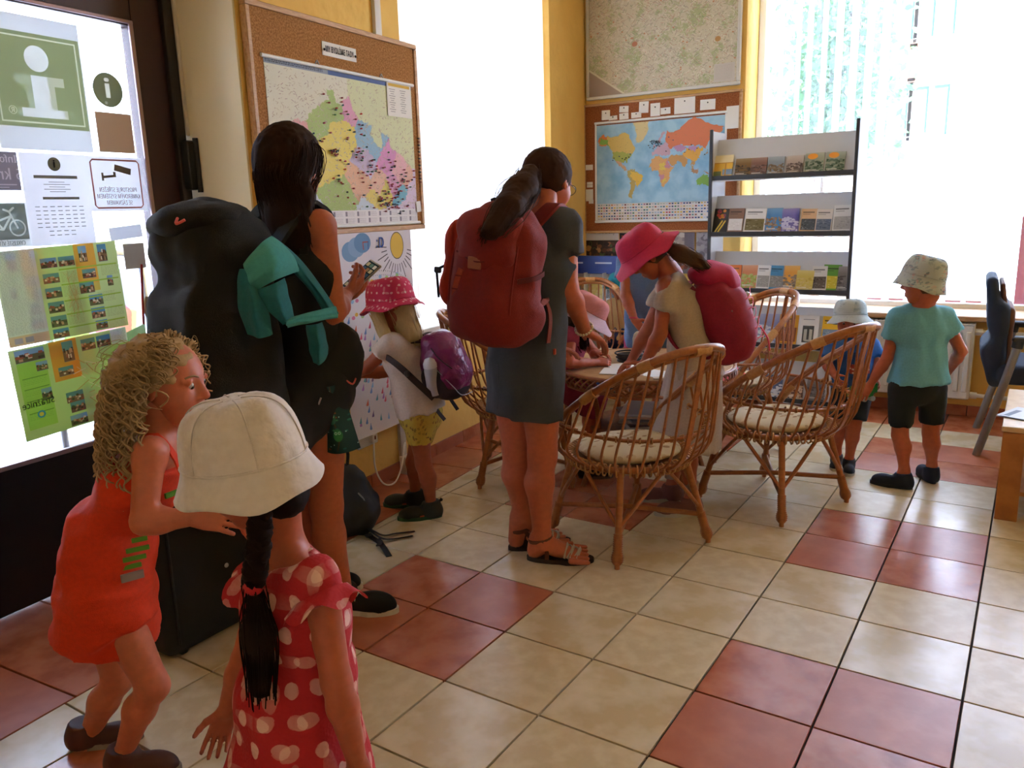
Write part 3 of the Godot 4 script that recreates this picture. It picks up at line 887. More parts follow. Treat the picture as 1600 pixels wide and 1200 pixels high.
const CZ := [[0.06, 0.42], [0.10, 0.36], [0.16, 0.33], [0.2, 0.35], [0.26, 0.27], [0.33, 0.21], [0.37, 0.19], [0.36, 0.13], [0.40, 0.12], [0.42, 0.2], [0.45, 0.22], [0.47, 0.17], [0.51, 0.15], [0.53, 0.23], [0.58, 0.29], [0.66, 0.32], [0.65, 0.38], [0.69, 0.45], [0.73, 0.47], [0.73, 0.36], [0.79, 0.38], [0.80, 0.46], [0.88, 0.5], [0.97, 0.6], [0.98, 0.66], [0.93, 0.72], [0.9, 0.83], [0.83, 0.87], [0.76, 0.87], [0.68, 0.91], [0.62, 0.85], [0.55, 0.8], [0.5, 0.9], [0.45, 0.97], [0.36, 0.93], [0.28, 0.85], [0.2, 0.72], [0.14, 0.6], [0.11, 0.5]]
func left_wall_things() -> void:
	# cork board with its wooden frame
	var cb := thing("cork_board", "framed cork board with the pinned regional map beside the left window", "board", on_left(0.503, 1.757, 0.0))
	part(G.new().box(Vector3(0, 0, 0.022), Vector3(1.12, 0.88, 0.016)), "cork", M.cork, cb)
	for q in [[0, 0.452, 1.17, 0.024], [0, -0.452, 1.17, 0.024], [-0.573, 0, 0.024, 0.88], [0.573, 0, 0.024, 0.88]]:
		part(G.new().box(Vector3(q[0], q[1], 0.02), Vector3(q[2], q[3], 0.036), 0.004), "frame_bar", M.beech, cb)
	# map of the country in regional colours
	var W := 960
	var H := 640
	var im := pic(W, H, "dcd9bc")
	var nz := noise(0.02, 3, 3)
	var cells := [[0.15, 0.4, "e6a9a4"], [0.13, 0.55, "c3b6cc"], [0.28, 0.3, "a8bf6a"], [0.42, 0.22, "a8bf6a"], [0.5, 0.22, "dd9cb8"], [0.36, 0.55, "e9d35e"], [0.45, 0.4, "e9d35e"], [0.62, 0.38, "8fb4cc"], [0.68, 0.45, "8fb4cc"], [0.6, 0.58, "c5b2cf"], [0.42, 0.82, "aabf68"], [0.55, 0.7, "e3b08c"], [0.66, 0.85, "e6cf62"], [0.7, 0.72, "e4b59a"], [0.76, 0.55, "d98fc0"], [0.8, 0.72, "dc9cc0"], [0.87, 0.62, "e5aeb4"], [0.95, 0.66, "e3b09a"], [0.87, 0.82, "79b6cc"], [0.74, 0.76, "dccb5c"]]
	var pts := []
	for q in CZ: pts.append(Vector2(q[0] * W, q[1] * H))
	var ok := PackedVector2Array(pts)
	var step := 4
	for y in range(0, H, step):
		for x in range(0, W, step):
			var q := Vector2(x + 10 * nz.get_noise_2d(x * 2.0, y * 2.0), y + 10 * nz.get_noise_2d(x * 2.0 + 900, y * 2.0))
			var c: Color
			if Geometry2D.is_point_in_polygon(q, ok):
				var best := 9.0
				for s in cells:
					var dd := Vector2(q.x / W - s[0], (q.y / H - s[1]) * 0.7).length() + 0.02 * nz.get_noise_2d(x, y)
					if dd < best:
						best = dd; c = col(s[2])
			else:
				c = col("d3d6a6") if x > W * 0.5 and y < H * 0.6 else (col("d9c3da") if x > W * 0.7 else (col("c9d3e0") if y > H * 0.7 else col("dedac4")))
			c = c.lightened(0.12 * nz.get_noise_2d(x * 6.0, y * 6.0) + 0.04)
			im.fill_rect(Rect2i(x, y, step, step), c)
	for i in 1500:
		var a := Vector2(rng.randf() * W, 30 + rng.randf() * (H - 30))
		line(im, a, a + Vector2(rng.randf_range(-14, 14), rng.randf_range(-10, 10)), 2, ["b9a98c", "c7bda4", "a98f84"][i % 3])
	rct(im, 0, 0, W, 22, "42588e"); rct(im, 0, 0, W * 0.38, 22, "8d93a0"); textlines(im, Rect2(6, 6, W * 0.34, 12), 2, "3a3f52", rng, 4)
	rct(im, 0, H * 0.9, W, H * 0.1, "e9e4e6")
	for i in 12:
		for r in 2:
			rct(im, 12 + i * 80, H * (0.91 + r * 0.045), 14, 20, "8d8490"); textlines(im, Rect2(30 + i * 80, H * (0.912 + r * 0.045), 46, 22), 5, "9d96a2", rng)
	var mp := thing("wall_map", "large map of regions in pastel colours, stuck with pins, on the cork board", "map", on_left(0.512, 1.673, 0.031))
	part(sheet(1.03, 0.685), "print", mat(tex(im), 0.6), mp)
	for y in [0.345, -0.345]: part(G.new().tube(PackedVector3Array([Vector3(-0.53, y, 0.004), Vector3(0.53, y, 0.004)]), 0.008, 8), "rail", M.plastic, mp)
	for x in [-0.2, 0.26]: part(G.new().tube(curve([Vector3(x - 0.012, 0.35, 0.008), Vector3(x, 0.368, 0.008), Vector3(x + 0.012, 0.35, 0.008)], 8), 0.003, 6), "hook", M.steel, mp)
	var lg := solo(sheet(0.205, 0.165), "legend_sheet", M.paper, "white legend sheet with a yellow heading at the map's upper right corner", "note", on_left(0.915, 1.935, 0.036))
	part(sheet(0.18, 0.014, null, 0.0006), "heading", mat("dcb24c", 0.8), lg).position = Vector3(0, 0.066, 0.0016)
	var lt := G.new()
	for i in 11:
		for c in 2: lt.box(Vector3(-0.06 + c * 0.09, 0.045 - i * 0.0105, 0.0016), Vector3(0.05 - 0.012 * (i % 3), 0.003, 0.0005))
	part(lt, "small_print", mat("a8a4a4", 0.9), lg)
	var ti := solo(sheet(0.235, 0.058), "title_strip", M.paper, "white paper strip reading MY BYDLÍME TADY at the top of the cork board", "sign", on_left(0.478, 2.1, 0.032))
	write(ti, "MY BYDLÍME TADY", 0, 0, 0.036, M.ink, false, true, 0.62)
	for x in [-0.108, 0.108]: part(G.new().ell_disc(Vector3(x, -0.005, 0.004), 0.006), "pin", M.black, ti)
	for q in [[-0.01, 1.60], [-0.006, 1.545], [0.0, 1.49]]:
		solo(sheet(0.065, 0.05), "note", M.paper, "small white note at the map's left edge, %s of three" % {1.60: "top", 1.545: "middle", 1.49: "lowest"}[q[1]], "note", on_left(q[0], q[1], 0.037, 0.05))
	solo(sheet(0.04, 0.055), "note", M.paper, "small white tag pinned at the map's lower right corner", "note", on_left(1.035, 1.41, 0.037, 0.1))
	# pins
	var pm := []
	for c in ["1f2a33", "b0302a", "2c6a3c", "18384e", "a83a5a", "8a3a22"]: pm.append(mat(c, 0.35))
	var pin := G.new()
	pin.tube(PackedVector3Array([Vector3.ZERO, Vector3(0, 0, 0.007), Vector3(0, 0, 0.009), Vector3(0, 0, 0.015), Vector3(0, 0, 0.018)]), PackedFloat32Array([0.0012, 0.0012, 0.004, 0.003, 0.0045]), 7)
	var pin_mesh := pin.mesh()
	var made := []
	var clusters := [[0.37, 0.52, 0.012, 16], [0.12, 0.62, 0.012, 8], [0.56, 0.53, 0.02, 8], [0.64, 0.58, 0.02, 8], [0.93, 0.68, 0.035, 16], [0.72, 0.83, 0.03, 18], [0.8, 0.76, 0.05, 22], [0.86, 0.86, 0.05, 16], [0.75, 0.92, 0.04, 10], [0.44, 0.24, 0.03, 8], [0.55, 0.32, 0.05, 10], [0.6, 0.68, 0.07, 18], [0.78, 0.6, 0.06, 14], [0.45, 0.6, 0.09, 16], [0.3, 0.33, 0.07, 9], [0.15, 0.45, 0.05, 6], [0.5, 0.78, 0.08, 12], [0.97, 0.88, 0.04, 4]]
	for c in clusters:
		for i in c[3]: made.append(Vector2(c[0] + rng.randfn(0, c[2]), c[1] + rng.randfn(0, c[2] * 1.2)))
	for q in made:
		if q.x < 0.03 or q.x > 0.985 or q.y < 0.1 or q.y > 0.94: continue
		var pc := rng.randi() % pm.size()
		var near := 0
		for i in cells.size():
			if Vector2(q.x - cells[i][0], q.y - cells[i][1]).length() < Vector2(q.x - cells[near][0], q.y - cells[near][1]).length(): near = i
		var o := solo(pin_mesh, "push_pin", pm[pc], "small %s push pin in the %s region of the wall map" % [["dark slate", "red", "green", "navy", "pink", "rust brown"][pc], ["rose far western", "lilac western", "green northern", "green northern", "pink northern", "yellow central", "yellow central", "pale blue", "pale blue", "lilac middle", "green southern", "peach middle", "yellow southern", "peach southern", "magenta", "dark pink eastern", "rose eastern", "peach far eastern", "blue eastern", "small yellow"][near]], "pin", on_left(0.512 + (q.x - 0.5) * 1.03, 1.673 + (0.5 - q.y) * 0.685, 0.0315), "push pins in the regional map")
		o.rotate_object_local(Vector3.UP, rng.randf_range(-0.7, 0.7))
	for i in 14:
		var o2 := solo(pin_mesh, "push_pin", pm[i % 2 * 5], "push pin in the vertical row on the cork board's right edge", "pin", on_left(1.055, 1.76 - i * 0.017, 0.031), "spare pins on the cork frame")
		o2.rotate_object_local(Vector3.RIGHT, 0.2)
	# children's painting hanging below the board
	im = pic(420, 760, "e4dfe8")
	for i in 3: disc(im, 60 + i * 34, 70 - i * 14, 46, 36, ["7ea2c8", "8fb0d2", "6f96c0"][i])
	disc(im, 330, 62, 42, 52, "3a3838"); disc(im, 330, 62, 39, 49, "e6bf58")
	for i in 16:
		var a := 0.2 + i * 0.2
		line(im, Vector2(330, 70) + Vector2(cos(a), sin(a)) * 66, Vector2(330, 70) + Vector2(cos(a), sin(a)) * (96 + 30 * (i % 2)), 3, "4a4450")
	for k in 4:
		for i in 60:
			var a := PI + PI * i / 60.0
			disc(im, 200 + cos(a) * (250 - k * 22), 300 + sin(a) * (150 - k * 16), 2, 2, ["5a5560", "8a86a0", "4a4450", "a07c9a"][k])
	for i in 70:
		var x := rng.randf_range(40, 390)
		var y := rng.randf_range(170, 320)
		disc(im, x, y, 9, 7, ["d77aa2", "9cc0e0", "e5b64e", "a8cf86", "c490c8"][i % 5])
	for i in 120:
		var x := rng.randf_range(20, 400)
		var y := rng.randf_range(310, 740)
		var c: String = ["6a8fd0", "d8607c", "8fbde8", "b07cc4", "5f9fb4", "d46a4c", "7d6a9c"][i % 7]
		for k in 8: disc(im, x + k * 0.8, y - k * 2.6, maxf(0.8, 6.5 - k * 0.85), 4, c)
	line(im, Vector2(130, 40), Vector2(160, 40), 4, "c2564a"); line(im, Vector2(130, 40), Vector2(132, 66), 4, "c2564a"); line(im, Vector2(160, 40), Vector2(158, 66), 4, "4a5fa0")
	var dw := thing("childrens_painting", "big white paper painted by children with a sun, a rainbow and raindrops", "painting", on_left(0.66, 0.80, 0.030))
	var f := func(a: float, b: float) -> Vector3: return Vector3((a - 0.5) * 0.58, (0.5 - b) * 1.0, 0.004 + 0.006 * sin(a * 5.0) * b + (0.02 * pow(maxf(0.0, b - 0.9) * 10, 2)))
	var gb := func(a: float, b: float) -> Vector3: return f.call(1.0 - a, b) - Vector3(0, 0, 0.002)
	part(G.new().surf(16, 30, f).surf(16, 30, gb), "paper", mat(tex(im), 0.85), dw)
	write(dw, ":D", 0.02, 0.44, 0.07, mat("4a5fa0", 0.9), false, true, 1.0, 0.009)
	# cable duct, socket with its plug, cable
	var cd := thing("cable_duct", "white plastic cable duct running up the left wall behind the boards", "duct", on_left(0.80, 0, 0))
	part(G.new().box(Vector3(0, 1.55, 0.011), Vector3(0.05, 3.1, 0.022), 0.003), "cover", mat("e0dcd6", 0.5), cd)
	part(G.new().box(Vector3(0, 0.05, 0.03), Vector3(0.07, 0.1, 0.05), 0.006), "foot_box", M.plastic, cd)
	var so := thing("wall_socket", "white wall socket with a plug low under the painting", "socket", on_left(0.515, 0.27, 0.0))
	part(G.new().box(Vector3(0, 0, 0.006), Vector3(0.16, 0.082, 0.012), 0.004), "plate", M.plastic, so)
	part(G.new().box(Vector3(0.02, 0, 0.025), Vector3(0.036, 0.05, 0.03), 0.008), "plug", M.plastic, so)
	part(G.new().box(Vector3(0.02, 0.002, 0.041), Vector3(0.008, 0.018, 0.003)), "switch", mat("6a2a22", 0.5), so)
	solo(G.new().tube(curve([Vector3(0.535, 0.25, 0.03), Vector3(0.52, 0.12, 0.04), Vector3(0.54, 0.03, 0.07), Vector3(0.61, 0.015, 0.09), Vector3(0.69, 0.08, 0.08), Vector3(0.76, 0.16, 0.05), Vector3(0.80, 0.17, 0.03)], 40), 0.0045, 8), "power_cable", M.plastic, "white cable looping from the wall socket to the duct", "cable", LW)
	var nb := thing("night_light", "small white rounded plastic device on the floor by the skirting", "device", LW * Transform3D(Basis(), Vector3(0.70, 0.0, 0.20)))
	part(G.new().lathe([Vector2(0.001, 0.02), Vector2(0.045, 0.02), Vector2(0.052, 0.045), Vector2(0.045, 0.08), Vector2(0.02, 0.098), Vector2(0.001, 0.1)], 20), "cap", M.plastic, nb)
	part(G.new().lathe([Vector2(0.001, 0.0), Vector2(0.035, 0.0), Vector2(0.038, 0.02), Vector2(0.001, 0.021)], 20), "foot", M.black, nb)
	# vertical blinds of the left window: every slat a part
	var vb := thing("vertical_blind", "white vertical blind drawn across the left window", "blind", LW * Transform3D(Basis(), Vector3(0, 0, -0.06)))
	part(G.new().box(Vector3(1.89, 2.955, 0), Vector3(1.76, 0.05, 0.05), 0.006), "head_rail", M.plastic, vb)
	var sm := mat("fafafa", 0.8, {backlight = Color(0.6, 0.6, 0.6)})
	var slat := func(a: float, b: float) -> Vector3: return Vector3((a - 0.5) * 0.127, -b * 2.13, 0.010 * (1 - pow(2 * a - 1, 2)))
	var slat_mesh := G.new().surf(6, 1, slat).mesh()
	for i in 17:
		var s := part(slat_mesh, "slat", sm, vb)
		s.position = Vector3(1.065 + i * 0.1035, 2.93, 0)
		s.rotation.y = -0.16 + rng.randf_range(-0.05, 0.05)
	part(G.new().tube(PackedVector3Array([Vector3(1.02, 0.815, 0), Vector3(2.76, 0.815, 0)]), 0.003, 6), "chain", M.plastic, vb)
	# slats of the back window hang open at its left end
	var vb2 := thing("vertical_blind", "open vertical blind slats at the left end of the big window", "blind", Transform3D(Basis(), Vector3(0, 0, ZB - 0.12)))
	part(G.new().box(Vector3(1.2, 2.955, 0), Vector3(1.8, 0.05, 0.05), 0.006), "head_rail", M.plastic, vb2)
	for i in 9:
		var s := part(slat_mesh, "slat", sm, vb2)
		s.position = Vector3(0.36 + i * 0.093 + (0.02 if i == 2 else 0.0), 2.93, 0)
		s.rotation.y = -1.05 + rng.randf_range(-0.06, 0.06)


# rough outlines of the continents, longitude and latitude
const LAND := {
	"e0803c": [[[-168, 66], [-156, 71], [-141, 69], [-141, 60], [-152, 58], [-165, 61]]],
	"d3b45c": [[[-141, 69], [-110, 68], [-95, 72], [-80, 70], [-64, 58], [-56, 52], [-66, 45], [-82, 45], [-95, 49], [-123, 49], [-135, 58], [-141, 60]]],
	"a4ab46": [[[-123, 49], [-95, 49], [-82, 45], [-67, 45], [-75, 37], [-81, 31], [-81, 25], [-85, 30], [-97, 27], [-106, 32], [-117, 33], [-124, 41]]],
	"c99a74": [[[-117, 33], [-106, 32], [-97, 26], [-96, 19], [-88, 21], [-88, 16], [-83, 9], [-78, 8], [-84, 8], [-95, 15], [-106, 22]]],
	"d8c48a": [[[-55, 60], [-43, 60], [-22, 70], [-20, 80], [-40, 83], [-65, 80], [-55, 70]]],
	"e3b93a": [[[-70, 5], [-50, 2], [-35, -7], [-40, -22], [-54, -32], [-58, -20], [-70, -10]]],
	"b7a04c": [[[-78, 8], [-70, 11], [-60, 8], [-50, 2], [-70, 5], [-70, -10], [-58, -20], [-58, -38], [-66, -45], [-68, -54], [-75, -50], [-71, -30], [-71, -18], [-81, -5]]],
	"d9a05c": [[[-17, 15], [-10, 30], [0, 36], [11, 37], [20, 32], [33, 31], [43, 12], [51, 11], [40, -3], [40, -15], [33, -26], [20, -35], [15, -28], [12, -10], [9, 4], [-8, 5]]],
	"dcc04a": [[[10, 20], [25, 22], [28, 5], [14, 4]], [[20, -18], [30, -16], [28, -25], [20, -26]]],
	"c5848a": [[[33, 31], [43, 12], [36, 8], [28, 10], [30, 22]], [[12, -6], [24, -8], [22, -18], [12, -17]]],
	"c7a1ae": [[[-9, 43], [-9, 37], [3, 41], [15, 38], [25, 36], [40, 38], [40, 47], [30, 60], [20, 55], [8, 54], [-4, 48]], [[-5, 50], [0, 51], [-2, 58], [-6, 57]], [[6, 60], [12, 58], [20, 66], [30, 70], [18, 69]]],
	"d9794c": [[[30, 70], [30, 60], [40, 47], [50, 52], [70, 54], [90, 50], [120, 52], [135, 45], [142, 55], [160, 60], [178, 66], [178, 70], [140, 73], [105, 78], [70, 72], [45, 67]]],
	"e2a83e": [[[75, 38], [90, 48], [100, 42], [118, 48], [130, 44], [122, 38], [121, 28], [108, 21], [98, 25], [80, 31]]],
	"b98aae": [[[90, 49], [118, 49], [108, 42], [96, 43]], [[50, 52], [70, 54], [86, 48], [70, 42], [52, 46]]],
	"c79350": [[[43, 37], [60, 37], [75, 37], [80, 31], [90, 24], [80, 8], [72, 20], [60, 25], [56, 17], [45, 13], [35, 29]], [[98, 24], [108, 20], [108, 11], [100, 14], [104, 2], [98, 8]]],
	"7fae42": [[[114, -22], [122, -17], [131, -12], [142, -11], [153, -27], [147, -38], [130, -32], [115, -34]], [[-165, 61], [-141, 60], [-130, 55], [-141, 66], [-160, 68]]],
	"b07c50": [[[95, 5], [106, -6], [116, -8], [118, 4], [110, 2]], [[131, -2], [150, -10], [141, -9]], [[130, 32], [141, 36], [142, 44], [138, 36]]],
}

func back_wall_things() -> void:
	# upper road map in a white frame
	var W := 1000
	var im := pic(W, 640, "cfc7a8")
	var nz := noise(0.006, 31, 4)
	var n2 := noise(0.03, 32, 3)
	for y in range(0, 640, 4):
		for x in range(0, W, 4):
			var a := nz.get_noise_2d(x, y)
			var c := col("cdc4aa").lerp(col("a9b27c"), clampf(a * 2.4 - 0.25 + n2.get_noise_2d(x, y) * 0.9, 0, 0.8))
			im.fill_rect(Rect2i(x, y, 4, 4), c.lightened(0.10 * n2.get_noise_2d(x * 4.0, y * 4.0)))
	for i in 3000:
		var a := Vector2(rng.randf() * W, rng.randf() * 640)
		line(im, a, a + Vector2(rng.randf_range(-24, 24), rng.randf_range(-18, 18)), 2, ["a3928a", "e6e0d0", "ab9a86", "8f9a74", "dcd4c2", "b98f7a"][i % 6])
	for i in 40:
		disc(im, rng.randf() * W, rng.randf() * 640, 6, 5, "c08a66")
	disc(im, 330, 330, 20, 16, "bd7a58"); disc(im, 880, 370, 18, 16, "b98a4c")
	poly(im, [Vector2(0, 470), Vector2(250, 640), Vector2(0, 640)], "a99480")
	line(im, Vector2(0, 462), Vector2(262, 640), 9, "dcd6bc")
	rct(im, 860, 520, 130, 110, "c9c2b8"); textlines(im, Rect2(868, 530, 110, 90), 14, "a79c90", rng)
	var rm := thing("road_map", "large framed road map in greens and greys, topmost on the back wall", "map", on_back(-0.372, 2.54, 0.0))
	part(G.new().box(Vector3(0, 0, 0.012), Vector3(1.15, 0.715, 0.016)), "backing", M.corkd, rm)
	part(sheet(1.13, 0.70), "print", mat(tex(im), 0.5), rm).position.z = 0.0225
	for q in [[0, 0.357, 1.18, 0.024], [0, -0.357, 1.18, 0.024], [-0.578, 0, 0.024, 0.69], [0.578, 0, 0.024, 0.69]]:
		part(G.new().box(Vector3(q[0], q[1], 0.016), Vector3(q[2], q[3], 0.032), 0.005), "frame_bar", mat("d9d6cd", 0.5), rm)
	# lower cork board with the world map
	var cb := thing("cork_board", "dark orange cork board with the world map in the room's corner", "board", on_back(-0.378, 1.66, 0.0))
	part(G.new().box(Vector3(0, 0, 0.012), Vector3(1.20, 0.94, 0.016)), "cork", M.corkd, cb)
	for q in [[0, 0.474, 1.23, 0.018], [0, -0.474, 1.23, 0.018], [-0.606, 0, 0.018, 0.93], [0.606, 0, 0.018, 0.93]]:
		part(G.new().box(Vector3(q[0], q[1], 0.014), Vector3(q[2], q[3], 0.028), 0.004), "frame_bar", M.beech, cb)
	im = pic(800, 480, "7fb0cc")
	for y in range(0, 480, 4):
		for x in range(0, 800, 4):
			im.fill_rect(Rect2i(x, y, 4, 4), col("7db0cf").lerp(col("a5cbdd"), clampf(0.5 + nz.get_noise_2d(x * 1.4, y * 1.4) + 0.5 * pow(absf(y - 240.0) / 240.0, 3), 0, 1)))
	for c in LAND:
		for pl in LAND[c]:
			var q := []
			for p in pl: q.append(Vector2((p[0] + 172) / 356.0 * 800, 300 - 190 * log(tan(PI / 4 + deg_to_rad(clampf(p[1], -60, 79)) / 2))* 0.72))
			var rough := []
			for i in q.size():
				for s in 5:
					var a: Vector2 = q[i].lerp(q[(i + 1) % q.size()], s / 5.0)
					rough.append(a + Vector2(n2.get_noise_2d(a.x * 3, a.y * 3), n2.get_noise_2d(a.x * 3 + 500, a.y * 3)) * 12)
			poly(im, rough, c)
	for i in 300:
		var a := Vector2(rng.randf() * 800, rng.randf() * 480)
		if im.get_pixelv(a).b < 0.55: line(im, a, a + Vector2(rng.randf_range(-14, 14), rng.randf_range(-10, 10)), 1, "9c8258")
	var wm := thing("world_map", "world map with blue oceans and rows of small flags below", "map", on_back(-0.378, 1.635, 0.021))
	part(sheet(1.0, 0.585), "print", mat(tex(im), 0.5), wm).position.y = 0.055
	var fi := pic(900, 118, "ded6d0")
	for r in 6:
		for c in 44:
			var x := 8 + c * 20.2
			var y := 6 + r * 19
			var cs := ["b8323c", "2f4a8c", "e8e4dc", "d9b33a", "2f7a4a", "1f1f24", "6fa0c8"]
			rct(im if false else fi, x, y, 13, 9, cs[rng.randi() % 7]); rct(fi, x, y + 3, 13, 3, cs[rng.randi() % 7])
	part(sheet(1.0, 0.13), "flag_strip", mat(tex(fi), 0.6), wm).position.y = -0.30
	for y in [0.365, -0.37]: part(G.new().tube(PackedVector3Array([Vector3(-0.515, y, 0.003), Vector3(0.515, y, 0.003)]), 0.009, 8), "rail", M.plastic, wm)
	for x in [-0.508, 0.508]: part(G.new().box(Vector3(x, 0, 0.001), Vector3(0.014, 0.72, 0.003)), "margin", M.paper, wm)
	var pin_mesh := G.new().tube(PackedVector3Array([Vector3.ZERO, Vector3(0, 0, 0.007), Vector3(0, 0, 0.009), Vector3(0, 0, 0.016)]), PackedFloat32Array([0.001, 0.001, 0.0038, 0.0036]), 7).mesh()
	for q in [[-0.02, 0.13, 0.028, 26], [-0.27, 0.05, 0.04, 9], [0.03, 0.12, 0.05, 8], [0.3, 0.08, 0.05, 5]]:
		for i in q[3]:
			solo(pin_mesh, "push_pin", M.black if i % 3 else mat("1f3a5a", 0.4), "dark push pin stuck in the world map", "pin", on_back(-0.378 + q[0] + rng.randfn(0, q[2]), 1.69 + q[1] + rng.randfn(0, q[2] * 0.6), 0.022), "push pins in the world map")
	# small notes pinned round the map
	var notes := [[-0.80, 2.055, 0.07, 0.07, "far left"], [-0.74, 2.03, 0.07, 0.03, "second from left, low"], [-0.65, 2.085, 0.075, 0.045, "third from left, upper"], [-0.65, 2.035, 0.075, 0.045, "third from left, lower"], [-0.55, 2.035, 0.08, 0.04, "fourth from left, wide"], [-0.49, 2.085, 0.075, 0.08, "fifth from left, tall"], [-0.40, 2.06, 0.075, 0.09, "just left of the middle"], [-0.32, 2.045, 0.075, 0.045, "just right of the middle"], [-0.175, 2.075, 0.155, 0.12, "largest"], [-0.005, 2.06, 0.11, 0.07, "at the right end"]]
	for q in notes:
		var o := solo(sheet(q[2], q[3]), "note", M.paper, "small white note above the world map, " + q[4], "note", on_back(q[0], q[1], 0.022, rng.randf_range(-0.05, 0.05)), "white notes round the world map")
		part(G.new().ell_disc(Vector3(0, q[3] * 0.2, 0.002), 0.005), "pin", M.black, o)
	var k := 0
	for q in [[-0.945, 1.68, 0.065, 0.04], [-0.94, 1.56, 0.05, 0.02], [-0.94, 1.538, 0.05, 0.02], [-0.945, 1.47, 0.065, 0.09], [-0.93, 1.42, 0.04, 0.03]]:
		solo(sheet(q[2], q[3]), "note", M.paper, "white note left of the world map, %s of five" % ["highest", "second", "third", "fourth and largest", "lowest"][k], "note", on_back(q[0], q[1], 0.022), "white notes round the world map")
		k += 1
	solo(sheet(0.09, 0.15), "note", M.paper, "white sheet on the cork right of the world map's corner", "note", on_back(0.175, 1.96, 0.022))
	# posters under the board
	var th := mat("c8c2ba", 0.7)
	var p1 := pic(160, 180, "cbc4bc")
	rct(p1, 0, 60, 160, 120, "3a2418")
	for i in 90: disc(p1, rng.randf() * 160, 70 + rng.randf() * 110, 4 + rng.randf() * 9, 4 + rng.randf() * 6, ["7a4a2c", "5a3420", "94603c", "2c1a12", "b08050", "4a5a30"][i % 6])
	var o1 := print_sheet("poster", "poster with a pale heading over a brown scene, under the world map at left", "poster", 0.30, 0.37, on_back(-0.848, 1.06, 0.012), mat(tex(p1), 0.5))
	write(o1, "Historické toulky", 0, 0.13, 0.05, mat("6a6460", 0.8), false, false, 0.62)
	var o2 := print_sheet("poster", "black poster headed LIDO, half hidden by the mint hat", "poster", 0.30, 0.37, on_back(-0.54, 1.06, 0.012), mat("17171a", 0.5))
	write(o2, "LIDO", -0.065, 0.135, 0.055, mat("e8e4e0", 0.8), false, true)
	write(o2, "NA", -0.1, 0.08, 0.05, mat("b0402c", 0.8), false, true)
	var p3 := pic(160, 180, "a99c92")
	for y in 180: rct(p3, 0, y, 160, 1, col("b3a698").lerp(col("6f6466"), clampf(absf(y - 70.0) / 110.0, 0, 1)))
	for i in 60: disc(p3, rng.randf() * 160, 20 + rng.randf() * 100, 10 + rng.randf() * 16, 5 + rng.randf() * 7, col(["c2b6a8", "a3968e", "8a7c7c", "cdb9a2"][i % 4]))
	for i in 30: disc(p3, 90 + rng.randfn(0, 25), 150 + rng.randfn(0, 10), 8, 7, ["7a4632", "a8623e", "5f5048"][i % 3])
	rct(p3, 118, 6, 40, 100, "6f646a"); rct(p3, 130, 14, 16, 16, "c9c2c2")
	print_sheet("poster", "cloudy brown and grey landscape poster behind the girl's ponytail", "poster", 0.30, 0.37, on_back(-0.235, 1.06, 0.012), mat(tex(p3), 0.5))
	var p4 := pic(80, 180, "9a9296")
	for i in 80: disc(p4, rng.randf() * 80, 20 + rng.randf() * 150, 5 + rng.randf() * 7, 3 + rng.randf() * 9, ["857c82", "aaa2a4", "726a70"][i % 3])
	print_sheet("poster", "narrow grey poster beside the brochure rack's left side", "poster", 0.17, 0.37, on_back(0.012, 1.06, 0.012), mat(tex(p4), 0.5))
	# blue flyer stand on the wall under the posters
	var fs := thing("flyer_stand", "flyer stand with a dark blue header board below the posters", "rack", Transform3D(Basis(), Vector3(-0.78, 0, ZB + 0.22)))
	var blue := mat("1f3f94", 0.4)
	var hd := PackedVector2Array()
	for q in [[-0.23, 0.0], [0.23, 0.0], [0.23, 0.10], [0.2, 0.135], [-0.2, 0.135], [-0.23, 0.10]]: hd.append(Vector2(q[0], -q[1]))
	var hp := part(G.new().prism(hd, -0.012, 0.012, 0.003, Transform3D(Basis(Vector3.RIGHT, PI / 2), Vector3(0, 0.88, 0))), "header", blue, fs)
	var white := mat("c9d3ea", 0.6)
	for q in [[-0.15, 0.09, 0.07], [0.06, 0.09, 0.14]]: part(G.new().box(Vector3(q[0], 0.88 + 0.082, 0.0135), Vector3(q[2], 0.012, 0.001)), "print_line", white, hp)
	part(G.new().box(Vector3(0, 0.46, -0.03), Vector3(0.46, 0.86, 0.02), 0.004), "back_panel", mat("d8d8da", 0.5), fs)
	part(G.new().box(Vector3(0, 0.02, 0.0), Vector3(0.42, 0.04, 0.3), 0.008), "base", blue, fs)
	for y in [0.66, 0.42, 0.18]: part(G.new().box(Vector3(0, y, 0.03), Vector3(0.46, 0.02, 0.10), 0.003), "shelf", mat("cfd2d6", 0.5), fs)
	for x in [-0.235, -0.08, 0.08, 0.235]: part(G.new().box(Vector3(x, 0.46, 0.02), Vector3(0.008, 0.86, 0.09), 0.002), "divider", M.plastic, fs)
	var at := atlas()
	for i in 6:
		var f := solo(cover(0.13, 0.19, 20 + i), "flyer", at, "flyer in the blue headed stand, %s" % ["upper row, left slot", "upper row, middle slot", "upper row, right slot", "second row, left slot", "second row, middle slot", "second row, right slot"][i], "flyer", fs.transform * Transform3D(Basis(Vector3.RIGHT, -0.15), Vector3(-0.155 + 0.155 * (i % 3), 0.76 - 0.24 * (i / 3), 0.035)), "flyers in the blue stand")
	brochure_rack(at)
	# radiator
	var ra := thing("radiator", "white ribbed panel radiator under the big window", "radiator", Transform3D(Basis(), Vector3(1.43, 0.13, ZB + 0.12)))
	var wm2 := mat("e4e0d8", 0.35)
	part(G.new().box(Vector3(0, 0.24, 0.0), Vector3(0.65, 0.47, 0.05), 0.01), "panel", wm2, ra)
	for i in 13:
		part(G.new().box(Vector3(-0.30 + i * 0.05, 0.245, 0.028), Vector3(0.030, 0.38, 0.014), 0.006), "rib", wm2, ra)
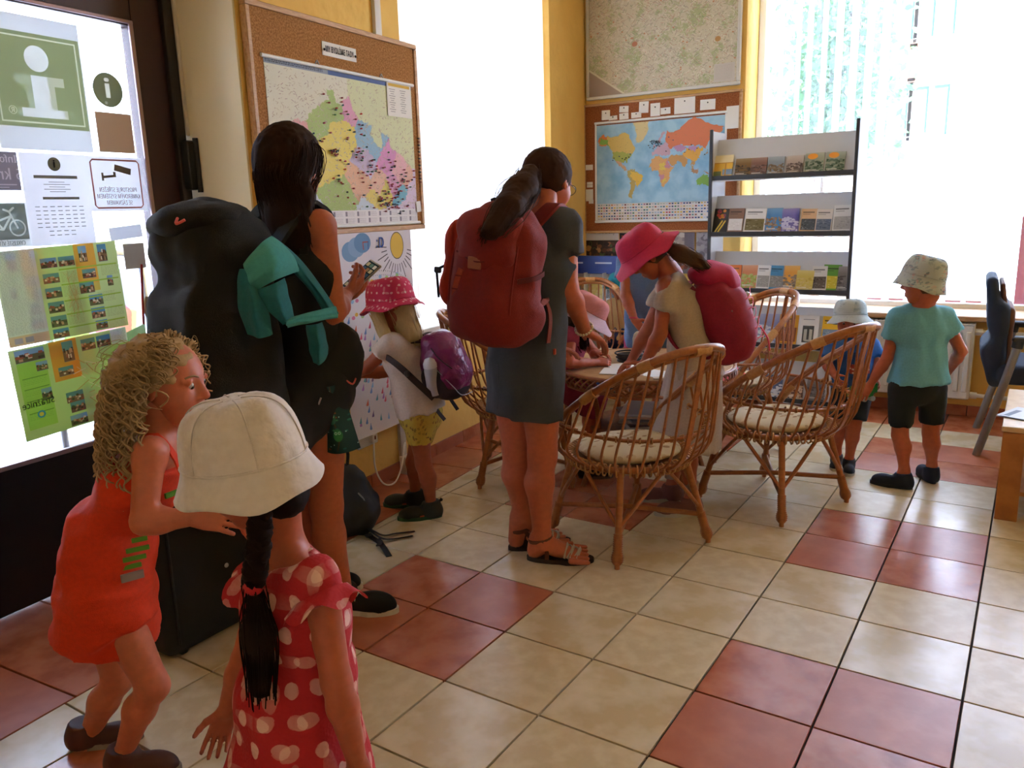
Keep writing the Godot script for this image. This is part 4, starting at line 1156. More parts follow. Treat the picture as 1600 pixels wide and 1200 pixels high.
	part(G.new().box(Vector3(0, 0.235, -0.055), Vector3(0.65, 0.46, 0.03), 0.008), "rear_panel", wm2, ra)
	for x in [-0.325, 0.325]: part(G.new().box(Vector3(x, 0.245, -0.03), Vector3(0.008, 0.47, 0.10), 0.002), "side_cover", wm2, ra)
	var gr := part(G.new().box(Vector3(0, 0.478, 0.018), Vector3(0.65, 0.006, 0.016)).box(Vector3(0, 0.478, -0.06), Vector3(0.65, 0.006, 0.016)), "top_grille", wm2, ra)
	for i in 27: part(G.new().box(Vector3(-0.304 + i * 0.0234, 0.478, -0.02), Vector3(0.007, 0.006, 0.07)), "slat", wm2, gr)
	for y in [0.43, 0.03]:
		part(G.new().tube(curve([Vector3(0.325, y, -0.02), Vector3(0.42, y, -0.02), Vector3(0.7, y - 0.005, -0.03), Vector3(0.9, y - 0.02, -0.05)], 12), 0.013, 10), "pipe", wm2, ra)
		part(G.new().tube(PackedVector3Array([Vector3(0.33, y, -0.02), Vector3(0.37, y, -0.02)]), 0.021, 10), "valve", wm2, ra)
	for x in [-0.22, 0.22]: part(G.new().box(Vector3(x, 0.2, -0.092), Vector3(0.03, 0.3, 0.05)), "bracket", wm2, ra)

# one picture with 32 brochure covers, eight by four
func atlas() -> StandardMaterial3D:
	var im := pic(1024, 1024, "dddddd")
	var r := RandomNumberGenerator.new()
	r.seed = 99
	var sk := [["e2b23a", "4a6a34", 0], ["7a5a2c", "3f2f1c", 1], ["7a5648", "4a3028", 1], ["8a96a0", "6a5232", 1], ["b3a49a", "4a3a32", 1], ["9aa08c", "3a5236", 2], ["98a08c", "365036", 2], ["2a2622", "b02c3a", 3],
		["8a6a58", "dcd8d4", 4], ["e6e2de", "70683f", 5], ["4a86bc", "8a6a4a", 1], ["6a62a8", "c2c0dc", 1], ["d8b088", "3f4a52", 4], ["d8d0c8", "5f6f86", 5], ["d9d9d8", "a8a8a8", 5], ["c9ced2", "b4b8bc", 5],
		["e07a3a", "3f4a30", 5], ["c9825a", "9aa84a", 1], ["e8e8e8", "9a9a98", 4], ["4a8fc0", "8a8a86", 5], ["e0a040", "7a6a5a", 1], ["cdb75a", "c3a850", 1], ["d3d0cc", "5a5248", 4], ["5f9a38", "c8b83a", 5],
		["7a7472", "5a5452", 1], ["8a92b8", "c7cdd8", 1], ["e0a028", "8a4a1c", 5], ["e2e0dc", "3a3a38", 6], ["e8b82c", "7f93a8", 5], ["5a3a2c", "c8a888", 1], ["3f4a8c", "9aa0c4", 1], ["4f5f86", "d0d8e4", 1]]
	for i in 32:
		var x := float(i % 8) * 128
		var y := float(i / 8) * 256
		var c: Array = sk[i]
		rct(im, x, y, 128, 256, c[0])
		if c[2] in [1, 2]:
			for j in 60: disc(im, clampf(x + r.randf() * 128, x + 12, x + 116), y + 90 + r.randf() * 140, 5 + r.randf() * 12, 4 + r.randf() * 10, col(c[1]).lightened(r.randf_range(-0.1, 0.3)))
			rct(im, x + 10, y + 190, 70, 7, "e2ddd4"); rct(im, x + 10, y + 202, 90, 4, "d0cac0")
			for j in 8: rct(im, x, y + 8 * j, 128, 8, col(c[0]).lightened(0.25 - 0.03 * j))
		if c[2] == 2: disc(im, x + 50, y + 40, 34, 32, "e0912c")
		if c[2] == 0:
			rct(im, x, y, 128, 80, "ead9a8"); rct(im, x, y + 80, 128, 8, "c48a2a"); rct(im, x, y + 170, 60, 86, "5a6a38"); rct(im, x + 66, y + 150, 62, 60, "7a8ea0"); rct(im, x + 80, y + 90, 8, 166, "c48a2a")
		if c[2] == 3:
			for j in 14: disc(im, x + 30 + r.randf() * 70, y + 20 + r.randf() * 70, 14, 14, ["c0392b", "d88a2c", "8a2c4a"][j % 3])
			for j in 2: line(im, Vector2(x + 20 + j * 26, y + 240), Vector2(x + 80 + j * 26, y + 120), 11, "d8b83a")
		if c[2] in [4, 5]:
			rct(im, x + 8, y + 100, 112, 110, c[1])
			for j in 40: rct(im, x + 8 + r.randf() * 96, y + 104 + r.randf() * 94, 6 + r.randf() * 12, 4 + r.randf() * 8, col(c[1]).lightened(r.randf_range(-0.3, 0.35)))
			rct(im, x + 14, y + 30, 90, 12, col(c[0]).darkened(0.45)); rct(im, x + 14, y + 52, 60, 6, col(c[0]).darkened(0.3)); rct(im, x + 14, y + 222, 80, 6, col(c[0]).darkened(0.3))
		if c[2] == 6:
			rct(im, x + 30, y + 80, 70, 130, "4a4a46")
			for j in 40: disc(im, x + 65, y + 110 + j * 2, 26, 4, "b8b4a4")
			disc(im, x + 65, y + 190, 26, 12, "b8b4a4"); rct(im, x + 58, y + 100, 14, 88, "4a4a46")
			rct(im, x + 30, y + 30, 70, 5, "8a8a88")
	return mat(tex(im), 0.35)
func cover(w: float, h: float, i: int) -> G:
	var g := G.new()
	var u := Vector2(i % 8, i / 8) / Vector2(8, 4)
	var e := Vector2(0.123, 0.248)
	g.box(Vector3(0, 0, -0.003), Vector3(w, h, 0.006), 0.0008)
	for k in g.uv.size():
		var p := g.v[k]
		g.uv[k] = u + Vector2(0.001, 0.001) + Vector2(clampf(p.x / w + 0.5, 0, 1) * e.x, clampf(0.5 - p.y / h, 0, 1) * e.y)
	return g

func brochure_rack(at: Material) -> void:
	var x0 := 0.14
	var x1 := 1.055
	var zf := -3.05
	var rk := thing("brochure_rack", "tall white brochure rack with dark edges standing before the big window", "rack", Transform3D(Basis(), Vector3((x0 + x1) / 2, 0, zf - 0.12)))
	var w := x1 - x0
	var wh := mat("c6c7ca", 0.4)
	var dk := mat("3a3f46", 0.4)
	for s in [-1, 1]:
		var sp := part(G.new().box(Vector3(s * w / 2, 0.94, -0.03), Vector3(0.018, 1.82, 0.26), 0.003), "side_panel", wh, rk)
		part(G.new().box(Vector3(s * w / 2, 0.94, 0.108), Vector3(0.022, 1.84, 0.02), 0.004), "edge_strip", dk, sp)
		part(G.new().box(Vector3(s * w / 2, 0.015, -0.02), Vector3(0.05, 0.03, 0.30), 0.006), "foot", dk, rk)
	var ys := [1.545, 1.175, 0.80, 0.435, 0.065]
	for y in ys:
		var lean := Transform3D(Basis(Vector3.RIGHT, -0.32), Vector3(0, y + 0.125, 0.035))
		var bp := part(G.new().box(Vector3.ZERO, Vector3(w - 0.02, 0.27, 0.006), 0.002, lean), "shelf_back", wh, rk)
		part(G.new().box(Vector3(0, y, 0.10), Vector3(w - 0.02, 0.030, 0.012), 0.003), "lip", dk, bp)
		part(G.new().box(Vector3(0, y - 0.018, 0.06), Vector3(w - 0.02, 0.006, 0.09), 0.001), "tray", wh, bp)
	var rows := [
		[1.545, [[0.065, 0.14, 0.165, 0, "yellow brochure with a torn photo collage"], [0.205, 0.105, 0.135, 1, "brown field brochure"], [0.31, 0.105, 0.135, 2, "brochure with a close-up of hands"], [0.42, 0.105, 0.135, 3, "brochure with a wide landscape and pale sky"], [0.54, 0.105, 0.135, 4, "grey brochure with a dark church silhouette"], [0.66, 0.115, 0.145, 5, "brochure with an orange flower beside the church one"], [0.785, 0.115, 0.145, 6, "brochure with an orange flower nearest the rack's right side"]], "top shelf"],
		[1.175, [[0.06, 0.10, 0.185, 7, "black brochure with slanted yellow lettering"], [0.165, 0.105, 0.185, 8, "brown topped brochure with a drawn animal"], [0.295, 0.14, 0.18, 9, "wide white brochure with a green hill photo"], [0.42, 0.105, 0.18, 10, "blue brochure with a church tower"], [0.525, 0.11, 0.175, 11, "violet brochure with a green label"], [0.64, 0.10, 0.17, 12, "pale orange brochure with a dark foot"], [0.735, 0.10, 0.165, 13, "white brochure with small blue pictures"], [0.845, 0.11, 0.19, 14, "tall grey brochure nearest the right side"]], "second shelf"],
		[0.80, [[0.06, 0.09, 0.17, 15, "grey brochure behind the red backpack"], [0.16, 0.105, 0.18, 16, "orange topped brochure with a green figure"], [0.27, 0.105, 0.18, 17, "brochure with a yellow field under a reddish hill"], [0.365, 0.09, 0.18, 18, "plain white leaflet with a car photo"], [0.45, 0.10, 0.18, 19, "blue topped brochure"], [0.545, 0.105, 0.18, 20, "orange brochure with small photos"], [0.635, 0.11, 0.15, 21, "short mustard yellow leaflet"], [0.725, 0.095, 0.18, 22, "white brochure with standing people"], [0.80, 0.11, 0.19, 23, "green and yellow brochure with a bird"], [0.88, 0.09, 0.18, 24, "dark grey brochure with a pale river line"]], "third shelf"],
		[0.435, [[0.24, 0.11, 0.2, 19, "blue grey brochure by the chair's edge"], [0.41, 0.14, 0.22, 25, "wide pale blue mountain brochure"], [0.54, 0.125, 0.22, 26, "yellow brochure with orange photos"], [0.67, 0.13, 0.22, 27, "white brochure with a big letter U"], [0.82, 0.13, 0.22, 28, "yellow and blue brochure by the toddler's hat"]], "fourth shelf"],
		[0.065, [[0.20, 0.11, 0.17, 29, "brown portrait brochure"], [0.33, 0.12, 0.17, 30, "indigo brochure"], [0.46, 0.12, 0.17, 31, "blue brochure with a pale band"], [0.6, 0.12, 0.17, 29, "brown brochure seen through the chair's rods"], [0.74, 0.12, 0.17, 24, "grey brochure low behind the right wicker chair"]], "bottom shelf"]]
	for r in rows:
		for q in r[1]:
			solo(cover(q[1], q[2], q[3]), "brochure", at, q[4] + " on the rack's " + r[2], "brochure", Transform3D(Basis(Vector3.RIGHT, -0.30) * Basis(Vector3(0, 0, 1), rng.randf_range(-0.03, 0.03)), Vector3(x0 + q[0], r[0] + q[2] / 2 * 0.955 - 0.008, zf - 0.12 + 0.092 - q[2] * 0.15)), "brochures on the " + r[2])


func facing(x: float, z: float, fx: float, fz: float, y := 0.0) -> Transform3D:
	var f := Vector3(fx, 0, fz).normalized()
	return Transform3D(Basis(Vector3.UP.cross(f), Vector3.UP, f), Vector3(x, y, z))

func wicker_chair(label: String, xf: Transform3D) -> Node3D:
	var t := thing("wicker_chair", label, "chair", xf, "wicker chairs round the table")
	var cane := tri_mat(ntex(0.02, ["96552a", "b06c38", "a45f30"], 61), 4.0, 0.35, {clearcoat_enabled = true, clearcoat = 0.3, clearcoat_roughness = 0.25})
	var pale := tri_mat(ntex(0.03, ["b98148", "cd9a60"], 62), 6.0, 0.4)
	var hoop := func(a: float) -> Vector3:   # a 0..1 from the left end over the top to the right end
		var th := a * PI
		var c := cos(th)
		return Vector3(signf(c) * pow(absf(c), 0.75) * 0.295, 0.40 + 0.475 * pow(sin(th), 0.8), 0.20 - 0.63 * pow(sin(th), 1.1))
	var seat := func(phi: float, r: float, y: float) -> Vector3: return Vector3(sin(phi) * r, y, -cos(phi) * r)
	var hp := PackedVector3Array()
	for i in 41: hp.append(hoop.call(i / 40.0))
	part(G.new().tube(hp, 0.0155, 10), "hoop", cane, t)
	var hp2 := PackedVector3Array()
	for i in 41: hp2.append(hoop.call(i / 40.0) * Vector3(0.955, 1, 1) + Vector3(0, -0.024 * sin(PI * i / 40.0), 0.012))
	part(G.new().tube(hp2, 0.009, 8), "inner_hoop", cane, t)
	for a in [0.03, 0.17, 0.33, 0.5, 0.67, 0.83, 0.97]:
		var q := PackedVector3Array()
		for k in 5: q.append(hoop.call(clampf(a - 0.018 + k * 0.009, 0, 1)) + Vector3(0, -0.006, 0.004))
		part(G.new().tube(q, 0.0215, 10), "cane_wrap", pale, t)
	# seat ring, woven seat, cushion
	var ring := PackedVector3Array()
	for i in 36: ring.append(seat.call(TAU * i / 36.0, 0.245, 0.375))
	var rr := part(G.new().tube(ring, 0.014, 8, true), "seat_ring", cane, t)
	var bind := G.new()
	for i in 60:
		var a := TAU * i / 60.0
		var q := PackedVector3Array()
		for k in 8:
			var b := TAU * k / 8.0
			q.append(seat.call(a, 0.245 + 0.020 * cos(b), 0.372 + 0.024 * sin(b)))
		bind.tube(q, 0.004, 5, true)
	part(bind, "ring_binding", pale, rr).set_meta("kind", "stuff")
	var sd := G.new()
	sd.lathe([Vector2(0.24, 0.366), Vector2(0.001, 0.360)], 36); sd.lathe([Vector2(0.001, 0.372), Vector2(0.24, 0.378)], 36)
	part(sd, "woven_seat", tri_mat(ntex(0.08, ["8a5a30", "a8753f"], 63), 8.0, 0.6, {normal_enabled = true, normal_texture = bump(0.1, 8, 256, 6.0)}), t)
	var cim := pic(256, 256, "d2c3a4")
	for i in 60: disc(cim, rng.randf() * 256, rng.randf() * 256, 5 + rng.randf() * 9, 4 + rng.randf() * 7, ["b08a5e", "9c7650", "c4a67c", "e0d5bc", "8f6a48"][i % 5])
	var cf := func(a: float, b: float) -> Vector3:
		var th := a * TAU
		var r := sin(b * PI) * 0.215
		r = 0.215 * pow(sin(b * PI), 0.45)
		return Vector3(cos(th) * r, 0.402 - 0.028 * cos(b * PI) * (1.0 + 0.12 * sin(th * 5) * sin(b * PI)) + 0.004 * sin(th * 3), sin(th) * r)
	part(G.new().surf(36, 14, cf, true), "cushion", tri_mat(tex(cim), 3.0, 0.9), t)
	# rods fan from the seat ring up to the hoop
	for i in 25:
		var u := i / 24.0
		var phi := lerpf(-1.95, 1.95, u)
		var top: Vector3 = hoop.call(lerpf(0.965, 0.035, u) if true else 0.0)
		var lowp: Vector3 = seat.call(phi, 0.25, 0.372)
		var flare := (Vector3(lowp.x, 0, lowp.z) * 0.32)
		var mid := lowp + flare + Vector3(0, 0.06 + 0.04 * absf(u - 0.5), 0)
		if lowp.distance_to(top) < 0.1: continue
		var c3 := mid.lerp(top, 0.35) + flare * 0.12
		part(G.new().tube(curve([lowp, mid, c3, top], 12), 0.0056, 6), "rod", cane, t)
	part(G.new().ribbon(curve([seat.call(0, 0.262, 0.37), seat.call(0, 0.34, 0.44), Vector3(0, 0.60, -0.385), Vector3(0, 0.87, -0.44)], 16), Vector3.RIGHT, 0.022, 0.008), "centre_splat", cane, t)
	# woven arm band
	var band := PackedVector3Array()
	for i in 31:
		var ph := lerpf(-2.05, 2.05, i / 30.0)
		band.append(Vector3(sin(ph) * 0.315, 0.535 + 0.02 * cos(ph) * -1.0, -cos(ph) * 0.335 + 0.005))
	var bd := part(G.new().tube(band, 0.0075, 8), "arm_band", cane, t)
	var bw := G.new()
	for i in range(3, 28):
		var c := band[i]
		var o := Vector3(c.x, 0, c.z).normalized()
		bw.tube(PackedVector3Array([c - o * 0.012 - Vector3(0, 0.012, 0), c + o * 0.012 - Vector3(0, 0.004, 0), c + o * 0.008 + Vector3(0, 0.014, 0), c - o * 0.012 + Vector3(0, 0.006, 0)]), 0.0042, 5, true)
	part(bw, "band_wrap", pale, bd).set_meta("kind", "stuff")
	# legs with bound feet, spreading to the floor
	for s in [[1, 1], [-1, 1], [1, -1], [-1, -1]]:
		var a := Vector3(s[0] * 0.165, 0.36, s[1] * 0.165)
		var b := Vector3(s[0] * 0.235, 0.018, s[1] * 0.235)
		var lg := part(G.new().tube(PackedVector3Array([a, a.lerp(b, 0.5), b]), PackedFloat32Array([0.0145, 0.0145, 0.0135]), 10), "leg", cane, t)
		var pts := PackedVector3Array()
		var rad := PackedFloat32Array()
		for k in 29:
			pts.append(a.lerp(b, 0.66 + 0.34 * k / 28.0))
			rad.append((0.0205 if k % 2 else 0.0165) + 0.006 * sin(PI * clampf((k - 16) / 12.0, 0, 1)) - (0.004 if k > 26 else 0.0))
		part(G.new().tube(pts, rad, 10), "bound_foot", cane, lg)
		part(G.new().tube(PackedVector3Array([b + Vector3(0, 0.004, 0), b - Vector3(0, 0.018, 0)]), 0.011, 8), "foot_tip", cane, lg)
		var hub := a.lerp(b, 0.60)
		for e in [0.75, -0.75]:
			var q := Vector3(s[0], 0, s[1]).normalized().rotated(Vector3.UP, e) * 0.236 + Vector3(0, 0.362, 0)
			part(G.new().tube(curve([hub, hub.lerp(q, 0.5) + Vector3(s[0], 0, s[1]) * 0.004, q], 8), 0.0085, 7), "brace", cane, t)
	for s in [1, -1]:
		part(G.new().tube(PackedVector3Array([Vector3(s * 0.208, 0.125, 0.208), Vector3(0, 0.125 + s * 0.011, 0), Vector3(-s * 0.208, 0.125, -0.208)]), 0.0115, 8), "stretcher", cane, t)
	return t

func furniture() -> void:
	var c1 := wicker_chair("wicker chair nearest the camera, its back turned, in front of the round table", facing(0.68, -0.60, -0.88, -0.46))
	copy(c1, "wicker_chair", facing(1.09, -1.32, -0.90, -0.38), "wicker chair at the right of the table, standing before the toddler")
	copy(c1, "wicker_chair", facing(0.60, -2.06, -0.55, 0.83), "wicker chair with pink cloth on its seat, behind the crimson backpack")
	copy(c1, "wicker_chair", facing(-0.42, -2.42, 0.5, 0.85), "wicker chair in the far corner below the flyer stand, beyond the table")
	copy(c1, "wicker_chair", facing(-0.14, -1.10, 0.86, -0.5), "wicker chair half hidden between the purple rucksack and the grey dress")
	var pc := solo(G.new().surf(20, 20, func(a: float, b: float) -> Vector3: return Vector3((a - 0.5) * 0.3, 0.012 * sin(a * 9 + b * 4) + 0.010 * cos(b * 8) - 0.25 * pow(maxf(0, a - 0.86), 1.0), (0.5 - b) * 0.26), false), "pink_cloth", mat("f0505f", 0.8, {backlight = Color(0.3, 0.2, 0.2)}), "bright coral pink cloth lying on a wicker chair's seat", "cloth", facing(0.59, -2.0, -0.55, 0.83, 0.452))
	# round wicker table
	var tb := thing("wicker_table", "round wicker table with a woven rim and a lower shelf of magazines", "table", Transform3D(Basis(), Vector3(0.42, 0, -1.36)))
	var cane := tri_mat(ntex(0.02, ["8a4c26", "a5622f"], 71), 4.0, 0.4)
	part(G.new().lathe([Vector2(0.001, 0.578), Vector2(0.425, 0.578), Vector2(0.432, 0.584), Vector2(0.432, 0.596), Vector2(0.425, 0.602), Vector2(0.001, 0.602)], 56), "tabletop", tri_mat(ntex(0.03, ["b98c5c", "c9a070"], 72), 2.0, 0.4), tb)
	var rim := G.new()
	for d in [1, -1]:
		for i in 64:
			var a := TAU * i / 64.0
			var b: float = a + d * TAU / 32.0
			rim.tube(PackedVector3Array([Vector3(cos(a) * 0.44, 0.592, sin(a) * 0.44), Vector3(cos((a + b) / 2) * (0.447 + 0.004 * d), 0.56, sin((a + b) / 2) * (0.447 + 0.004 * d)), Vector3(cos(b) * 0.428, 0.528, sin(b) * 0.428)]), 0.005, 5)
	for y in [[0.594, 0.441], [0.527, 0.427]]:
		var q := PackedVector3Array()
		for i in 48: q.append(Vector3(cos(TAU * i / 48) * y[1], y[0], sin(TAU * i / 48) * y[1]))
		rim.tube(q, 0.009, 7, true)
	part(rim, "woven_rim", cane, tb)
	for i in 4:
		var a := 0.6 + TAU * i / 4
		part(G.new().tube(curve([Vector3(cos(a) * 0.33, 0.575, sin(a) * 0.33), Vector3(cos(a) * 0.27, 0.3, sin(a) * 0.27), Vector3(cos(a) * 0.36, 0.0, sin(a) * 0.36)], 14), 0.014, 9), "leg", cane, tb)
	part(G.new().lathe([Vector2(0.001, 0.275), Vector2(0.29, 0.275), Vector2(0.295, 0.285), Vector2(0.29, 0.295), Vector2(0.001, 0.295)], 40), "lower_shelf", cane, tb)
	for i in 7:
		var o := solo(G.new().box(Vector3(0, 0.006, 0), Vector3(0.21, 0.012, 0.29), 0.002), "magazine", mat(["8a7a6c", "c9c2b8", "5a4a52", "a8988a", "6f6a70", "b8a08a", "d4cfc8"][i], 0.4), "magazine in the pile on the table's lower shelf, number %s from the bottom" % ["one", "two", "three", "four", "five", "six", "seven"][i], "magazine", Transform3D(Basis(Vector3.UP, 0.4 + rng.randf_range(-0.3, 0.3)), Vector3(0.44, 0.296 + i * 0.0125, -1.30)), "magazines under the table")
	# things on the table
	var pw := G.new().box(Vector3(0, 0.001, 0), Vector3(0.21, 0.002, 0.15)).mesh()
	for q in [[0.42, -1.10, 0.3, "white drawing sheet on the table before the seated child"], [0.60, -1.12, -0.2, "white drawing sheet on the table by the girl's hand"], [0.38, -1.25, 0.9, "white sheet partly under the other papers"]]:
		solo(pw, "paper_sheet", M.paper, q[3], "paper", Transform3D(Basis(Vector3.UP, q[2]), Vector3(q[0], 0.6025 + 0.0021 * (0 if q[0] < 0.4 else (1 if q[0] < 0.5 else 0)), q[1])), "papers on the wicker table")
	for q in [[0.47, -1.0, "small pale card at the table's near edge"], [0.63, -1.03, "small pale card behind the near chair's hoop"]]:
		solo(G.new().box(Vector3(0, 0.003, 0), Vector3(0.05, 0.005, 0.035), 0.001), "card", mat("d8c8b0", 0.7), q[2], "card", Transform3D(Basis(Vector3.UP, 0.5), Vector3(q[0], 0.6025, q[1])))
	var ds := thing("round_dish", "low round black wire dish on the table", "dish", Transform3D(Basis(), Vector3(0.33, 0.6025, -1.37)))
	var bk := G.new()
	for y in [[0.004, 0.062], [0.022, 0.068], [0.042, 0.075]]:
		var q := PackedVector3Array()
		for i in 30: q.append(Vector3(cos(TAU * i / 30) * y[1], y[0], sin(TAU * i / 30) * y[1]))
		bk.tube(q, 0.0045, 6, true)
	part(bk, "wire_rings", M.black, ds)
	part(G.new().lathe([Vector2(0.001, 0.003), Vector2(0.060, 0.003), Vector2(0.068, 0.036), Vector2(0.066, 0.036), Vector2(0.058, 0.008), Vector2(0.001, 0.008)], 28), "bowl", mat("2a2420", 0.5), ds)
	# office armchair by the radiator
	var oc := thing("office_chair", "dark blue office armchair with grey tube legs beside the radiator", "chair", Transform3D(Basis(Vector3.UP, 0.06), Vector3(2.08, 0, -2.83)))
	var navy := tri_mat(ntex(0.2, ["1c2434", "242f44"], 81), 8.0, 0.85)
	var gy := mat("8a8684", 0.35, {metallic = 0.55})
	for s in [-1, 1]:
		part(G.new().tube(curve([Vector3(-0.24, 0.0, s * 0.30), Vector3(-0.16, 0.34, s * 0.30), Vector3(-0.10, 0.62, s * 0.30)], 12), 0.021, 12, false, true), "rear_leg", gy, oc)
		part(G.new().tube(curve([Vector3(0.30, 0.0, s * 0.30), Vector3(0.24, 0.34, s * 0.30), Vector3(0.2, 0.62, s * 0.30)], 12), 0.021, 12), "front_leg", gy, oc)
		part(G.new().box(Vector3(0.10, 0.645, s * 0.30), Vector3(0.46, 0.035, 0.055), 0.014), "armrest", M.black, oc)
		part(G.new().tube(PackedVector3Array([Vector3(-0.105, 0.60, s * 0.30), Vector3(-0.098, 0.65, s * 0.30)]), 0.027, 10), "collar", M.black, oc)
	sculpt(part(null, "seat", navy, oc), [Sdf.new().rbox(Vector3(0.06, 0.44, 0), Vector3(0.25, 0.055, 0.25), 0.04)])
	var bs := Sdf.new()
	bs.k0 = 0.05; bs.cell = 0.012
	bs.rbox(Vector3(-0.20, 0.48, 0), Vector3(0.045, 0.12, 0.23), 0.04, Basis(Vector3(0, 0, 1), 0.28), 0.06)
	bs.rbox(Vector3(-0.185, 0.66, 0), Vector3(0.04, 0.16, 0.235), 0.04, Basis(Vector3(0, 0, 1), -0.02), 0.06)
	bs.rbox(Vector3(-0.225, 0.82, 0), Vector3(0.03, 0.14, 0.22), 0.03, Basis(Vector3(0, 0, 1), 0.14), 0.06)
	sculpt(part(null, "backrest", navy, oc), [bs])
	var fr := Sdf.new()
	fr.k0 = 0.05
	fr.rbox(Vector3(-0.135, 0.64, 0), Vector3(0.012, 0.15, 0.2), 0.012, Basis(Vector3(0, 0, 1), 0.0), 0.05)
	fr.rbox(Vector3(-0.175, 0.82, 0), Vector3(0.012, 0.11, 0.19), 0.012, Basis(Vector3(0, 0, 1), 0.16), 0.05)
	sculpt(part(null, "back_cushion", tri_mat(ntex(0.2, ["5f3d2c", "6d4836"], 83), 8.0, 0.85), oc, "brown front pad"), [fr])
	# low wooden table with magazines
	var lt := thing("low_table", "light beech low table with square legs at the right edge", "table", Transform3D(Basis(), Vector3(2.38, 0, -1.93)))
	part(G.new().box(Vector3(0, 0.41, 0), Vector3(0.80, 0.024, 0.80), 0.004), "tabletop", tri_mat(ntex(0.03, ["d8b88c", "e2c69c"], 84), 2.0, 0.35), lt)
	var lw := tri_mat(ntex(0.02, ["a8672c", "bb7a3a"], 85), 1.5, 0.45)
	for s in [[-1, -1], [1, -1], [-1, 1], [1, 1]]: part(G.new().box(Vector3(s[0] * 0.352, 0.199, s[1] * 0.352), Vector3(0.085, 0.397, 0.085), 0.004), "leg", lw, lt)
	for s in [-1, 1]:
		part(G.new().box(Vector3(0, 0.365, s * 0.352), Vector3(0.615, 0.06, 0.03), 0.003), "rail", lw, lt)
		part(G.new().box(Vector3(s * 0.352, 0.365, 0), Vector3(0.03, 0.06, 0.615), 0.003), "rail", lw, lt)
	part(G.new().box(Vector3(0, 0.10, 0), Vector3(0.70, 0.02, 0.60), 0.003), "lower_shelf", lw, lt)
	for i in 9:
		solo(G.new().box(Vector3(0, 0.006, 0), Vector3(0.22, 0.012, 0.3), 0.002), "magazine", mat(["d8d4cc", "9aa0a8", "c9b8a0", "e4e0da", "7f8a94", "b8a8a0", "d0ccc8", "a8aeb4", "c4bcb0"][i], 0.4), "magazine in the stack on the low table's shelf, %s from the bottom" % ["first", "second", "third", "fourth", "fifth", "sixth", "seventh", "eighth", "ninth"][i], "magazine", Transform3D(Basis(Vector3.UP, rng.randf_range(-0.12, 0.12)), Vector3(2.26, 0.1105 + i * 0.0125, -1.80)), "magazines in the low table")
	var mi := pic(128, 160, "d9dde2")
	disc(mi, 70, 90, 44, 30, "8fa2b8"); disc(mi, 84, 80, 26, 22, "3f5270"); rct(mi, 10, 12, 80, 14, "5a6a80")
	var mz := solo(sheet(0.21, 0.28, null, 0.006), "magazine", mat(tex(mi), 0.3), "pale blue magazine lying on top of the low table", "magazine", Transform3D(Basis(Vector3.UP, 1.2) * Basis(Vector3.RIGHT, -PI / 2), Vector3(2.12, 0.426, -1.75)))
	bags()

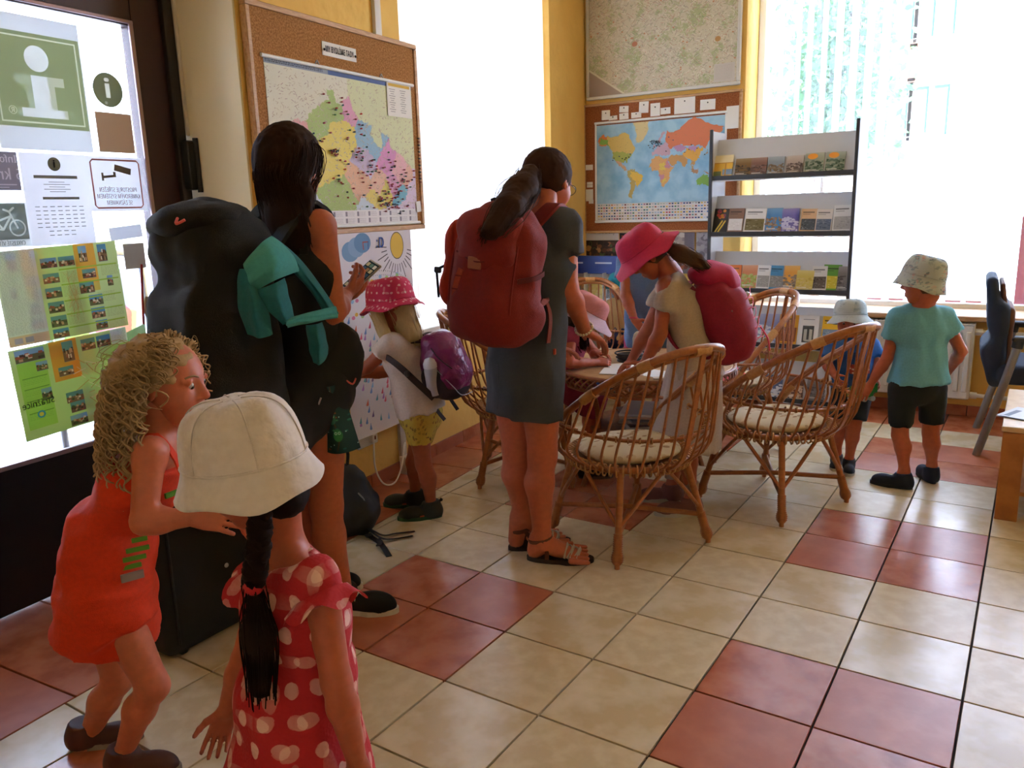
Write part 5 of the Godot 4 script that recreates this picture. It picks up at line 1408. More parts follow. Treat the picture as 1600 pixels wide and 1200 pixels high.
func bags() -> void:
	# big black case standing on the floor behind the two girls
	var ca := thing("suitcase", "large black case standing on the tiles between the curly girl and the hat girl", "suitcase", LW * Transform3D(Basis(), Vector3(0, 0, 0)))
	ca.transform = Transform3D(Basis(), Vector3(-0.245, 0, 0.70))
	var bl := tri_mat(ntex(0.1, ["060506", "0a090b"], 91), 6.0, 0.75)
	sculpt(part(null, "shell", bl, ca), [Sdf.new().rbox(Vector3(0, 0.275, 0), Vector3(0.11, 0.26, 0.34), 0.035)])
	var zp := PackedVector3Array()
	for q in [[0.06, 0.30], [0.48, 0.30], [0.51, 0.27], [0.51, -0.27], [0.48, -0.30], [0.06, -0.30]]: zp.append(Vector3(0.112, q[0], q[1]))
	part(G.new().tube(zp, 0.004, 6), "zip", M.black, ca)
	for q in [[0.44, 0.22], [0.38, -0.02], [0.25, 0.1]]: part(G.new().lathe([Vector2(0.009, 0), Vector2(0.006, 0.005), Vector2(0.0005, 0.006)], 10, Transform3D(Basis(Vector3(0, 0, 1), -PI / 2), Vector3(0.109, q[0], q[1]))), "stud", M.steel, ca)
	part(G.new().tube(curve([Vector3(0, 0.53, 0.1), Vector3(0, 0.565, 0.07), Vector3(0, 0.565, -0.07), Vector3(0, 0.53, -0.1)], 14), 0.011, 8), "handle", M.black, ca)
	for s in [[1, 1], [-1, 1], [1, -1], [-1, -1]]: part(G.new().tube(PackedVector3Array([Vector3(s[0] * 0.07 - 0.01, 0.018, s[1] * 0.27), Vector3(s[0] * 0.07 + 0.01, 0.018, s[1] * 0.27)]), 0.018, 10), "wheel", M.black, ca)
	# dark rucksack slumped by the wall
	var rb := thing("rucksack", "small black rucksack slumped on the floor by the skirting", "bag", Transform3D(Basis(Vector3.UP, 0.5), Vector3(-0.43, 0, -0.06)))
	var f := Sdf.new()
	f.k0 = 0.08; f.amp = 0.012; f.noise = noise(9.0, 4, 2); f.cell = 0.011
	f.ell(Vector3(0, 0.11, 0), Vector3(0.14, 0.115, 0.11)).ell(Vector3(-0.02, 0.20, -0.01), Vector3(0.10, 0.11, 0.09)).ell(Vector3(0.04, 0.08, 0.07), Vector3(0.09, 0.07, 0.06))
	f.planes = [Plane(Vector3.DOWN, -0.003)]
	sculpt(part(null, "body", mat("141416", 0.6), rb), [f])
	part(G.new().ribbon(curve([Vector3(-0.06, 0.27, 0.02), Vector3(-0.07, 0.38, 0.0), Vector3(-0.03, 0.42, -0.02), Vector3(0.01, 0.36, -0.02), Vector3(0.0, 0.26, 0.0)], 20), Vector3(0, 0.2, 1), 0.03, 0.006), "strap", mat("1b201e", 0.7), rb)
	part(G.new().tube(curve([Vector3(0.07, 0.2, 0.07), Vector3(0.1, 0.17, 0.085), Vector3(0.09, 0.14, 0.09)], 8), 0.004, 6), "zip_pull", M.steel, rb)
	for k in 2:
		part(G.new().ribbon(curve([Vector3(0.08, 0.06, 0.08), Vector3(0.17, 0.02, 0.1 + k * 0.03), Vector3(0.22, 0.01, 0.06 + k * 0.06), Vector3(0.30, 0.008, 0.03 + k * 0.05)], 16), Vector3.UP.lerp(Vector3(0, 0, 1), 0.8), 0.02, 0.003), "loose_strap", mat("1a1a1c", 0.8), rb)
	var sb := thing("belt_strap", "flat black strap with a buckle lying on a cream tile", "strap", Transform3D(Basis(Vector3.UP, 1.12), Vector3(-0.19, 0.002, 0.01)))
	part(G.new().ribbon(curve([Vector3(-0.01, 0.004, 0.13), Vector3(0, 0.010, 0.05), Vector3(0.008, 0.006, -0.02), Vector3(-0.005, 0.012, -0.09)], 16), Vector3.RIGHT, 0.024, 0.003), "webbing", mat("201d1b", 0.8), sb)
	part(G.new().ribbon(curve([Vector3(0.015, 0.007, -0.06), Vector3(0.005, 0.016, 0.0), Vector3(-0.02, 0.02, 0.04)], 10), Vector3.RIGHT, 0.022, 0.003), "loop", mat("201d1b", 0.8), sb)
	part(G.new().box(Vector3(-0.006, 0.012, -0.105), Vector3(0.032, 0.01, 0.03), 0.003), "buckle", mat("4a4644", 0.4), sb)


# ---------- people ----------
func dir_frame(f: Vector3, up: Vector3) -> Basis:   # z = f, y near up
	f = f.normalized()
	var x := up.cross(f).normalized()
	return Basis(x, f.cross(x), f)
func skin_mat(c: String) -> StandardMaterial3D:
	var k := col(c)
	return tri_mat(mottle, 5.0, 0.5, {albedo_color = Color(minf(k.r * 1.07, 1.0), k.g * 0.84, k.b * 0.80), subsurf_scatter_enabled = true, subsurf_scatter_strength = 0.12})
func cloth(c: String, _c2 := "", sc := 10.0, rough := 0.9) -> StandardMaterial3D:
	return tri_mat(mottle, sc, rough, {albedo_color = col(c).lightened(0.04), normal_enabled = true, normal_texture = weave, normal_scale = 0.35, rim_enabled = true, rim = 0.15})
var mottle: NoiseTexture2D = null
var weave: NoiseTexture2D = null

func limbs(f: Sdf, J: Dictionary, b: float, inf := 0.0, arms := true, legs := true) -> void:
	var g: float = J.get("leg", 1.0) * b
	for s in ["L", "R"]:
		if arms:
			var sh: Vector3 = J["s" + s]
			var el: Vector3 = J["e" + s]
			var wr: Vector3 = J["w" + s]
			f.cone(sh, el, 0.047 * b + inf, 0.037 * b + inf, 1, 1, Vector3.RIGHT, 0.03 * b)
			var m := el.lerp(wr, 0.3)
			f.cone(el, m, 0.036 * b + inf, 0.039 * b + inf, 1, 1, Vector3.RIGHT, 0.02 * b)
			f.cone(m, wr, 0.039 * b + inf, 0.026 * b + inf, 1, 1, Vector3.RIGHT, 0.02 * b)
		if legs:
			var hp: Vector3 = J["h" + s]
			var kn: Vector3 = J["k" + s]
			var an: Vector3 = J["a" + s]
			f.cone(hp, kn, 0.088 * g + inf, 0.056 * g + inf, 1, 1, Vector3.RIGHT, 0.03 * b)
			var back: Vector3 = (an - kn).normalized()
			var m := kn.lerp(an, 0.32) - (J["d_t" + s] as Vector3).normalized() * 0.012 * b
			f.cone(kn, m, 0.052 * g + inf, 0.056 * g + inf, 1, 1, Vector3.RIGHT, 0.03 * b)
			f.cone(m, an, 0.056 * g + inf, 0.034 * g + inf, 1, 1, Vector3.RIGHT, 0.03 * b)
func trunk(f: Sdf, J: Dictionary, b: float, inf := 0.0) -> void:
	var sd: Vector3 = (J.sR - J.sL).normalized()
	var hs: Vector3 = (J.hR - J.hL).normalized()
	f.cone(J.pel, J.waist, 0.122 * b + inf, 0.106 * b + inf, 1.22, 0.95, hs, 0.04 * b)
	f.cone(J.waist, J.chest, 0.106 * b + inf, 0.120 * b + inf, 1.22, 0.86, sd, 0.04 * b)
	f.cone(J.chest, J.chest.lerp(J.neck, 0.6), 0.118 * b + inf, 0.075 * b + inf, 1.35, 0.85, sd, 0.04 * b)
	f.cone(J.sL.lerp(J.sR, 0.08), J.sR.lerp(J.sL, 0.08), 0.045 * b + inf, 0.045 * b + inf, 1, 1, Vector3.UP, 0.04 * b)
	for s in [J.sL, J.sR]: f.cone(J.neck.lerp(J.chest, 0.12), s, 0.045 * b + inf * 0.6, 0.036 * b + inf * 0.6, 1, 1, Vector3.UP, 0.03 * b)
func head(f: Sdf, c: Vector3, B: Basis, H: float) -> void:
	var p := func(x: float, y: float, z: float) -> Vector3: return c + B * Vector3(x, y, z) * H
	f.k0 = 0.07 * H
	f.ell(p.call(0, 0.13, -0.06), Vector3(0.345, 0.37, 0.42) * H, B)
	f.ell(p.call(0, -0.06, 0.10), Vector3(0.275, 0.37, 0.28) * H, B, 0.12 * H)
	f.cone(p.call(-0.08, -0.36, 0.2), p.call(0.08, -0.36, 0.2), 0.105 * H, 0.105 * H, 1, 1, Vector3.UP, 0.14 * H)
	for s in [-1, 1]:
		f.ball(p.call(s * 0.16, -0.14, 0.21), 0.125 * H, 0.1 * H)
		f.ball(p.call(s * 0.135, 0.03, 0.415), 0.075 * H, 0.05 * H, 1)
		f.cone(p.call(s * 0.05, 0.095, 0.345), p.call(s * 0.22, 0.09, 0.28), 0.035 * H, 0.03 * H, 1, 1, Vector3.UP, 0.04 * H)
		f.ball(p.call(s * 0.052, -0.115, 0.375), 0.038 * H, 0.03 * H)
		f.ell(p.call(s * 0.345, -0.02, -0.03), Vector3(0.04, 0.125, 0.075) * H, B * Basis(Vector3.UP, s * 0.35), 0.03 * H)
		f.ball(p.call(s * 0.385, -0.01, 0.0), 0.035 * H, 0.03 * H, 1)
		f.cone(p.call(s * 0.135 - 0.05, 0.078, 0.335), p.call(s * 0.135 + 0.05, 0.078, 0.325), 0.044 * H, 0.044 * H, 1, 1, Vector3.UP, 0.012 * H)
	f.cone(p.call(0, 0.06, 0.345), p.call(0, -0.09, 0.435), 0.036 * H, 0.052 * H, 1, 1, Vector3.UP, 0.05 * H)
	f.cone(p.call(-0.06, -0.235, 0.345), p.call(0.06, -0.235, 0.345), 0.033 * H, 0.033 * H, 1, 1, Vector3.UP, 0.03 * H)
	f.cone(p.call(-0.05, -0.285, 0.335), p.call(0.05, -0.285, 0.335), 0.036 * H, 0.036 * H, 1, 1, Vector3.UP, 0.03 * H)
	f.cone(p.call(-0.085, -0.26, 0.385), p.call(0.085, -0.26, 0.385), 0.010 * H, 0.010 * H, 1, 1, Vector3.UP, 0.012 * H, 0, 1)
func hand(f: Sdf, w: Vector3, d: Vector3, nrm: Vector3, side: float, L: float, curl: float, spread := 0.12) -> void:
	d = d.normalized()
	nrm = (nrm - d * nrm.dot(d)).normalized()
	var lat := d.cross(nrm) * side      # towards the thumb
	f.k0 = 0.05 * L
	var lens := [0.43, 0.48, 0.45, 0.35]
	f.ell(w + d * 0.26 * L, Vector3(0.21, 0.30, 0.10) * L, Basis(lat, d, lat.cross(d)), 0.08 * L)
	for i in 4:
		var o := 0.165 - 0.11 * i
		var kn := w + d * (0.50 - 0.02 * absf(i - 1.2)) * L + lat * o * L
		f.cone(w + d * 0.05 * L + lat * o * 0.6 * L, kn, 0.075 * L, 0.058 * L, 1, 1, Vector3.UP, 0.05 * L)
		var dd := (d + lat * (1.3 - i) * spread).normalized()
		var r := 0.052 * L
		var p := kn
		for s in 3:
			var a: float = curl * [0.75, 1.0, 0.8][s] * (1.0 + 0.12 * i)
			dd = (dd * cos(a) + nrm * sin(a)).normalized() if s == 0 else dd.rotated(dd.cross(nrm).normalized() if absf(dd.dot(nrm)) < 0.98 else lat, a)
			var q: Vector3 = p + dd * lens[i] * [0.45, 0.31, 0.24][s] * L
			f.cone(p, q, r, r * 0.92, 1, 1, Vector3.UP, 0.012 * L)
			p = q; r *= 0.92
	var t0 := w + d * 0.14 * L + lat * 0.14 * L
	var td := (d * 0.6 + lat * 0.75 + nrm * 0.35).normalized()
	var t1 := t0 + td * 0.20 * L
	var td2 := (td + d * 0.6 + nrm * 0.4 * curl).normalized()
	var t2 := t1 + td2 * 0.17 * L
	var t3 := t2 + (td2 + d * 0.3 + nrm * 0.6 * curl).normalized() * 0.14 * L
	f.chain([t0, t1, t2, t3], [0.085 * L, 0.066 * L, 0.056 * L, 0.045 * L], 0.03 * L)

# J holds joints in the room's axes; keys that begin with d_ are directions
func human(label: String, J: Dictionary, o := {}) -> Node3D:
	var base := Vector3(J.pel.x, 0, J.pel.z)
	for k in J:
		if J[k] is Vector3 and not k.begins_with("d_"): J[k] -= base
	var b: float = o.get("b", 1.0)
	var H: float = o.get("H", 0.22)
	var t := thing("person", label, "person", Transform3D(Basis(), base))
	var sk: Material = o.skin
	var f := Sdf.new()
	f.cell = o.get("cell", 0.012)
	f.k0 = 0.03 * b
	trunk(f, J, b)
	limbs(f, J, b)
	var B := dir_frame(J.d_face, J.d_up)
	f.cone(J.neck, J.head + B * Vector3(0, -0.28, -0.12) * H, 0.052 * b, 0.25 * H, 1, 1, Vector3.RIGHT, 0.05 * b)
	for s in ["L", "R"]:
		var an: Vector3 = J["a" + s]
		var td: Vector3 = (J["d_t" + s] as Vector3).normalized()
		var L: float = o.get("foot", 0.24) * 1.0
		var fz: float = b if o.get("bare", false) else b * 0.68
		f.cone(an - td * 0.02 * b, an - td * 0.03 * fz + Vector3(0, -an.y + 0.04 * fz, 0), 0.036 * fz, 0.034 * fz, 1, 1, Vector3.RIGHT, 0.02)
		f.cone(an + Vector3(0, -0.015 * b, 0), an + td * L * (0.55 if fz == b else 0.35) + Vector3(0, -an.y + 0.03 * fz, 0), 0.038 * fz, 0.024 * fz, 1.25, 1, td.cross(Vector3.UP), 0.02)
	var fields := [f]
	var hf := Sdf.new()
	hf.cell = o.get("hcell", 0.006)
	head(hf, J.head, B, H)
	fields.append(hf)
	for s in ["L", "R"]:
		if o.get("no" + s, false): continue
		var q := Sdf.new()
		q.cell = o.get("fcell", 0.0042)
		var w: Vector3 = J["w" + s]
		var fd: Vector3 = (w - J["e" + s]).normalized()
		var d: Vector3 = J.get("d_h" + s, fd)
		q.k0 = 0.01
		q.cone(w - fd * 0.03 * b, w, 0.0268 * b, 0.0262 * b, 1, 1, Vector3.RIGHT, 0.03 * b)
		hand(q, w, d, J.get("d_p" + s, Vector3.DOWN), (1.0 if s == "R" else -1.0) * J.get("flip" + s, 1.0), o.get("hand", 0.17), o.get("curl" + s, 0.35))
		fields.append(q)
	sculpt(part(null, "body", sk, t), fields)
	if o.get("eyes", false):
		for s in [-1, 1]:
			var e := part(ball(J.head + B * Vector3(s * 0.135, 0.035, 0.312) * H, 0.048 * H), "eye", mat("b9b0aa", 0.25), t)
			part(ball(J.head + B * Vector3(s * 0.133, 0.024, 0.331) * H, 0.034 * H), "iris", mat("3a2a20", 0.2), e)
			part(G.new().tube(curve([J.head + B * Vector3(s * 0.06, 0.125, 0.375) * H, J.head + B * Vector3(s * 0.14, 0.15, 0.352) * H, J.head + B * Vector3(s * 0.22, 0.125, 0.30) * H], 8), 0.012 * H, 6), "eyebrow", o.get("brow", mat("4a3424", 0.8)), t)
		var lp := G.new()
		lp.tube(curve([J.head + B * Vector3(-0.085, -0.255, 0.355) * H, J.head + B * Vector3(-0.02, -0.238, 0.380) * H, J.head + B * Vector3(0.02, -0.238, 0.380) * H, J.head + B * Vector3(0.085, -0.255, 0.355) * H], 10), 0.013 * H, 6)
		lp.tube(curve([J.head + B * Vector3(-0.085, -0.262, 0.352) * H, J.head + B * Vector3(0, -0.290, 0.374) * H, J.head + B * Vector3(0.085, -0.262, 0.352) * H], 10), 0.016 * H, 6)
		part(lp, "lips", mat("a8584c", 0.45), t)
	return t
func ball(c: Vector3, r: float, n := 14) -> G:
	var prof := []
	for i in 9: prof.append(Vector2(maxf(sin(PI * i / 8.0), 0.001) * r, -cos(PI * i / 8.0) * r))
	return G.new().lathe(prof, n, Transform3D(Basis(), c))

# bucket hat round the head: crown, and a brim that falls and waves
func bucket(t: Node3D, c: Vector3, B: Basis, R: float, h: float, brim: float, drop: float, m: Material, wave := 0.006, nw := 5, m2: Material = null, label := "", ex := 2.5) -> Node3D:
	var ht := part(G.new().surf(44, 16, func(a: float, v: float) -> Vector3:
		var th := a * TAU
		var k := 1.0 - v
		var r := R * (1.06 - 0.10 * v) * pow(maxf(1.0 - pow(v, ex), 0.0), 0.5) if v < 1.0 else 0.001
		var y := h * sin(v * PI / 2)
		return c + B * Vector3(cos(th) * r * 0.93, y + 0.004 * sin(th * 6 + v * 5) * v * k * 4, sin(th) * r * 1.07), true), "hat", m, t, label)
	var bf := func(off: float) -> Callable: return func(a: float, v: float) -> Vector3:
		var th := a * TAU
		var r := R * 1.055 + brim * v
		var y := -drop * pow(v, 0.85) + wave * sin(th * nw + 0.7) * v + wave * 0.6 * sin(th * (nw + 3) + 2.0) * v * v
		return c + B * Vector3(cos(th) * r * (0.93 + 0.05 * v), y - off, sin(th) * r * (1.07 - 0.02 * v))
	var g := G.new().surf(60, 7, bf.call(0.0), true)
	var up: Callable = bf.call(0.0035)
	g.surf(60, 7, func(a: float, v: float) -> Vector3: return up.call(1.0 - a, v), true)
	part(g, "brim", m2 if m2 else m, ht)
	var st := PackedVector3Array()
	for i in 40:
		var th := TAU * i / 40
		st.append(c + B * Vector3(cos(th) * R * 0.99, 0.003, sin(th) * R * 1.135))
	part(G.new().tube(st, 0.0022, 5, true), "seam", m, ht)
	return ht
# shoe on the floor; a: ankle, d: toe direction
func shoe(t: Node3D, a: Vector3, d: Vector3, L: float, m: Material, sm: Material, open := 0, label := "") -> MeshInstance3D:
	d = Vector3(d.x, 0, d.z).normalized()
	var B := Basis(Vector3.UP.cross(d), Vector3.UP, d)
	var o := Vector3(a.x, 0, a.z) - d * 0.22 * L
	var f := Sdf.new()
	f.cell = 0.006; f.k0 = 0.03
	f.ell(o + B * Vector3(0, 0.12 * L, 0.66 * L), Vector3(0.185, 0.20, 0.34) * L, B)
	f.ell(o + B * Vector3(0, 0.15 * L, 0.20 * L), Vector3(0.165, 0.27, 0.24) * L, B)
	f.cone(o + B * Vector3(0, 0.2 * L, 0.16 * L), Vector3(a.x, 0, a.z) + B * Vector3(0, 0.40 * L, 0.0), 0.165 * L, 0.185 * L)
	f.planes = [Plane(Vector3.DOWN, -0.008), Plane(Vector3(0, 0.99, 0) + d * 0.12, (o + d * 0.2 * L).dot(d) * 0.12 + 0.42 * L)]
	var sh := sculpt(part(null, "shoe", m, t, label), [f])
	var g := G.new()
	var p := PackedVector2Array()
	for i in 28:
		var th := TAU * i / 28
		var w := 0.185 * L * (1.0 - 0.14 * cos(th + 0.5) * 0.0)
		var z := 0.5 * L + 0.53 * L * cos(th)
		var x := sin(th) * w * (1.06 if cos(th) > 0 else 0.88)
		var q := o + B * Vector3(x, 0, z)
		p.append(Vector2(q.x, q.z))
	part(g.prism(p, 0.001, 0.055 * L + 0.008, 0.004), "sole", sm, sh)
	for k in 3:
		var z := (0.42 + 0.1 * k) * L
		part(G.new().tube(curve([o + B * Vector3(-0.12 * L, 0.22 * L - 0.02 * k * L, z), o + B * Vector3(0, 0.325 * L - 0.03 * k * L, z + 0.01), o + B * Vector3(0.12 * L, 0.22 * L - 0.02 * k * L, z)], 8), 0.008 * L + 0.0015, 6, false, true, 0.5), "strap" if open else "lace", sm if not open else m, sh)
	return sh
# hair that falls as a tapering mass of strands
func tail(t: Node3D, pts: Array, rs: Array, m: Material, called := "ponytail", strands := 40, flat := 0.7, seed := 3, side := Vector3.RIGHT) -> Node3D:
	var f := Sdf.new()
	f.cell = 0.007; f.k0 = 0.02; f.amp = 0.003; f.noise = noise(60.0, seed, 2); f.fs = Vector3(1, 0.16, 1)
	for i in pts.size() - 1: f.cone(pts[i], pts[i + 1], rs[i], rs[i + 1], 1.0, flat, side)
	var o := sculpt(part(null, called, m, t), [f])
	var g := G.new()
	var r := RandomNumberGenerator.new()
	r.seed = seed
	for s in strands:
		var a := r.randf() * TAU
		var q := []
		for i in pts.size():
			var k := 1.0 + 0.12 * r.randf() + (0.35 * r.randf() if i == pts.size() - 1 else 0.0)
			q.append(pts[i] + Vector3(cos(a), 0, sin(a) * flat).rotated(Vector3.UP, 0.3) * rs[i] * k + Vector3(r.randfn(0, 0.004), r.randfn(0, 0.01) - (0.03 * r.randf() if i == pts.size() - 1 else 0.0), r.randfn(0, 0.004)))
		g.tube(curve(q, 10), 0.0013, 4, false, false)
	part(g, "strands", m, o).set_meta("kind", "stuff")
	return o
# garment over the trunk: sleeves down a share of the upper arm, cut at neck and hem planes
func shirt(t: Node3D, J: Dictionary, b: float, m: Material, o := {}) -> MeshInstance3D:
	var inf: float = o.get("inf", 0.012)
	var f := Sdf.new()
	f.cell = o.get("cell", 0.011); f.k0 = 0.03 * b
	f.amp = o.get("amp", 0.006) * 1.35; f.noise = noise(o.get("freq", 7.0), o.get("seed", 2), 2); f.fs = o.get("fs", Vector3(1.3, 0.7, 1.3))
	trunk(f, J, b, inf)
	var sl: float = o.get("sleeve", 0.5)
	if sl > 0.0:
		for s in ["L", "R"]:
			var e: Vector3 = J["s" + s].lerp(J["e" + s], sl)
			f.cone(J["s" + s], e, 0.047 * b + inf, 0.045 * b + inf + o.get("flare", 0.008), 1, 1, Vector3.RIGHT, 0.03 * b, 2)
	else:
		f.planes.append_array(o.get("armholes", []))
	if o.has("hem"):
		var hs: Vector3 = (J.hR - J.hL).normalized()
		f.cone(J.waist, o.hem, 0.108 * b + inf, o.get("hem_r", 0.13 * b), o.get("hx", 1.2), o.get("hz", 0.95), hs, 0.04 * b, 2)
		if not o.has("thigh"):
			var ax: Vector3 = (o.hem - J.waist).normalized()
			f.planes.append(Plane(ax, ax.dot(o.hem) - 0.001))
	if o.has("thigh"):
		for s in ["L", "R"]: f.cone(J["h" + s], J["h" + s].lerp(J["k" + s], o.thigh), 0.1 * b + inf, 0.085 * b + inf * 1.6, 1, 1, Vector3.RIGHT, 0.06 * b, 2)
	for p in o.get("cut", []): f.planes.append(p)
	f.cone(J.neck - Vector3(0, 0.03 * b, 0), J.neck + Vector3(0, 0.12 * b, 0), 0.052 * b, 0.075 * b, 1, 1, Vector3.RIGHT, 0.008, 0, 1)
	return sculpt(part(null, o.get("called", "shirt"), m, t), [f])
func shorts(t: Node3D, J: Dictionary, b: float, m: Material, share := 0.75, inf := 0.016, called := "shorts") -> MeshInstance3D:
	var f := Sdf.new()
	f.cell = 0.011; f.k0 = 0.03 * b; f.amp = 0.006; f.noise = noise(8.0, 5, 2)
	var hs: Vector3 = (J.hR - J.hL).normalized()
	f.cone(J.pel + Vector3(0, -0.02 * b, 0), J.waist, 0.122 * b + inf, 0.108 * b + inf * 0.7, 1.22, 0.95, hs, 0.03 * b, 2)
	var g: float = J.get("leg", 1.0) * b
	for s in ["L", "R"]:
		var e: Vector3 = J["h" + s].lerp(J["k" + s], share)
		f.cone(J["h" + s], e, 0.088 * g + inf, 0.066 * g + inf * 1.2, 1, 1, Vector3.RIGHT, 0.015 * b, 2)
	return sculpt(part(null, called, m, t), [f])


const IR := Vector3(0.836, 0, -0.548)   # towards the window side
const IA := Vector3(-0.548, 0, -0.836)  # towards the corner with the maps
const UP := Vector3.UP

func people() -> void:
	weave = bump(0.35, 14, 128, 3.0)
	mottle = ntex(0.06, ["f1f1f1", "f8f8f8", "ffffff"], 6, 128)
	woman_phone()
	woman_red_pack()
	girl_curls()
	girl_white_hat()
	girl_polka_hat()
	girl_pink_pack()
	child_seated()
	child_mint_hat()
	child_teal_cap()
	toddler()
	boy_turquoise()

func hair_mat(c: String, rough: float, o := {}) -> StandardMaterial3D:
	var m := tri_mat(mottle, 14.0, maxf(rough, 0.68), o)
	m.metallic_specular = 0.22
	m.albedo_color = col(c)
	return m

# a piece of cloth through three rows of three points, folded a little, both sides
func drape(t: Node3D, called: String, m: Material, rows: Array, label := "", th := 0.006) -> void:
	var inv := t.transform.affine_inverse()
	var q := func(r: Array, a: float) -> Vector3: return r[0] * (1 - a) * (1 - 2 * a) + r[1] * 4 * a * (1 - a) + r[2] * a * (2 * a - 1)
	var f := func(a: float, v: float) -> Vector3:
		var w := 0.006 * sin(a * 11 + v * 3) * (0.4 + v) + 0.004 * sin(v * 13 - a * 4)
		return inv * (q.call([q.call(rows[0], a), q.call(rows[1], a), q.call(rows[2], a)], v) - IA * w)
	var g := G.new().surf(22, 22, f)
	var o := inv.basis * IA * th
	g.surf(22, 22, func(a: float, v: float) -> Vector3: return f.call(1.0 - a, v) + o)
	for e in 4:
		g.surf(22, 1, func(a: float, v: float) -> Vector3: return f.call(a if e < 2 else float(e - 2), float(e) if e < 2 else a) + o * (v if e == 0 or e == 3 else 1.0 - v))
	part(g, called, m, t, label)

func woman_phone() -> void:
	var J := {pel = Vector3(0.005, 0.798, 0.512), waist = Vector3(0.002, 0.956, 0.514), chest = Vector3(0.013, 1.192, 0.531), neck = Vector3(0.005, 1.386, 0.512), head = Vector3(-0.008, 1.522, 0.485),
		sR = Vector3(0.141, 1.35, 0.519), sL = Vector3(-0.142, 1.345, 0.513), eR = Vector3(0.152, 1.077, 0.5), wR = Vector3(0.041, 1.11, 0.334), eL = Vector3(-0.173, 1.075, 0.486), wL = Vector3(-0.06, 1.08, 0.292),
		hR = Vector3(0.081, 0.779, 0.522), hL = Vector3(-0.083, 0.759, 0.51), kR = Vector3(0.063, 0.403, 0.522), kL = Vector3(-0.085, 0.38, 0.499), aR = Vector3(0.085, 0.061, 0.496), aL = Vector3(-0.102, 0.073, 0.487),
		d_face = IA * 0.75 + IR * 0.62 - UP * 0.45, d_up = UP + IA * 0.35, d_tR = IR * 0.9 - IA * 0.1, d_tL = IR * 0.8 + IA * 0.3, d_hR = IR * 0.45 + IA * 0.6 + UP * 0.35, d_hL = IR * 0.8 + IA * 0.3 + UP * 0.2, d_pR = UP * 0.5 - IR * 0.9, d_pL = UP}
	var sk := skin_mat("b07a58")
	var t := human("woman with long straight brown hair, black top and skirt, looking at a phone", J, {b = 0.98, H = 0.222, skin = sk, curlR = 0.7, curlL = 0.4, hand = 0.165})
	var hair := hair_mat("2e1c12", 0.5)
	hair.uv1_scale = Vector3(30, 3, 30)
	var f := Sdf.new()
	f.cell = 0.008; f.amp = 0.005; f.noise = noise(55.0, 3, 2); f.fs = Vector3(1, 0.12, 1); f.k0 = 0.04
	var B := dir_frame(J.d_face, J.d_up)
	var lat := (J.sR - J.sL as Vector3).normalized()
	f.ell(J.head + B * Vector3(0, 0.05, -0.02), Vector3(0.098, 0.105, 0.108), B)
	f.cone(J.head + B * Vector3(0, 0, -0.045), J.neck + Vector3(0, 0.02, 0) - IA * 0.04, 0.095, 0.085, 1.0, 0.8, lat)
	f.cone(J.neck + Vector3(0, 0.03, 0) - IA * 0.04, J.neck - Vector3(0, 0.09, 0) - IA * 0.075, 0.085, 0.075, 1.3, 0.5, lat)
	f.ell(J.head + B * Vector3(0, -0.055, 0.125), Vector3(0.066, 0.125, 0.085), B, 0.02, 1)
	var hr := sculpt(part(null, "hair", hair, t), [f])
	var g := G.new()
	var r := RandomNumberGenerator.new()
	r.seed = 5
	for i in 150:
		var a := r.randf_range(-1.9, 1.9)
		var o := -B.z.rotated(B.y, a)
		var q := [J.head + B.y * 0.13 + o * 0.03, J.head + B.y * 0.06 + o * 0.107, J.head - B.y * 0.03 + o * 0.112, J.neck + Vector3(0, 0.06, 0) + o * 0.096 - IA * 0.025, J.neck - Vector3(0, r.randf_range(0.02, 0.12), 0) + lat * clampf(o.dot(lat), -1, 1) * 0.125 - IA * (0.085 if absf(a) < 1.2 else 0.03)]
		for k in q.size(): q[k] += Vector3(r.randfn(0, 0.004), 0, r.randfn(0, 0.004))
		g.tube(curve(q, 12), 0.0012, 4, false, false)
	part(g, "strands", hair, hr).set_meta("kind", "stuff")
	var blk := cloth("060607", "17171b")
	shirt(t, J, 0.98, blk, {sleeve = 0.0, called = "tank_top", inf = 0.009, cut = [Plane(UP, J.sR.y - 0.05)], amp = 0.004})
	for s in ["R", "L"]:
		var q: Vector3 = J["s" + s].lerp(J.neck, 0.42)
		part(G.new().ribbon(curve([q + IA * 0.075 - UP * 0.10, q + IA * 0.05 + UP * 0.03, q + UP * 0.052, q - IA * 0.06 + UP * 0.01, q - IA * 0.095 - UP * 0.10], 16), IR, 0.026, 0.004), "shoulder_strap", blk, t)
	var fs := Sdf.new()
	fs.k0 = 0.03; fs.amp = 0.010; fs.noise = noise(7.0, 9, 2); fs.fs = Vector3(1.4, 0.4, 1.4)
	fs.cone(J.waist, J.pel, 0.115, 0.145, 1.2, 0.92, lat, -1, 1).cone(J.pel, Vector3(0.016, 0.585, 0.505), 0.145, 0.150, 1.12, 0.95, lat, -1, 2)
	var skt := sculpt(part(null, "skirt", blk, t), [fs])
	# teal owl panel on the skirt's side
	var im := pic(160, 320, "123a38")
	for i in 5: line(im, Vector2(80 + 14 * sin(i * 2.0), 60 * i), Vector2(80 + 14 * sin(i * 2.0 + 2), 60 * i + 64), 6, "4a3a26")
	for i in 26: disc(im, rng.randf() * 160, rng.randf() * 320, 8, 4, ["2f7a66", "1f5f5a", "3f8a5a", "8a4a2a"][i % 4])
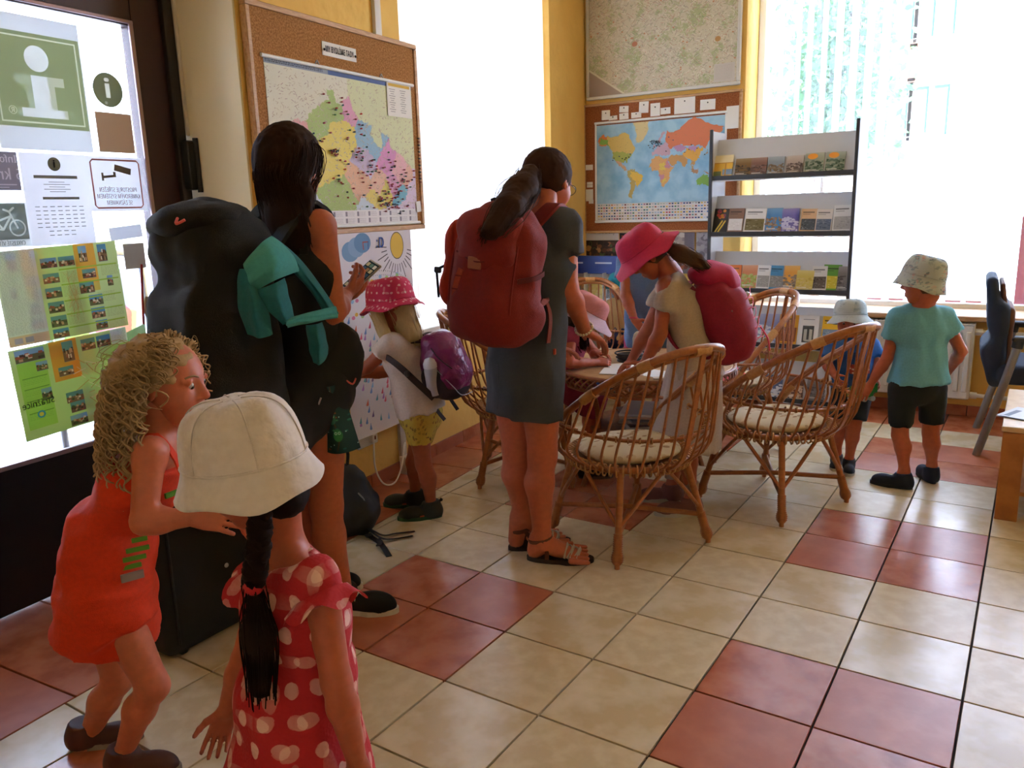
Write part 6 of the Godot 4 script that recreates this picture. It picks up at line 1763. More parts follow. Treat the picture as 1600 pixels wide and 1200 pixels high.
	for q in [[50, 70, "7a4426"], [112, 60, "5a6a2c"], [64, 150, "2f6a5a"], [84, 232, "2c7a48"]]:
		disc(im, q[0], q[1], 24, 30, q[2]); disc(im, q[0] - 9, q[1] - 10, 8, 8, "9ad0a8"); disc(im, q[0] + 9, q[1] - 10, 8, 8, "9ad0a8"); disc(im, q[0] - 9, q[1] - 10, 3, 3, "10201c"); disc(im, q[0] + 9, q[1] - 10, 3, 3, "10201c")
	for i in 14: disc(im, rng.randf() * 160, rng.randf() * 320, 3, 3, "c8e0dc")
	var c0: Vector3 = Vector3(0.15, 0.843, 0.537) - t.position
	var c1: Vector3 = Vector3(0.166, 0.617, 0.527) - t.position
	part(G.new().surf(8, 10, func(a: float, v: float) -> Vector3:
		var p := c0.lerp(c1, v)
		var w := lerpf(0.03, 0.07, v)
		return p + IR * (a - 0.5) * 2 * w * 0.8 - IA * 0.05 * (1 - pow(2 * a - 1, 2)) + IA * 0.03 * a), "owl_panel", mat(tex(im), 0.9), skt, "teal panel printed with owls")
	var zp: Vector3 = Vector3(0.124, 0.775, 0.625) - t.position
	part(G.new().tube(curve([zp + IR * -0.05 + UP * 0.06, zp + IR * 0.02 - IA * 0.01, zp + IR * 0.05 + UP * 0.04 - IA * 0.01], 12), 0.003, 6), "zip", M.steel, skt)
	for s in ["R", "L"]: shoe(t, J["a" + s], J["d_t" + s], 0.245, blk, mat("d8d2c4", 0.7))
	# the phone in her hands
	var ph := Transform3D(dir_frame(-IA * 0.6 - IR * 0.35 + UP * 0.75, UP * 0.5 + IR * 0.7 + IA * 0.4), Vector3(0.027, 1.163, 0.235))
	var po := thing("phone", "smartphone with a lit screen held by the long haired woman", "phone", ph)
	part(G.new().box(Vector3.ZERO, Vector3(0.074, 0.15, 0.009), 0.003), "case", mat("b8b0a4", 0.4), po)
	var pi := pic(64, 128, "2c3a3c")
	for i in 18: rct(pi, 4 + (i % 3) * 20, 6 + (i / 3) * 20, 16, 15, ["c2b48a", "6a8a7a", "d8d4c8", "4f6a80", "9a7a5a"][i % 5])
	part(sheet(0.066, 0.136, null, 0.0006), "screen", mat(tex(pi), 0.15, {emission_enabled = true, emission_texture = tex(pi), emission = Color.BLACK, emission_energy_multiplier = 0.10}), po).position.z = 0.0052
	# the big black rucksack on her back
	var bp := Transform3D(dir_frame(-IA * 0.80 - IR * 0.60, UP), Vector3(-0.047, 1.036, 0.785))
	var bag := thing("backpack", "huge black backpack with red trim worn by the long haired woman", "backpack", bp)
	var bk := tri_mat(ntex(0.12, ["050506", "09090b"], 8, 128), 7.0, 0.8, {normal_enabled = true, normal_texture = weave, normal_scale = 0.4})
	f = Sdf.new()
	f.k0 = 0.06; f.amp = 0.014; f.noise = noise(6.0, 12, 2)
	f.rbox(Vector3(0, 0.0, 0.0), Vector3(0.185, 0.34, 0.12), 0.09).ell(Vector3(0, 0.28, 0.02), Vector3(0.175, 0.12, 0.14)).rbox(Vector3(0, -0.06, 0.10), Vector3(0.15, 0.20, 0.08), 0.06)
	f.rbox(Vector3(0, -0.29, 0.03), Vector3(0.18, 0.10, 0.14), 0.07)
	sculpt(part(null, "body", bk, bag), [f])
	f = Sdf.new()
	f.k0 = 0.04; f.amp = 0.01; f.noise = noise(8.0, 13, 2)
	f.ell(Vector3(0.0, 0.335, 0.04), Vector3(0.165, 0.065, 0.14), Basis(Vector3(0, 0, 1), 0.10))
	sculpt(part(null, "lid", bk, bag), [f])
	f = Sdf.new()
	f.k0 = 0.03; f.amp = 0.008; f.noise = noise(9.0, 14, 2)
	f.ell(Vector3(-0.19, 0.06, 0.0), Vector3(0.05, 0.14, 0.10))
	sculpt(part(null, "side_pocket", cloth("0f4a52", "145a62"), bag, "dark teal side pocket"), [f])
	var redm := mat("b3262a", 0.6)
	part(G.new().tube(curve([Vector3(-0.10, 0.22, 0.175), Vector3(-0.07, 0.14, 0.20), Vector3(-0.075, 0.05, 0.205)], 12), 0.0035, 6), "red_piping", redm, bag)
	part(G.new().tube(curve([Vector3(0.10, 0.35, 0.165), Vector3(0.115, 0.335, 0.18), Vector3(0.135, 0.345, 0.165)], 10), 0.004, 6), "cord_loop", mat("c8504a", 0.6), bag)
	part(G.new().tube(curve([Vector3(-0.15, 0.12, 0.14), Vector3(-0.155, 0.09, 0.15), Vector3(-0.15, 0.06, 0.145)], 8), 0.008, 8), "buckle", M.steel, bag)
	var lip := G.new()
	for s in [1, -1]:
		lip.surf(16, 6, func(a: float, v: float) -> Vector3:
			var x := (a - 0.5) * 0.085
			var e := 0.5 + 0.5 * cos(TAU * (a - 0.5))
			return Vector3(0.03 + x, -0.135 + s * (0.003 + v * 0.020 * e * (1.0 - 0.25 * exp(-pow(x * 90, 2)) * (1 if s > 0 else 0))), 0.199 + 0.006 * sin(v * PI)))
	part(lip, "lips_patch", redm, bag, "red patch in the shape of lips")
	for s in ["R", "L"]:
		var q: Vector3 = bag.transform.affine_inverse() * (J["s" + s].lerp(J.neck, 0.3) + t.position)
		part(G.new().ribbon(curve([Vector3(0.09 * (1 if s == "R" else -1), 0.2, -0.10), q + Vector3(0, 0.045, 0.04), q + Vector3(0, 0.055, -0.01), q + Vector3(-0.012 * (1 if s == "R" else -1), 0.0, -0.075), q + Vector3(-0.035 * (1 if s == "R" else -1), -0.16, -0.08)], 24), Vector3.RIGHT, 0.06, 0.014), "shoulder_strap", bk, bag)
	# teal jacket tucked under the lid
	var jk := thing("jacket", "teal jacket hanging off the black backpack's right side", "jacket", bp * Transform3D(Basis(), Vector3(0.16, 0.0, 0.10)))
	var tl := cloth("1d6f78", "25808a", 8.0)
	var lt2 := cloth("3f9a98", "48a8a4", 8.0)
	var dk := mat("0c0c0e", 0.9)
	drape(jk, "collar", lt2, [[Vector3(0.165, 1.254, 0.85), Vector3(0.194, 1.301, 0.819), Vector3(0.18, 1.327, 0.756)], [Vector3(0.199, 1.217, 0.864), Vector3(0.252, 1.262, 0.816), Vector3(0.214, 1.283, 0.722)], [Vector3(0.184, 1.176, 0.837), Vector3(0.243, 1.209, 0.799), Vector3(0.214, 1.223, 0.686)]], "lighter turquoise lining")
	drape(jk, "sleeve", tl, [[Vector3(0.147, 1.24, 0.85), Vector3(0.183, 1.23, 0.85), Vector3(0.19, 1.185, 0.834)], [Vector3(0.136, 1.149, 0.857), Vector3(0.21, 1.146, 0.868), Vector3(0.202, 1.129, 0.814)], [Vector3(0.151, 1.053, 0.847), Vector3(0.205, 1.045, 0.847), Vector3(0.213, 1.052, 0.807)]])
	drape(jk, "front_panel", tl, [[Vector3(0.188, 1.182, 0.835), Vector3(0.232, 1.194, 0.818), Vector3(0.243, 1.21, 0.775)], [Vector3(0.211, 1.13, 0.82), Vector3(0.249, 1.137, 0.807), Vector3(0.235, 1.149, 0.756)], [Vector3(0.23, 1.076, 0.783), Vector3(0.246, 1.081, 0.773), Vector3(0.231, 1.087, 0.735)]])
	drape(jk, "hem_band", lt2, [[Vector3(0.237, 1.093, 0.779), Vector3(0.256, 1.104, 0.694), Vector3(0.25, 1.109, 0.591)], [Vector3(0.255, 1.082, 0.791), Vector3(0.273, 1.089, 0.707), Vector3(0.268, 1.089, 0.603)], [Vector3(0.241, 1.067, 0.776), Vector3(0.261, 1.073, 0.692), Vector3(0.256, 1.073, 0.587)]], "lighter turquoise hem")
	drape(jk, "zip_edge", tl, [[Vector3(0.166, 1.328, 0.741), Vector3(0.212, 1.236, 0.664), Vector3(0.257, 1.085, 0.586)], [Vector3(0.183, 1.314, 0.766), Vector3(0.223, 1.223, 0.692), Vector3(0.258, 1.08, 0.61)], [Vector3(0.163, 1.299, 0.756), Vector3(0.197, 1.207, 0.685), Vector3(0.229, 1.072, 0.604)]])
	drape(jk, "lining", dk, [[Vector3(0.2, 1.203, 0.743), Vector3(0.19, 1.212, 0.678), Vector3(0.188, 1.212, 0.631)], [Vector3(0.197, 1.142, 0.733), Vector3(0.199, 1.152, 0.648), Vector3(0.197, 1.146, 0.589)], [Vector3(0.202, 1.081, 0.73), Vector3(0.208, 1.089, 0.642), Vector3(0.224, 1.093, 0.572)]], "black lining")
	drape(jk, "cuff", tl, [[Vector3(0.201, 1.058, 0.671), Vector3(0.23, 1.06, 0.664), Vector3(0.212, 1.061, 0.616)], [Vector3(0.205, 0.991, 0.668), Vector3(0.252, 0.999, 0.673), Vector3(0.229, 0.998, 0.617)], [Vector3(0.205, 0.941, 0.656), Vector3(0.238, 0.938, 0.659), Vector3(0.23, 0.964, 0.616)]])
	# soft black bag on her hip
	var hb := thing("shoulder_bag", "round black bag hanging at the long haired woman's right hip", "bag", Transform3D(dir_frame(IR * 0.6 - IA * 0.5, UP), Vector3(0.117, 0.908, 0.462)))
	f = Sdf.new()
	f.k0 = 0.04; f.amp = 0.01; f.noise = noise(9.0, 15, 2)
	f.ell(Vector3(0, 0, 0), Vector3(0.10, 0.13, 0.055))
	sculpt(part(null, "body", mat("070708", 0.85), hb), [f])
	part(G.new().tube(curve([Vector3(-0.02, -0.06, 0.055), Vector3(0.0, -0.075, 0.062), Vector3(0.02, -0.06, 0.055)], 8), 0.003, 6), "cord_loop", mat("c8504a", 0.6), hb)

func woman_red_pack() -> void:
	var J := {pel = Vector3(0.421, 0.763, -0.221), waist = Vector3(0.434, 0.955, -0.229), chest = Vector3(0.454, 1.189, -0.243), neck = Vector3(0.469, 1.36, -0.264), head = Vector3(0.482, 1.473, -0.321),
		sR = Vector3(0.592, 1.315, -0.237), sL = Vector3(0.322, 1.312, -0.276), eR = Vector3(0.596, 1.091, -0.252), wR = Vector3(0.566, 0.906, -0.436), eL = Vector3(0.29, 1.078, -0.303), wL = Vector3(0.322, 0.802, -0.515),
		hR = Vector3(0.494, 0.747, -0.209), hL = Vector3(0.346, 0.729, -0.231), kR = Vector3(0.495, 0.441, -0.21), kL = Vector3(0.358, 0.429, -0.239), aR = Vector3(0.484, 0.09, -0.214), aL = Vector3(0.355, 0.143, -0.273),
		d_face = IA * 0.8 + IR * 0.62 - UP * 0.35, d_up = UP + IA * 0.25 + IR * 0.15, d_tR = IR * 0.95 - IA * 0.15, d_tL = IR * 0.9 + IA * 0.2, d_hR = IR * 0.65 + IA * 0.5 - UP * 0.45, d_hL = IR, d_pR = -UP * 0.8 - IR * 0.4, leg = 0.98}
	var sk := skin_mat("b9805f")
	var t := human("woman in a grey dress with a brown ponytail, reaching over the table", J, {b = 1.0, bare = true, H = 0.225, skin = sk, curlR = 0.3, hand = 0.175, eyes = true})
	var dm := cloth("3c4048", "565a66", 9.0)
	shirt(t, J, 1.0, dm, {sleeve = 0.42, called = "dress", inf = 0.014, hem = Vector3(0.412, 0.6, -0.215) - t.position, hem_r = 0.142, hx = 1.12, hz = 0.95, amp = 0.010, freq = 6.0, fs = Vector3(1.5, 0.5, 1.5)})
	part(G.new().tube(curve([Vector3(0.399, 0.832, -0.063) - t.position, Vector3(0.406, 0.749, -0.056) - t.position, Vector3(0.398, 0.651, -0.05) - t.position], 8), 0.002, 5), "seam", dm, t)
	part(G.new().box(Vector3(0.576, 0.864, -0.179) - t.position, Vector3(0.01, 0.022, 0.01), 0.002), "tag", mat("c2472e", 0.7), t)
	var hair := hair_mat("3c2517", 0.5)
	hair.uv1_scale = Vector3(26, 5, 26)
	var B := dir_frame(J.d_face, J.d_up)
	var f := Sdf.new()
	f.cell = 0.007; f.amp = 0.004; f.noise = noise(70.0, 4, 2); f.fs = Vector3(1, 0.5, 1); f.k0 = 0.03
	f.ell(J.head + B * Vector3(0, 0.032, -0.022), Vector3(0.090, 0.093, 0.104), B)
	f.ell(J.head + B * Vector3(0, -0.05, 0.12), Vector3(0.078, 0.10, 0.085), B, 0.015, 1)
	f.ell(J.head + B * Vector3(0, -0.14, -0.03), Vector3(0.12, 0.08, 0.10), B, 0.02, 1)
	var hr := sculpt(part(null, "hair", hair, t), [f])
	var tie: Vector3 = Vector3(0.479, 1.508, -0.187) - t.position
	tail(t, [tie, Vector3(0.49, 1.445, -0.11) - t.position, Vector3(0.51, 1.38, 0.007) - t.position, Vector3(0.515, 1.316, 0.118) - t.position], [0.036, 0.062, 0.056, 0.036], hair, "ponytail", 110, 0.85, 6)
	var tp := PackedVector3Array()
	for i in 16: tp.append(tie + Vector3(0.2, 0.8, 0.6).normalized().cross(Vector3.RIGHT).rotated(Vector3(-0.5, -0.6, 0.6).normalized(), TAU * i / 16) * 0.026)
	part(G.new().tube(tp, 0.008, 7, true), "hair_tie", mat("b98a80", 0.8), hr)
	var gg := PackedVector3Array()
	for i in 20: gg.append(J.head + B * Vector3(0.034 + 0.024 * cos(TAU * i / 20), 0.004 + 0.02 * sin(TAU * i / 20), 0.098))
	var gg2 := PackedVector3Array()
	for p in gg: gg2.append(p - B.x * 0.068)
	part(G.new().tube(gg, 0.0014, 5, true).tube(gg2, 0.0014, 5, true).tube(PackedVector3Array([J.head + B * Vector3(0.058, 0.006, 0.096), J.head + B * Vector3(0.078, 0.004, 0.0)]), 0.0014, 5).tube(PackedVector3Array([J.head + B * Vector3(-0.058, 0.006, 0.096), J.head + B * Vector3(-0.078, 0.004, 0.0)]), 0.0014, 5), "glasses", M.black, t)
	# beads at the wrist
	var fd: Vector3 = (J.wR - J.eR).normalized()
	var s1 := fd.cross(UP).normalized()
	var s2 := fd.cross(s1)
	var br := Node3D.new()
	br.name = "bracelet"; t.add_child(br)
	var bead := ball(Vector3.ZERO, 0.0055, 8).mesh()
	for i in 18:
		var a := TAU * i / 18
		part(bead, "bead", mat("e0cfae", 0.3) if i == 0 else (br.get_child(0) as MeshInstance3D).material_override, br).position = J.wR - fd * 0.015 + (s1 * cos(a) + s2 * sin(a)) * 0.034
	# woven sandals
	for s in ["R", "L"]: sandal(t, J["a" + s], J["d_t" + s], 0.25, "5c3320")
	# red rucksack
	var bp := Transform3D(dir_frame(-IA * 0.88 - IR * 0.48, UP + IR * 0.10), Vector3(0.434, 1.154, -0.026))
	var bag := thing("backpack", "large red backpack with an orange side pocket on the grey dressed woman", "backpack", bp)
	var rm := cloth("7c100a", "", 7.0, 0.8)
	f = Sdf.new()
	f.k0 = 0.06; f.amp = 0.014; f.noise = noise(6.0, 22, 2); f.cell = 0.011
	f.rbox(Vector3(0, -0.03, 0), Vector3(0.165, 0.21, 0.095), 0.08).ell(Vector3(0, -0.12, 0.02), Vector3(0.17, 0.12, 0.13)).ell(Vector3(0.02, 0.15, 0.0), Vector3(0.13, 0.11, 0.10)).rbox(Vector3(0.0, -0.05, 0.08), Vector3(0.10, 0.15, 0.06), 0.05)
	sculpt(part(null, "body", rm, bag), [f])
	f = Sdf.new()
	f.k0 = 0.04; f.amp = 0.012; f.noise = noise(8.0, 23, 2); f.cell = 0.011
	f.ell(Vector3(0.0, 0.16, 0.06), Vector3(0.13, 0.075, 0.10), Basis(Vector3.RIGHT, 0.5)).ell(Vector3(0.01, 0.08, 0.105), Vector3(0.105, 0.075, 0.05))
	sculpt(part(null, "lid", rm, bag), [f])
	f = Sdf.new()
	f.k0 = 0.03; f.amp = 0.010; f.noise = noise(9.0, 24, 2); f.cell = 0.010
	f.ell(Vector3(-0.165, 0.09, -0.01), Vector3(0.045, 0.10, 0.075)).ell(Vector3(-0.175, -0.05, 0.0), Vector3(0.04, 0.09, 0.08))
	sculpt(part(null, "side_pocket", cloth("a8260c", "", 7.0), bag, "orange red side pocket"), [f])
	part(G.new().box(Vector3(-0.005, 0.055, 0.152), Vector3(0.052, 0.042, 0.008), 0.003), "leather_patch", mat("9c5a40", 0.7), bag, "tan patch")
	for x in [-0.115, 0.118]: part(G.new().tube(curve([Vector3(x, 0.16, 0.06), Vector3(x * 1.06, 0.05, 0.105), Vector3(x * 1.05, -0.10, 0.125), Vector3(x * 0.95, -0.21, 0.09)], 20), 0.004, 6), "seam", rm, bag)
	for y in [0.02, -0.13]: part(G.new().ribbon(curve([Vector3(0.165, y, -0.04), Vector3(0.170, y - 0.01, 0.03), Vector3(0.135, y - 0.02, 0.10)], 12), UP, 0.018, 0.004), "side_strap", cloth("5c0d08"), bag)
	part(G.new().tube(curve([Vector3(-0.10, 0.085, 0.115), Vector3(0.01, 0.06, 0.155), Vector3(0.11, 0.09, 0.11)], 14), 0.0035, 6), "lid_hem", cloth("5c0d08"), bag)
	var dz := PackedVector3Array()
	for i in 12: dz.append(Vector3(-0.06 - 0.035 * sin(i * 0.28), 0.03 - i * 0.024, 0.148 - 0.0008 * i * i))
	part(G.new().ribbon(dz, Vector3.RIGHT, 0.02, 0.004), "daisy_chain", cloth("a23a26"), bag)
	for i in 6: part(G.new().box(dz[1 + i * 2 - (i / 5)] + Vector3(0, 0, 0.003), Vector3(0.024, 0.005, 0.004), 0.001), "stitch_bar", cloth("70150f"), bag)
	part(G.new().tube(curve([Vector3(-0.2, 0.02, 0.03), Vector3(-0.235, 0.0, 0.03), Vector3(-0.235, -0.02, 0.03), Vector3(-0.225, -0.10, 0.03)], 12), 0.005, 6), "buckle_strap", M.black, bag)
	part(G.new().box(Vector3(-0.232, 0.0, 0.03), Vector3(0.03, 0.022, 0.012), 0.004), "buckle", M.black, bag)
	part(G.new().tube(curve([Vector3(-0.01, 0.235, 0.0), Vector3(-0.01, 0.265, 0.01), Vector3(-0.03, 0.26, 0.01)], 8), 0.006, 6), "grab_loop", M.black, bag)
	for s in ["R", "L"]:
		var q: Vector3 = bag.transform.affine_inverse() * (J["s" + s].lerp(J.neck, 0.35) + t.position)
		part(G.new().ribbon(curve([Vector3(0.07 * (1 if s == "R" else -1), 0.15, -0.07), q + Vector3(0, 0.05, 0.06), q + Vector3(0, 0.062, 0.0), q + Vector3(0, 0.02, -0.075), q + Vector3(0, -0.14, -0.10), q + Vector3(0, -0.24, -0.09)], 24), Vector3.RIGHT, 0.055, 0.013), "shoulder_strap", rm, bag)
	var hs: Vector3 = bag.transform.affine_inverse() * (Vector3(0.564, 1.054, -0.147))
	part(G.new().ribbon(curve([Vector3(0.14, -0.14, 0.0), Vector3(0.175, -0.08, -0.02), hs, hs + Vector3(0.02, -0.06, 0), hs + Vector3(0.022, -0.15, 0.01)], 20), Vector3(0, 0.2, 1), 0.028, 0.004), "hip_strap", cloth("7a2a1c"), bag)

func sandal(t: Node3D, a: Vector3, d: Vector3, L: float, c: String) -> void:
	d = Vector3(d.x, 0, d.z).normalized()
	var B := Basis(UP.cross(d), UP, d)
	var o := Vector3(a.x, 0, a.z) - d * 0.22 * L
	var lm := mat(c, 0.6)
	var p := PackedVector2Array()
	for i in 28:
		var th := TAU * i / 28
		var q := o + B * Vector3(sin(th) * 0.19 * L * (1.06 if cos(th) > 0 else 0.85), 0, 0.5 * L + 0.54 * L * cos(th))
		p.append(Vector2(q.x, q.z))
	var so := part(G.new().prism(p, 0.001, 0.020, 0.004), "sandal", mat("2c1812", 0.7), t)
	var toe := Sdf.new()
	toe.cell = 0.005; toe.k0 = 0.012
	for i in 5: toe.cone(o + B * Vector3((i - 2) * 0.034, 0.032, 0.70 * L), o + B * Vector3((i - 2) * 0.037, 0.03, (0.97 - 0.02 * i) * L), 0.013, 0.0085)
	toe.ell(o + B * Vector3(0, 0.042, 0.55 * L), Vector3(0.15, 0.10, 0.28) * L, B)
	sculpt(part(null, "toes", t.get_child(0).material_override, t), [toe])
	var wv := G.new()
	for k in 5:
		var z := (0.62 + 0.05 * k) * L
		wv.tube(curve([o + B * Vector3(-0.17 * L, 0.03, z - 0.01), o + B * Vector3(-0.05 * L, 0.068 - 0.004 * k, z + 0.01 * (k % 2)), o + B * Vector3(0.06 * L, 0.066 - 0.004 * k, z - 0.012 * (k % 2)), o + B * Vector3(0.17 * L, 0.03, z)], 12), 0.0085, 7, false, true, 0.45)
	part(wv, "woven_band", mat("bdb4a4", 0.4, {metallic = 0.3}), so, "silver woven band")
	var ring := PackedVector3Array()
	for i in 20: ring.append(Vector3(a.x, 0.092, a.z) + B * Vector3(cos(TAU * i / 20) * 0.042, 0.008 * sin(TAU * i / 20), sin(TAU * i / 20) * 0.046 - 0.008))
	part(G.new().tube(ring, 0.009, 6, true, true, 0.4), "ankle_strap", lm, so)
	for s in [-1, 1]: part(G.new().ribbon(curve([o + B * Vector3(s * 0.15 * L, 0.02, 0.3 * L), o + B * Vector3(s * 0.16 * L, 0.06, 0.3 * L), Vector3(a.x, 0.09, a.z) + B * Vector3(s * 0.042, 0, 0.0)], 8), B.z, 0.016, 0.003), "side_strap", lm, so)

func girl_curls() -> void:
	var J := {pel = Vector3(0.172, 0.489, 1.386), waist = Vector3(0.215, 0.639, 1.357), chest = Vector3(0.295, 0.778, 1.305), neck = Vector3(0.34, 0.869, 1.275), head = Vector3(0.37, 1.011, 1.256),
		sR = Vector3(0.409, 0.871, 1.35), sL = Vector3(0.273, 0.803, 1.2), eR = Vector3(0.418, 0.724, 1.391), wR = Vector3(0.494, 0.724, 1.318), eL = Vector3(0.278, 0.681, 1.149), wL = Vector3(0.35, 0.634, 1.101),
		hR = Vector3(0.252, 0.501, 1.405), hL = Vector3(0.105, 0.442, 1.358), kR = Vector3(0.316, 0.264, 1.363), kL = Vector3(0.103, 0.197, 1.335), aR = Vector3(0.201, 0.051, 1.402), aL = Vector3(0.01, 0.012, 1.396),
		d_face = IR * 0.97 - IA * 0.10 - UP * 0.12, d_up = UP + IR * 0.12, d_tR = IR, d_tL = IR * 0.95 + IA * 0.2, d_hR = IR * 0.95 - UP * 0.12, d_pR = IA * 0.7 - UP * 0.4, leg = 0.86}
	var sk := skin_mat("c08a68")
	var t := human("girl with blond curls in an orange dress, stepping behind the white hat", J, {b = 0.76, H = 0.205, cell = 0.009, hcell = 0.0045, fcell = 0.0036, skin = sk, hand = 0.125, curlR = 0.35, foot = 0.19, eyes = true, brow = mat("9a7850", 0.8)})
	var orange := cloth("dc2f00", "", 9.0, 0.85)
	shirt(t, J, 0.76, orange, {sleeve = 0.0, called = "dress", cell = 0.008, inf = 0.010, hem = Vector3(0.171, 0.367, 1.386) - t.position, hem_r = 0.118, hx = 1.15, hz = 1.05, thigh = 0.30, cut = [Plane((UP * 0.9 + IR * 0.25).normalized(), (UP * 0.9 + IR * 0.25).normalized().dot(J.sR - UP * 0.055))], amp = 0.008, freq = 9.0, fs = Vector3(0.7, 1.4, 0.7)})
	for s in ["R", "L"]:
		var q: Vector3 = J["s" + s].lerp(J.neck, 0.25)
		part(G.new().ribbon(curve([q + IR * 0.07 - UP * 0.12, q + IR * 0.05 - UP * 0.02, q + UP * 0.040, q - IR * 0.055 - UP * 0.02, q - IR * 0.085 - UP * 0.14], 16), IA, 0.024, 0.004), "shoulder_strap", orange, t)
	# printed stripes on the dress front
	var green := mat("5f9a2c", 0.9)
	var pts := [Vector3(0.341, 0.66, 1.377), Vector3(0.335, 0.636, 1.381), Vector3(0.329, 0.615, 1.388), Vector3(0.316, 0.594, 1.399)]
	for k in 4:
		part(G.new().box(Vector3.ZERO, Vector3([0.034, 0.05, 0.05, 0.058][k], 0.011, 0.006), 0.001, Transform3D(dir_frame(-IA * 0.85 + IR * 0.5, UP), pts[k] - t.position + IR * 0.015)), "green_stripe", green, t)
	part(G.new().box(Vector3.ZERO, Vector3(0.05, 0.02, 0.006), 0.001, Transform3D(dir_frame(-IA * 0.8 + IR * 0.6, UP), Vector3(0.333, 0.57, 1.386) - t.position)), "grey_print", mat("9a8a86", 0.9), t)
	part(G.new().box(Vector3.ZERO, Vector3(0.05, 0.013, 0.006), 0.001, Transform3D(dir_frame(-IA * 0.5 + IR * 0.85, UP), Vector3(0.399, 0.758, 1.296) - t.position)), "green_stripe", green, t)
	# curls: helices hanging round the head
	var B := dir_frame(J.d_face, J.d_up)
	var hm := hair_mat("c2a274", 0.45, {backlight = Color(0.25, 0.2, 0.15)})
	var f := Sdf.new()
	f.cell = 0.008; f.k0 = 0.03; f.amp = 0.016; f.noise = noise(26.0, 6, 2)
	f.ell(J.head + B * Vector3(0, 0.035, -0.028), Vector3(0.092, 0.078, 0.092), B)
	f.ell(J.head + B * Vector3(0, -0.035, -0.080), Vector3(0.086, 0.095, 0.070), B)
	f.ell(J.head + B * Vector3(0, -0.045, 0.118), Vector3(0.08, 0.105, 0.075), B, 0.01, 1)
	var hr := sculpt(part(null, "hair", hm, t), [f])
	var g := G.new()
	var r := RandomNumberGenerator.new()
	r.seed = 11
	for i in 600:
		var th := r.randf_range(-2.35, 2.35)      # 0 behind the head
		var el := r.randf_range(-0.5, 1.45)
		var d := (B * Vector3(sin(th) * cos(el), sin(el), -cos(th) * cos(el))).normalized()
		if absf(th) > 1.75 and el < 0.5: continue
		var root: Vector3 = J.head + B * Vector3(0, 0.02, -0.02) + d * 0.080
		var L := r.randf_range(0.08, 0.17) * (1.45 if absf(th) < 1.5 else 0.7)
		var rad := r.randf_range(0.006, 0.013)
		var turns := L / r.randf_range(0.022, 0.034)
		var ph := r.randf() * TAU
		var q := PackedVector3Array()
		var n_ := int(turns * 8) + 4
		var side := d.cross(UP).normalized()
		for k in n_:
			var u := float(k) / n_
			var p := root + d * (0.055 * sin(u * PI * 0.5)) + (Vector3.DOWN - IR * 0.12) * L * (0.35 * u + 0.75 * u * u) + side * 0.01 * sin(u * 3 + ph)
			var a := ph + u * turns * TAU
			p += (side * cos(a) + d * sin(a)) * rad * minf(1.0, u * 4)
			q.append(p)
		g.tube(q, 0.0021, 4, false, false)
	for i in 60:   # stray wisps at the outline
		var th := r.randf_range(-1.7, 1.7)
		var d := (B * Vector3(sin(th), r.randf_range(-0.2, 1.0), -cos(th))).normalized()
		var p0: Vector3 = J.head + d * 0.10
		g.tube(curve([p0, p0 + d * 0.035 + Vector3(0, 0.01, 0), p0 + d * 0.045 + Vector3(r.randfn(0, 0.02), -0.02, r.randfn(0, 0.02)), p0 + d * 0.03 + Vector3(r.randfn(0, 0.02), -0.035, r.randfn(0, 0.02))], 12), 0.0008, 3, false, false)
	part(g, "curls", hm, hr).set_meta("kind", "stuff")
	for s in ["R", "L"]: shoe(t, J["a" + s], J["d_t" + s], 0.18, mat("4a2418", 0.6), mat("8a7a6a", 0.8), 1)

